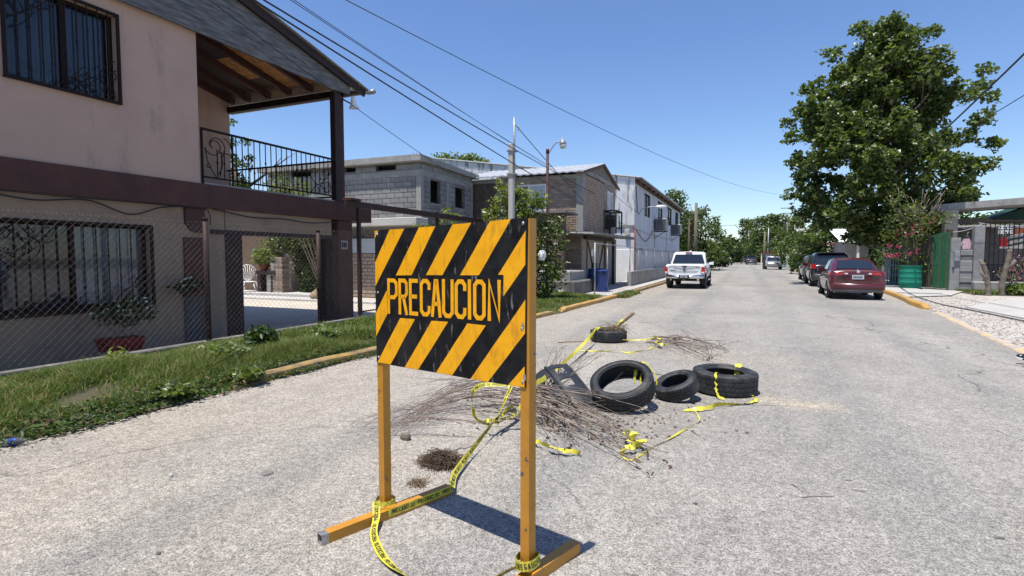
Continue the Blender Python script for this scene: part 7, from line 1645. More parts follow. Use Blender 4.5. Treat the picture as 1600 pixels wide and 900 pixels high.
# ================================================================== TAPE
def ribbon(path, width, roll=None, curl=.0):
    """flat tape along a path; roll(s) turns it about its length; returns frames (point, across, normal, length)"""
    fr = []; s_ = 0; prev = None; px_ = None
    for i, p in enumerate(path):
        t = (path[min(i+1, len(path)-1)] - path[max(i-1, 0)])
        t = t.normalized() if t.length > 1e-6 else Vector((1,0,0))
        if i: s_ += (p - path[i-1]).length
        ac = Vector((0,0,1)).cross(t)
        if ac.length < .15: ac = prev or t.orthogonal()
        ac.normalize()
        if prev is not None and ac.dot(prev) < -.4 and ac.length < .5: ac = -ac
        prev = ac.copy()
        if roll: ac = Quaternion(t, roll(s_)) @ ac
        n_ = t.cross(ac).normalized(); fr.append((p, ac, n_, s_))
    return fr
def tape(label, pts, width=.05, roll=None, text=True, n=9, crumple=0.0, seed=1, phase=0.0, name='caution_tape', parent=None, group=None, flip=False):
    path = catmull(pts, n); rnd = random.Random(seed)
    if crumple: path = [p + Vector((rnd.uniform(-1,1), rnd.uniform(-1,1), rnd.uniform(0,1)))*crumple for p in path]
    fr = ribbon(path, width, roll); b = MB(); k = len(fr); vs = []
    for i, (p, ac, n_, s_) in enumerate(fr):
        w = width*(1 if not crumple else rnd.uniform(.45, 1.0))
        vs += [p - ac*w/2, p + n_*.003*math.sin(i*1.3), p + ac*w/2]
    b.add(vs, [(i*3+j, i*3+j+1, (i+1)*3+j+1, (i+1)*3+j) for i in range(k-1) for j in range(2)], True)
    if parent: t = part('band', b, M['tape'], parent)
    else: t = solo(name, b, M['tape'], label, 'tape', group)
    if text:
        tot = fr[-1][3]; word = 'PRECAUCION'; h = width*.56; lw_ = h*.52; pitch = h*.66; wl = pitch*len(word) + h*.8; tb = MB(); s0 = .02 + phase
        def at(s_, v):
            for (p, ac, n_, a), (p2, ac2, n2, a2) in zip(fr, fr[1:]):
                if a <= s_ <= a2:
                    t_ = (s_-a)/max(1e-6, a2-a); nn = n_.lerp(n2, t_); return p.lerp(p2, t_) + ac.lerp(ac2, t_)*v, nn
            return fr[-1][0] + fr[-1][1]*v, fr[-1][2]
        while s0 < tot - h:
            for i, ch in enumerate(word):
                u0 = s0 + i*pitch
                if u0 + lw_ > tot: break
                for st in glyph_strips(ch, u0, -h/2, lw_ if ch != 'I' else lw_*.5, h, h*.17):
                    for (a0, c0), (a1, c1) in zip(st, st[1:]):
                        for off in (.0035, -.0035):
                            q = []
                            for w_ in (c0, c1, a1, a0):
                                p, nn = at(w_[0] if not flip else tot - w_[0], w_[1] if not flip else -w_[1]); q.append(p + nn*off)
                            tb.quad(*q)
            s0 += wl
        part('lettering', tb, M['tape_ink'], t, kind='stuff')
    return t
V3 = lambda x, y, z: Vector((x, y, z))
Lg, Rg = S(0, 0, 0), S(1.04, 0, 0)
tape('yellow caution tape looping over the road between the two sign legs',
     [Rg+V3(.03,-.045,.10), Rg+V3(-.05,-.05,.075), V3(-1.08,2.05,.03), V3(-1.34,1.96,.012), G(640,905,.012), G(612,884,.012), G(594,862,.015), G(584,834,.02), G(588,808,.05), Lg+V3(-.035,-.04,.085)], .042, lambda s_: .5+.9*math.sin(s_*4.2), True, 10, seed=2)
wr = tape('yellow tape wound round the foot of the left sign leg', [Lg+V3(-.045,-.03,.085), Lg+V3(-.01,-.062,.082), Lg+V3(.045,-.04,.085), Lg+V3(.05,.03,.08), Lg+V3(.0,.05,.085), Lg+V3(-.045,.02,.09), Lg+V3(-.045,-.03,.085)], .028, lambda s_: 1.5, False)
tape('yellow tape wound round the bottom of the right sign leg', [Rg+V3(-.045,-.03,.10), Rg+V3(-.01,-.06,.10), Rg+V3(.045,-.045,.11), Rg+V3(.055,.03,.11), Rg+V3(.0,.055,.10), Rg+V3(-.045,.02,.10), Rg+V3(-.045,-.03,.10)], .045, lambda s_: 1.45, True)
tape('taut caution tape with black lettering stretched along the left foot of the sign', [V3(-1.838,2.464,.040), V3(-1.796,2.571,.038), V3(-1.75,2.69,.038), V3(-1.704,2.806,.040), V3(-1.668,2.90,.042)], .044, lambda s_: 1.52, True, 8, phase=.0, flip=False)
kn = G(768, 664, .10)
tape('caution tape rising from the left foot of the sign to the brush pile', [V3(-1.672,2.90,.05), G(712,738,.05), G(735,706,.06), G(752,684,.08), kn], .044, lambda s_: .5+1.1*s_, True, 10)
tape('loop of caution tape arching over the twigs behind the sign', [kn, G(745,655,.10), G(738,632,.22), G(739,612,.30), G(752,602,.34), G(775,601,.34), G(797,603,.33), G(790,622,.26), G(780,645,.16), kn], .042, lambda s_: .9+.5*math.sin(s_*5), True, 10)
tape('crumpled knot of caution tape on the brush behind the sign', [kn, G(785,648,.14), G(800,636,.20), G(806,648,.14), G(792,655,.10), G(778,662,.10), kn+V3(.05,.02,.02), kn+V3(-.05,0,.03)], .042, lambda s_: s_*6, True, 6, .012)
tape('strip of caution tape stretched from the brush pile to the far tyre', [G(812,640,.12), G(838,600,.22), G(852,590,.22), PY(885,563,6.9), PY(912,537,8.1), PY(930,516,9.25), V3(-2.35,9.35,.26)], .050, lambda s_: .8+.4*math.sin(s_*3), False, 8)
tape('short loop of tape standing in the brush beside the black plastic panel', [G(843,612,.08), PY(846,590,5.6), PY(852,576,5.8), PY(850,592,5.7), G(848,615,.05)], .045, lambda s_: .6, False)
tape('crumpled yellow tape end lying right of the sign leg', [G(826,688,.02), G(845,692,.05), G(862,700,.05), G(880,704,.04), G(908,710,.01)], .05, lambda s_: s_*7, False, 7, .014, 5)
tape('yellow crumpled tape bundle lying at the end of the brush', [G(984,672,.03), G(976,680,.06), G(992,682,.08), G(985,690,.06), G(1004,692,.05), G(990,699,.05), G(978,701,.04), G(972,712,.01)], .06, lambda s_: s_*9, False, 7, .018, 6)
tape('thin twisted yellow tape trailing in a bend in front of the tyres', [G(970,712,.01), G(985,719,.01), G(1003,710,.01), G(1028,694,.01), G(1050,683,.012), G(1072,670,.01), G(1092,659,.012), G(1090,648,.01), G(1084,640,.015)], .018, lambda s_: s_*4, False, 6, .002, 7)
tape('flattened yellow tape lying beneath the right hand tyre', [G(1070,641,.012), G(1090,640,.02), G(1110,636,.03), G(1128,632,.03), G(1150,632,.01), G(1172,630,.01), G(1182,624,.02), G(1177,620,.03)], .05, lambda s_: .3+s_*3, False, 7, .010, 8)
tape('thin tape lying between the far tyre and the small stick bundle', [G(905,548,.01), G(930,549,.01), G(962,549,.02), G(985,551,.01), G(1012,546,.02), G(1022,541,.03), G(1030,536,.05)], .03, lambda s_: s_*5, False, 6, .01, 9)
tape('strip of tape from the far tyre to the stick bundle', [PY(972,531,9.35), G(995,531,.06), G(1016,530,.08)], .022, lambda s_: s_*3, False)

# ================================================================== TYRES
def tyre(label, R_, w, rim, mtx, seed, tapes=()):
    t = thing('tyre', label, 'tyre', tuple(mtx.translation), 'discarded tyres lying in the road')
    b = MB(); W2 = w/2
    out = [(rim, -W2*.66), (rim+.012, -W2*.80), (rim+(R_-rim)*.25, -W2*.97), (rim+(R_-rim)*.50, -W2), (rim+(R_-rim)*.78, -W2*.93), (R_*.955, -W2*.84), (R_*.975, -W2*.76)]
    inn = [(R_-.028, -W2*.60), (R_-.022, 0), (R_-.028, W2*.60), (rim+.045, W2*.84), (rim+.02, W2*.66)]
    prof = [(rim+.02, -W2*.66)] + out + [(R_*.965, -W2*.6), (R_*.965, W2*.6)] + [(r_, -z) for r_, z in reversed(out)] + [inn[4], inn[3], inn[2], inn[1], inn[0], (rim+.045, -W2*.84)]
    b.lathe(prof, 72, mtx, closed=True); part('casing', b, M['rubber'], t)
    # tread: four ribs cut by slanted sipes
    b = MB(); n = 180; ribs = [(-.86,-.455,2),(-.435,-.012,1),(.012,.435,3),(.455,.86,0)]
    for (a, c, sh) in ribs:
        rows = []
        for i in range(n):
            an = 2*math.pi*i/n; cut = ((i + sh) % 5 == 0); row = []
            for j, (zz, dr) in enumerate(((a, -.008), (a+.012, 0), ((a+c)/2, .001), (c-.012, 0), (c, -.008))):
                ed = .0 if abs(zz) < .7 else (abs(zz)-.7)*.10
                rr = R_ + dr*R_/.34 - ed*R_*.5 - (.0045 if cut and j in (1,2,3) else 0)
                aa = an + (zz*.09 if sh % 2 else -zz*.09); row.append(mtx @ V3(rr*math.cos(aa), rr*math.sin(aa), zz*W2))
            rows.append(row)
        vs = [p for r_ in rows for p in r_]; b.add(vs, [(i*5+j, ((i+1) % n)*5+j, ((i+1) % n)*5+j+1, i*5+j+1) for i in range(n) for j in range(4)])
    part('tread', b, M['rubber'], t)
    # raised bead ring, rim protector and moulded lettering ticks on the sidewalls
    b = MB()
    for s_ in (-1, 1):
        b.lathe([(rim+(R_-rim)*.20, s_*W2*.955), (rim+(R_-rim)*.23, s_*W2*1.0), (rim+(R_-rim)*.27, s_*W2*.985)], 64, mtx)
        b.lathe([(rim+(R_-rim)*.62, s_*W2*.985), (rim+(R_-rim)*.64, s_*W2*1.02), (rim+(R_-rim)*.67, s_*W2*.97)], 64, mtx)
    part('sidewall_ring', b, M['rubber'], t)
    return t
def tm(x, y_, z_, ax): return Matrix.Translation((x, y_, z_)) @ Vector(ax).normalized().to_track_quat('Z', 'Y').to_matrix().to_4x4()
tyre('largest tyre lying flat at the right end of the row, tied with yellow tape', .345, .235, .195, tm(-.185, 6.43, .125, (.03,-.03,1)), 1)
t2 = tyre('small tyre leaning between the flat tyre and the open tilted tyre', .232, .155, .135, tm(-.645, 5.88, .135, (-.30,-.27,.91)), 2)
tyre('low profile tyre tilted towards the camera beside the black plastic panel', .315, .205, .218, tm(-1.105, 5.33, .215, (-.10,-.45,.89)), 3)
tyre('solitary tyre lying flat farther up the road with a log and straw on it', .325, .20, .19, tm(-2.23, 9.50, .105, (0,0,1)), 4)
# tape tied on the tyres
tape('wide yellow tape tied over the back rim of the largest flat tyre', [p_ + V3(-0.055, -0.02, 0) for p_ in [V3(.0,6.61,.06), V3(.0,6.625,.20), V3(.005,6.665,.258), V3(.015,6.75,.262), V3(.02,6.81,.20)]], .095, None, False, 6, .005, 11)
tape('yellow tape hanging down the front of the largest flat tyre', [p_ + V3(-0.055, -0.02, 0) for p_ in [V3(-.20,6.26,.16), V3(-.20,6.20,.25), V3(-.21,6.105,.22), V3(-.20,6.08,.10), V3(-.17,6.03,.03), V3(-.10,5.98,.015)]], .03, lambda s_: s_*2, False, 6, .008, 12)
tape('two loops of tape over the rim of the tilted low profile tyre', [p_ + V3(0.045, -0.25, 0) for p_ in [V3(-1.06,5.74,.20), V3(-1.05,5.76,.33), V3(-1.02,5.83,.395), V3(-.98,5.92,.40), V3(-.92,5.95,.33)]], .04, lambda s_: .4, False, 6, .004, 13)
tape('narrow tape strip on the right rim of the tilted tyre', [p_ + V3(0.04, -0.25, 0) for p_ in [V3(-.99,5.66,.22), V3(-.97,5.72,.35), V3(-.93,5.78,.385), V3(-.86,5.82,.30), V3(-.84,5.80,.2)]], .022, lambda s_: .8, False, 6, .003, 14)
tape('yellow tape tied around the far tyre', [V3(-2.40,9.30,.20), V3(-2.40,9.22,.215), V3(-2.42,9.165,.18), V3(-2.45,9.16,.06), V3(-2.48,9.12,.01)], .04, lambda s_: .3, False, 6, .006, 15)
b = MB(); b.tube(catmull([V3(-2.2,9.55,.20), PY(962,510,9.6), PY(990,488,9.75)], 6), [.045]*6+[.04]*7, 9); lg = solo('log', b, M['log'], 'short peeled log leaning up out of the far tyre', 'log')
tape('tape wrapped round the peeled log in the far tyre', [PY(962,516,9.5), PY(966,506,9.53), PY(974,500,9.57), PY(979,508,9.6)], .035, lambda s_: .5, False, 6, .01, 16)
M['root'] = mat('root', (.13,.088,.055), (.065,.045,.03), scale=30, rough=.9)
def straw_pile(label, c, rad, n, seed, m='straw', ln=.16):
    g = random.Random(seed); b = MB()
    for k in range(n):
        a = g.uniform(0, 6.28); q = g.random()**.5; p = Vector(c) + V3(rad[0]*q*math.cos(a), rad[1]*q*math.sin(a), .006 + rad[2]*(1-q*q)*g.random())
        d = g.uniform(0, 6.28); L_ = ln*g.uniform(.3, 1); e = p + V3(math.cos(d)*L_, math.sin(d)*L_, g.uniform(-.3,.35)*L_); e.z = max(.004, e.z)
        mid = (p+e)/2 + V3(g.uniform(-.2,.2)*L_, g.uniform(-.2,.2)*L_, .12*L_); b.tube([p, mid, e], .0022, 3, caps=False)
    o = solo('straw_pile', b, M[m], label, 'straw', None, 'stuff'); return o
straw_pile('tangle of straw on top of the far tyre', (-2.12, 9.48, .18), (.16,.14,.18), 150, 31, 'straw', .30)
q = G(690, 724, 0); straw_pile('round clump of dry grass roots on the road behind the sign', tuple(q), (.15,.12,.085), 1100, 32, 'root', .085)
q = G(653, 757, 0); straw_pile('tiny wisp of dry grass beside the left foot of the sign', tuple(q), (.06,.05,.03), 90, 33, 'straw', .06)

# ================================================================== BLACK PLASTIC BUMPER PIECE
b = MB(); wall_mb(b, (0,0,0), X, Y, Z, 0, .62, 0, .34, [(.44,.54,.06,.14),(.27,.37,.07,.16),(.34,.46,.20,.27)], .012)
ca, cb_ = G(924, 634, .03), PY(870, 566, 5.62)
ux = (cb_ - ca).normalized(); nn = Vector((.25,-.72,.60)); nn = (nn - ux*nn.dot(ux)).normalized(); vy = nn.cross(ux).normalized()
def bend(p):
    u, v, h = p; k = ((v/.34)-.5); bulge = -.09*(2*k)**2*1.0 - .05*(2*(u/.62)-1)**4
    return ca + ux*u*((cb_-ca).length/.62) + vy*(v*1.35-.10) + nn*(h + bulge + .05)
# subdivide the plate so it can curve
def subdiv_bend(mb, fn, cuts=3):
    bm2 = bmesh.new(); me = bpy.data.meshes.new('tmp'); me.from_pydata(mb.v, [], mb.f); bm2.from_mesh(me); bpy.data.meshes.remove(me)
    bmesh.ops.remove_doubles(bm2, verts=bm2.verts, dist=1e-5); bmesh.ops.subdivide_edges(bm2, edges=bm2.edges, cuts=cuts, use_grid_fill=True)
    o = MB(); bm2.verts.index_update(); o.add([fn(v.co) for v in bm2.verts], [tuple(v.index for v in f.verts) for f in bm2.faces], False); bm2.free(); return o
bpn = thing('bumper_piece', 'broken black plastic car bumper piece with slots, propped beside the tilted tyre', 'bumper piece', tuple(ca))
part('panel', subdiv_bend(b, bend), M['dark_plastic'], bpn)
part('rib', MB().tube([bend((u/20*.62, .185, .012)) for u in range(21)], .012, 6), M['dark_plastic'], bpn)
part('rib', MB().tube([bend((u/20*.62, .335, .0)) for u in range(21)], .014, 6).tube([bend((u/20*.62, .005, .0)) for u in range(21)], .014, 6), M['dark_plastic'], bpn)
part('bracket', MB().bar(bend((.05,.10,-.02)), bend((.05,.10,-.16)), .05, .02).bar(bend((.35,.22,-.02)), bend((.33,.22,-.18)), .05, .02), M['dark_plastic'], bpn)

# ================================================================== BRUSHWOOD
def bough(g, p, c, e, r_, twigs, spread, mb, tmb, leaf=None, leaf_p=0.0, fork=.5):
    """one bent branch p -> e through control c, with side twigs"""
    p, c, e = Vector(p), Vector(c), Vector(e); pts = []
    n = 9
    for i in range(n+1):
        t = i/n; q = p*(1-t)**2 + c*2*t*(1-t) + e*t*t
        q += V3(g.uniform(-1,1), g.uniform(-1,1), g.uniform(-.6,.6))*.017*(1 if 0 < i else 0); q.z = max(.006, q.z); pts.append(q)
    mb.tube(catmull(pts, 2), [r_*(1-.7*i/(2*n)) for i in range(2*n+1)], 5)
    L_ = (e-p).length
    for k in range(twigs):
        i = g.randint(2, n-1); d = (pts[i+1]-pts[i-1]).normalized(); q = pts[i]
        dv = (d + V3(g.uniform(-1,1), g.uniform(-1,1), g.uniform(-.5,.7))*spread).normalized(); l_ = L_*g.uniform(.12,.38)
        a = q + dv*l_*.5 + V3(g.uniform(-.02,.02), g.uniform(-.02,.02), g.uniform(0,.02)); z = q + dv*l_ - V3(0,0,.25*l_*fork); a.z = max(.005, a.z); z.z = max(.004, z.z)
        tmb.tube([q, a, z], [r_*.40, r_*.30, r_*.16], 3, caps=False)
        if g.random() < .6:
            y2 = a + (dv + V3(g.uniform(-1,1), g.uniform(-1,1), g.uniform(-.3,.5))*.7).normalized()*l_*.45; y2.z = max(.004, y2.z); tmb.tube([a, y2], [r_*.26, r_*.12], 3, caps=False)
        if leaf is not None and g.random() < leaf_p: leaf.append(z); leaf.append(a)
br = thing('brush_pile', 'large pile of bare cut branches on the road behind the sign', 'brush pile', (-1.9, 5.0, 0))
g = random.Random(12); tw = MB(); lv = []
core = Vector((-1.80, 4.88, .08))
def gp(px, py, z=.01): return G(px, py, z)
cnt = 0
for k in range(26):     # long boughs arching left, springing up out of the heap and drooping to the road
    e = gp(g.uniform(592, 668), g.uniform(640, 680), .01); s_ = gp(g.uniform(815, 875), g.uniform(606, 632), g.uniform(.06, .2))
    c = PY(g.uniform(672, 770), g.uniform(548, 612), g.uniform(4.6, 5.2))
    b = MB(); bough(g, s_, c, e, g.uniform(.003,.0072), 3, .45, b, tw)
    part('branch', b, M['twig_red'] if g.random() < .6 else M['twig'], br)
for k in range(8):      # a few reaching the far left
    e = gp(g.uniform(545, 600), g.uniform(655, 692), .01); s_ = gp(g.uniform(690,760), g.uniform(640,665), .12); c = (s_+e)/2 + V3(0,0,.16)
    b = MB(); bough(g, s_, c, e, .0035, 6, .5, b, tw); part('branch', b, M['twig_red'], br)
for k in range(22):     # boughs to the right, many with withered leaves
    e = gp(g.uniform(930, 1075), g.uniform(636, 700), .02) if k % 2 else gp(g.uniform(880, 1030), g.uniform(660, 738), .02)
    s_ = core + V3(g.uniform(-.55,.05), g.uniform(-.35,.25), g.uniform(0,.15)); c = (s_+e)/2 + V3(0,0,g.uniform(.04,.20))
    b = MB(); bough(g, s_, c, e, g.uniform(.003,.010), 3, .5, b, tw, lv, .40 if k % 2 == 0 else .06); part('branch', b, M['twig'], br)
for k in range(26):     # sticking up behind
    s_ = gp(g.uniform(836,872), g.uniform(600,622), .05); pe = PY(g.uniform(842,950) if k < 11 else g.uniform(836,892), g.uniform(540,588), g.uniform(5.7,6.2)); c = (s_+pe)/2 + V3(g.uniform(-.1,.1), 0, .06)
    b = MB(); bough(g, s_, c, pe, g.uniform(.003,.007), 5, .6, b, tw, None, 0, 0); part('branch', b, M['twig'], br)
for k in range(8):     # crossing the heap low down
    s_ = gp(g.uniform(740,850), g.uniform(625,660), .05); e = gp(g.uniform(860,960), g.uniform(640,690), .04); b = MB(); bough(g, s_, (s_+e)/2+V3(g.uniform(-.1,.1),g.uniform(-.1,.1),.12), e, g.choice((.005,.008,.013)), 4, .6, b, tw, lv, .3); part('branch', b, M['twig'], br)
part('twigs', tw, M['twig'], br, kind='stuff')
P_ = np.array([tuple(p + V3(g.uniform(-.03,.03), g.uniform(-.03,.03), -.01)) for p in lv for _ in range(2)]); P_[:,2] = np.maximum(P_[:,2], .012)
V, F = leaf_cloud(P_ - np.array((-1.9,5.0,0)), .040, .1, 'leaf', 1.2, 51)
o = link_mesh('withered_leaves', np_mesh('withered_leaves', V, F, [M['dry_leaf']]), []); o.parent = br; o['kind'] = 'stuff'
n = 380; P_ = np.stack([np.random.default_rng(3).normal(-1.35,.42,n), np.random.default_rng(4).normal(4.85,.32,n), np.full(n,.008)], 1); V, F = leaf_cloud(P_, .030, 3, 'leaf', 0, 52)
o = link_mesh('leaf_litter', np_mesh('leaf_litter', V, F, [M['dry_leaf'], M['straw']], np.tile(np.random.default_rng(5).choice(2, n), 2)), []); setp(o, 'brown leaf litter under the brush pile', 'litter', kind='stuff')
sb2 = thing('stick_bundle', 'small bundle of bare sticks tied with tape farther up the road', 'brush pile', (-.9, 9.2, 0)); tw = MB()
for k in range(18):
    s_ = gp(g.uniform(1008,1050), g.uniform(524,536), .05); e = gp(g.uniform(1085,1142), g.uniform(540,566), .02); c = (s_+e)/2 + V3(0,0,g.uniform(.03,.22))
    b = MB(); bough(g, s_, c, e, g.uniform(.008,.016) if k < 9 else .005, 2 if k < 9 else 1, .5, b, tw); part('branch', b, M['twig'], sb2)
for (a, c, d) in (((1105,562),(1120,540),.012),((1108,560),(1100,522),.008),((1080,535),(1140,536),.006),((1120,545),(1158,534),.005),((1065,515),(1110,545),.006)):
    b = MB(); p, e = gp(*a, .02), gp(*c, .12); bough(g, p, (p+e)/2+V3(0,0,.08), e, d, 2, .5, b, tw); part('branch', b, M['twig'], sb2)
part('twigs', tw, M['twig'], sb2, kind='stuff')
tape('tape knot on the end of the small stick bundle', [G(1014,532,.05), G(1022,527,.12), G(1030,531,.14), G(1024,537,.05), G(1034,538,.08), G(1040,540,.06)], .05, lambda s_: s_*6, False, 6, .02, 17)
b = MB(); tw = MB(); bough(g, gp(705,706,.04), gp(735,698,.10), gp(748,693,.10), .007, 1, .4, b, tw); solo('stick', b, M['twig'], 'short dark stick poking out of the dry grass clump', 'stick')

# ================================================================== SMALL LITTER
def chip(label, px, py, w, d, h, m, rot=0, name='stone', cat='stone', seed=0):
    q = G(px, py, 0); gg = random.Random(seed + px); k = 7; mt = Matrix.Translation(q) @ Matrix.Rotation(rot, 4, 'Z'); rr = [gg.uniform(.75, 1.15) for _ in range(k)]
    rings = [[mt @ V3(w/2*s_*rr[j]*math.cos(2*math.pi*j/k), d/2*s_*rr[j]*math.sin(2*math.pi*j/k), z) for j in range(k)] for s_, z in ((.9,0),(1,h*.5),(.75,h))]
    return solo(name, MB().loft(rings, smooth=False), M[m], label, cat)
chip('flat dark grey tile shard on the road left of the sign', 418, 740, .10, .09, .012, 'concrete_dark', .6, 'shard', 'shard')
chip('small pale stone alone on the road at the left', 267, 745, .04, .03, .02, 'concrete_pale')
chip('mossy greenish stone under the tips of the long branches', 634, 687, .11, .07, .05, 'pole_wood')
chip('small dark stone in front of the left foot', 247, 866, .03, .022, .014, 'concrete_dark', 0, 'pebble', 'pebble', 3)
chip('dark crumb right of the flat tyre tape', 1083, 638 - 7, .05, .04, .05, 'black', .3, 'scrap', 'scrap')
chip('flat dark leaf scrap in the open road, centre right', 1327, 751, .05, .02, .006, 'concrete_dark', .2, 'scrap', 'scrap')
chip('long dark smudge of debris beside the flat leaf scrap', 1343, 767, .10, .02, .005, 'concrete_dark', .1, 'scrap', 'scrap')
chip('small dark scrap near the lower right of the road', 1560, 841, .06, .025, .008, 'concrete_dark', .3, 'scrap', 'scrap')
chip('tiny dark pebble in front of the trailing tape', 1151, 674, .03, .025, .015, 'concrete_dark', 0, 'pebble', 'pebble')
chip('tiny dark pebble right of the sign shadow', 1087, 788, .022, .018, .012, 'concrete_dark', 0, 'pebble', 'pebble', 5)
def stick(label, a, c, r_, m='twig'): 
    p, q = G(*a, r_), G(*c, r_); b = MB(); b.tube([p, p.lerp(q,.35)+V3(0,.006,.004), p.lerp(q,.7)-V3(0,.004,0), q], [r_, r_, r_*.8, r_*.6], 5); return solo('stick', b, M[m], label, 'stick')
stick('long thin reddish stick lying on the open road', (1252, 777), (1304, 775), .0028, 'twig_red'); stick('short thin twig just left of the long reddish stick', (1236, 756), (1256, 769), .0028)
stick('thin twig beside the bend of the trailing tape', (1080, 674), (1102, 686), .003); stick('dark twig lying behind the small leaning tyre', (1014, 582), (1036, 586), .006)
stick('thin stick lying left of the far tyre', (872, 535), (914, 533), .010, 'log')
clear = bpy.data.materials.new('clear_plastic'); clear.use_nodes = True; cb2 = clear.node_tree.nodes['Principled BSDF']; cb2.inputs['Transmission Weight'].default_value = .92; cb2.inputs['Roughness'].default_value = .12; cb2.inputs['IOR'].default_value = 1.2; cb2.inputs['Base Color'].default_value = (.86,.9,.93,1); M['clear_plastic'] = clear
bt = thing('plastic_bottle', 'crushed clear and blue plastic bottle in the weeds at the left edge', 'bottle', tuple(G(22, 690, .03))); mt = Matrix.Translation(G(22, 690, .035)) @ Matrix.Rotation(R(25), 4, 'Z') @ Matrix.Rotation(R(84), 4, 'Y')
part('body', MB().lathe([(0,-.09),(.026,-.09),(.030,-.08),(.027,-.05),(.031,-.03),(.026,0),(.03,.03),(.028,.05),(.012,.085),(.012,.10),(0,.10)], 12, mt), M['clear_plastic'], bt); part('label_band', MB().lathe([(.030,-.03),(.033,-.025),(.0305,0),(.033,.02),(.030,.028)], 12, mt), M['blue_plastic'], bt)

# ================================================================== PERSON stepping in from the right edge (only the shoes reach the frame)
def skin_mesh(name, pts, edges, radii, m, parent, sub=2):
    me = bpy.data.meshes.new(name); me.from_pydata([tuple(p) for p in pts], edges, []); me.materials.append(m)
    o = bpy.data.objects.new(name, me); COL.objects.link(o); o.parent = parent
    md = o.modifiers.new('skin', 'SKIN'); md.use_smooth_shade = True
    for i, r_ in enumerate(radii):
        sv = me.skin_vertices[0].data[i]; sv.radius = (r_, r_) if not hasattr(r_, '__len__') else r_; sv.use_root = (i == 0)
    sd = o.modifiers.new('subdivision', 'SUBSURF'); sd.levels = sub; sd.render_levels = sub
    return o
pe = thing('person', 'person in black and white sneakers and dark trousers walking in at the right edge', 'person', (0,0,0))
skin_c = mat('skin', (.36,.20,.13), (.32,.17,.11), scale=8, rough=.55); 
# facing -x; hips at origin height .92
J = dict(hip=(.26,0,.93), waist=(.27,0,1.07), chest=(.28,0,1.29), neck=(.28,0,1.45), head=(.25,0,1.59), top=(.26,0,1.71),
         sl=(.28,-.19,1.39), el=(.36,-.24,1.13), wl=(.34,-.22,.90), sr=(.28,.19,1.39), er=(.34,.25,1.13), wr_=(.28,.24,.90),
         hl=(.26,-.10,.89), kl=(.20,-.10,.49), al=(.16,-.10,.13), hr=(.26,.10,.89), kr=(.22,.10,.49), ar=(.16,.10,.13))
K = list(J); E_ = [('hip','waist'),('waist','chest'),('chest','neck'),('neck','head'),('head','top'),('chest','sl'),('sl','el'),('el','wl'),('chest','sr'),('sr','er'),('er','wr_'),('hip','hl'),('hl','kl'),('kl','al'),('hip','hr'),('hr','kr'),('kr','ar')]
RD = dict(hip=(.13,.10), waist=(.12,.09), chest=(.14,.10), neck=.052, head=(.075,.09), top=(.055,.065), sl=.052, el=.040, wl=.027, sr=.052, er=.040, wr_=.027, hl=.080, kl=.055, al=.040, hr=.080, kr=.055, ar=.040)
skin_mesh('body', [J[k] for k in K], [(K.index(a), K.index(c)) for a, c in E_], [RD[k] for k in K], skin_c, pe)
kt = ['hip','hl','kl','al','hr','kr','ar']; Jt = dict(J); Jt['al'] = (.16,-.10,.10); Jt['ar'] = (.16,.10,.10)
skin_mesh('trousers', [Jt[k] for k in kt], [(0,1),(1,2),(2,3),(0,4),(4,5),(5,6)], [(.150,.118),.098,.073,.060,.098,.073,.060], M['car_dark_grey'], pe)
ks = ['waist','chest','sl','el','sr','er']; skin_mesh('shirt', [(.26,0,.97)]+[J[k] for k in ks], [(0,1),(1,2),(2,3),(3,4),(2,5),(5,6)], [(.155,.12),(.145,.112),(.160,.122),.072,.060,.072,.060], M['pale_blue'], pe)
skin_mesh('hair', [(.28,0,1.69),(.31,0,1.65),(.33,0,1.59)], [(0,1),(1,2)], [(.078,.080),(.080,.078),(.06,.06)], M['black'], pe)
part('nose', MB().loft([[(.165,-.012,1.565),(.165,.012,1.565),(.175,.008,1.61),(.175,-.008,1.61)],[(.140,-.010,1.565),(.140,.010,1.565),(.168,.004,1.61),(.168,-.004,1.61)]]), skin_c, pe)
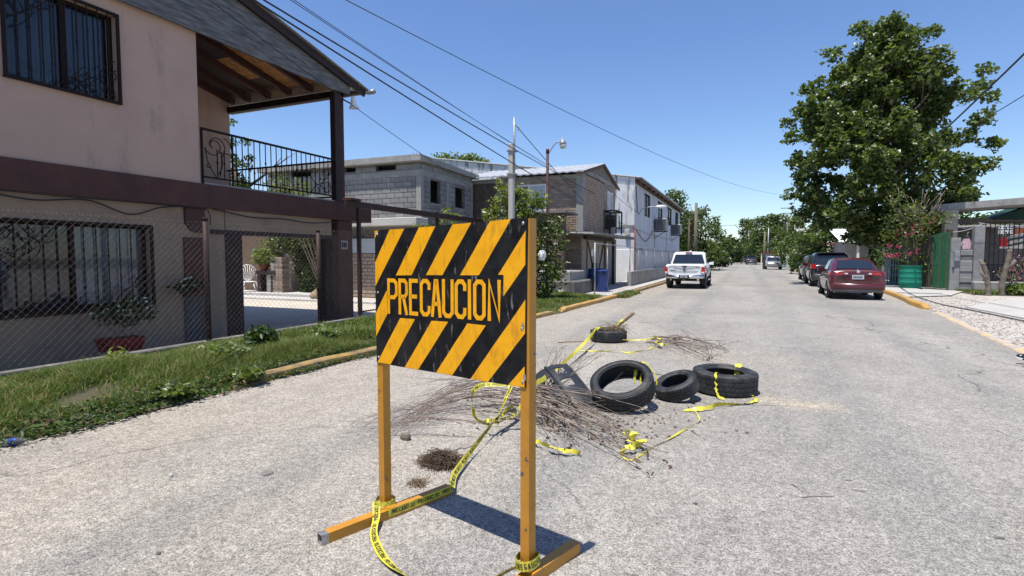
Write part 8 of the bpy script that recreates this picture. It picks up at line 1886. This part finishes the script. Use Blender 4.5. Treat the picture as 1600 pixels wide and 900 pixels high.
for s_ in (-1, 1):
    part('eye', MB().lathe([(0,.012),(.010,.008),(.013,0)], 10, Matrix.Translation((.168, s_*.034, 1.615)) @ Matrix.Rotation(R(-90),4,'Y')), M['white'], pe)
    part('ear', MB().lathe([(0,.012),(.02,.008),(.026,0)], 10, Matrix.Translation((.27, s_*.092, 1.595)) @ Matrix.Rotation(R(-90*s_),4,'X')), skin_c, pe)
    # hands: palm and five fingers
    wv = Vector(J['wl'] if s_ < 0 else J['wr_']); dv = (wv - Vector(J['el'] if s_ < 0 else J['er'])).normalized()
    hp = [wv, wv + dv*.05, wv + dv*.085]; he = [(0,1),(1,2)]; hr_ = [.024, (.034,.017), (.032,.014)]
    fx = Vector((1,0,0)) - dv*dv.x; fx.normalize()
    for q in range(4):
        base = len(hp); of = fx*(-.028+.019*q); L_ = (.062,.072,.066,.052)[q]
        hp += [wv + dv*.088 + of, wv + dv*(.09+L_*.55) + of + V3(0,-s_*.006,0), wv + dv*(.09+L_*.95) + of + V3(0,-s_*.022,0)]; he += [(2,base),(base,base+1),(base+1,base+2)]; hr_ += [.0095,.0085,.007]
    base = len(hp); hp += [wv + dv*.045 - fx*.045 + V3(0,-s_*.01,0), wv + dv*.085 - fx*.06 + V3(0,-s_*.018,0)]; he += [(1,base),(base,base+1)]; hr_ += [.011,.009]
    skin_mesh('hand', hp, he, hr_, skin_c, pe, 1)
part('mouth', MB().box(.162,.172,-.022,.022,1.535,1.543), mat('lip', (.28,.11,.09)), pe)
def shoe(x, y_, z_, pitch):
    mt = Matrix.Translation((x, y_, z_)) @ Matrix.Rotation(pitch, 4, 'Y')
    def sec(xx, w, z0, z1): return [mt @ V3(xx, -w, z0), mt @ V3(xx, -w*1.02, z0+.012), mt @ V3(xx, -w*.86, z0+(z1-z0)*.7), mt @ V3(xx, 0, z1), mt @ V3(xx, w*.86, z0+(z1-z0)*.7), mt @ V3(xx, w*1.02, z0+.012), mt @ V3(xx, w, z0)]
    sh = part('shoe', MB().loft([sec(-.214,.018,.034,.056), sec(-.197,.036,.028,.074), sec(-.15,.046,.022,.084), sec(-.08,.046,.018,.088), sec(-.02,.042,.018,.115), sec(.04,.040,.018,.12), sec(.075,.034,.018,.10), sec(.085,.02,.02,.07)]), M['car_black'], pe)
    def sol(xx, w, z0, z1): return [mt @ V3(xx,-w,z0), mt @ V3(xx,-w,z1), mt @ V3(xx,w,z1), mt @ V3(xx,w,z0)]
    part('sole', MB().loft([sol(-.222,.012,.026,.038), sol(-.21,.03,.013,.033), sol(-.17,.048,.004,.028), sol(-.08,.052,.0,.028), sol(.02,.048,.0,.034), sol(.08,.038,.0,.036), sol(.095,.018,.006,.036)], smooth=False), M['white'], sh)
    b = MB()
    for k in range(4): b.tube([mt @ V3(-.11+.028*k, -.030, .080+.009*k), mt @ V3(-.10+.028*k, 0, .097+.009*k), mt @ V3(-.11+.028*k, .030, .080+.009*k)], .005, 5)
    part('laces', b, M['white'], sh)
shoe(.12, .10, .045, R(7)); shoe(.12, -.10, .03, R(5))
pe.location = (3.62, 9.62, 0)
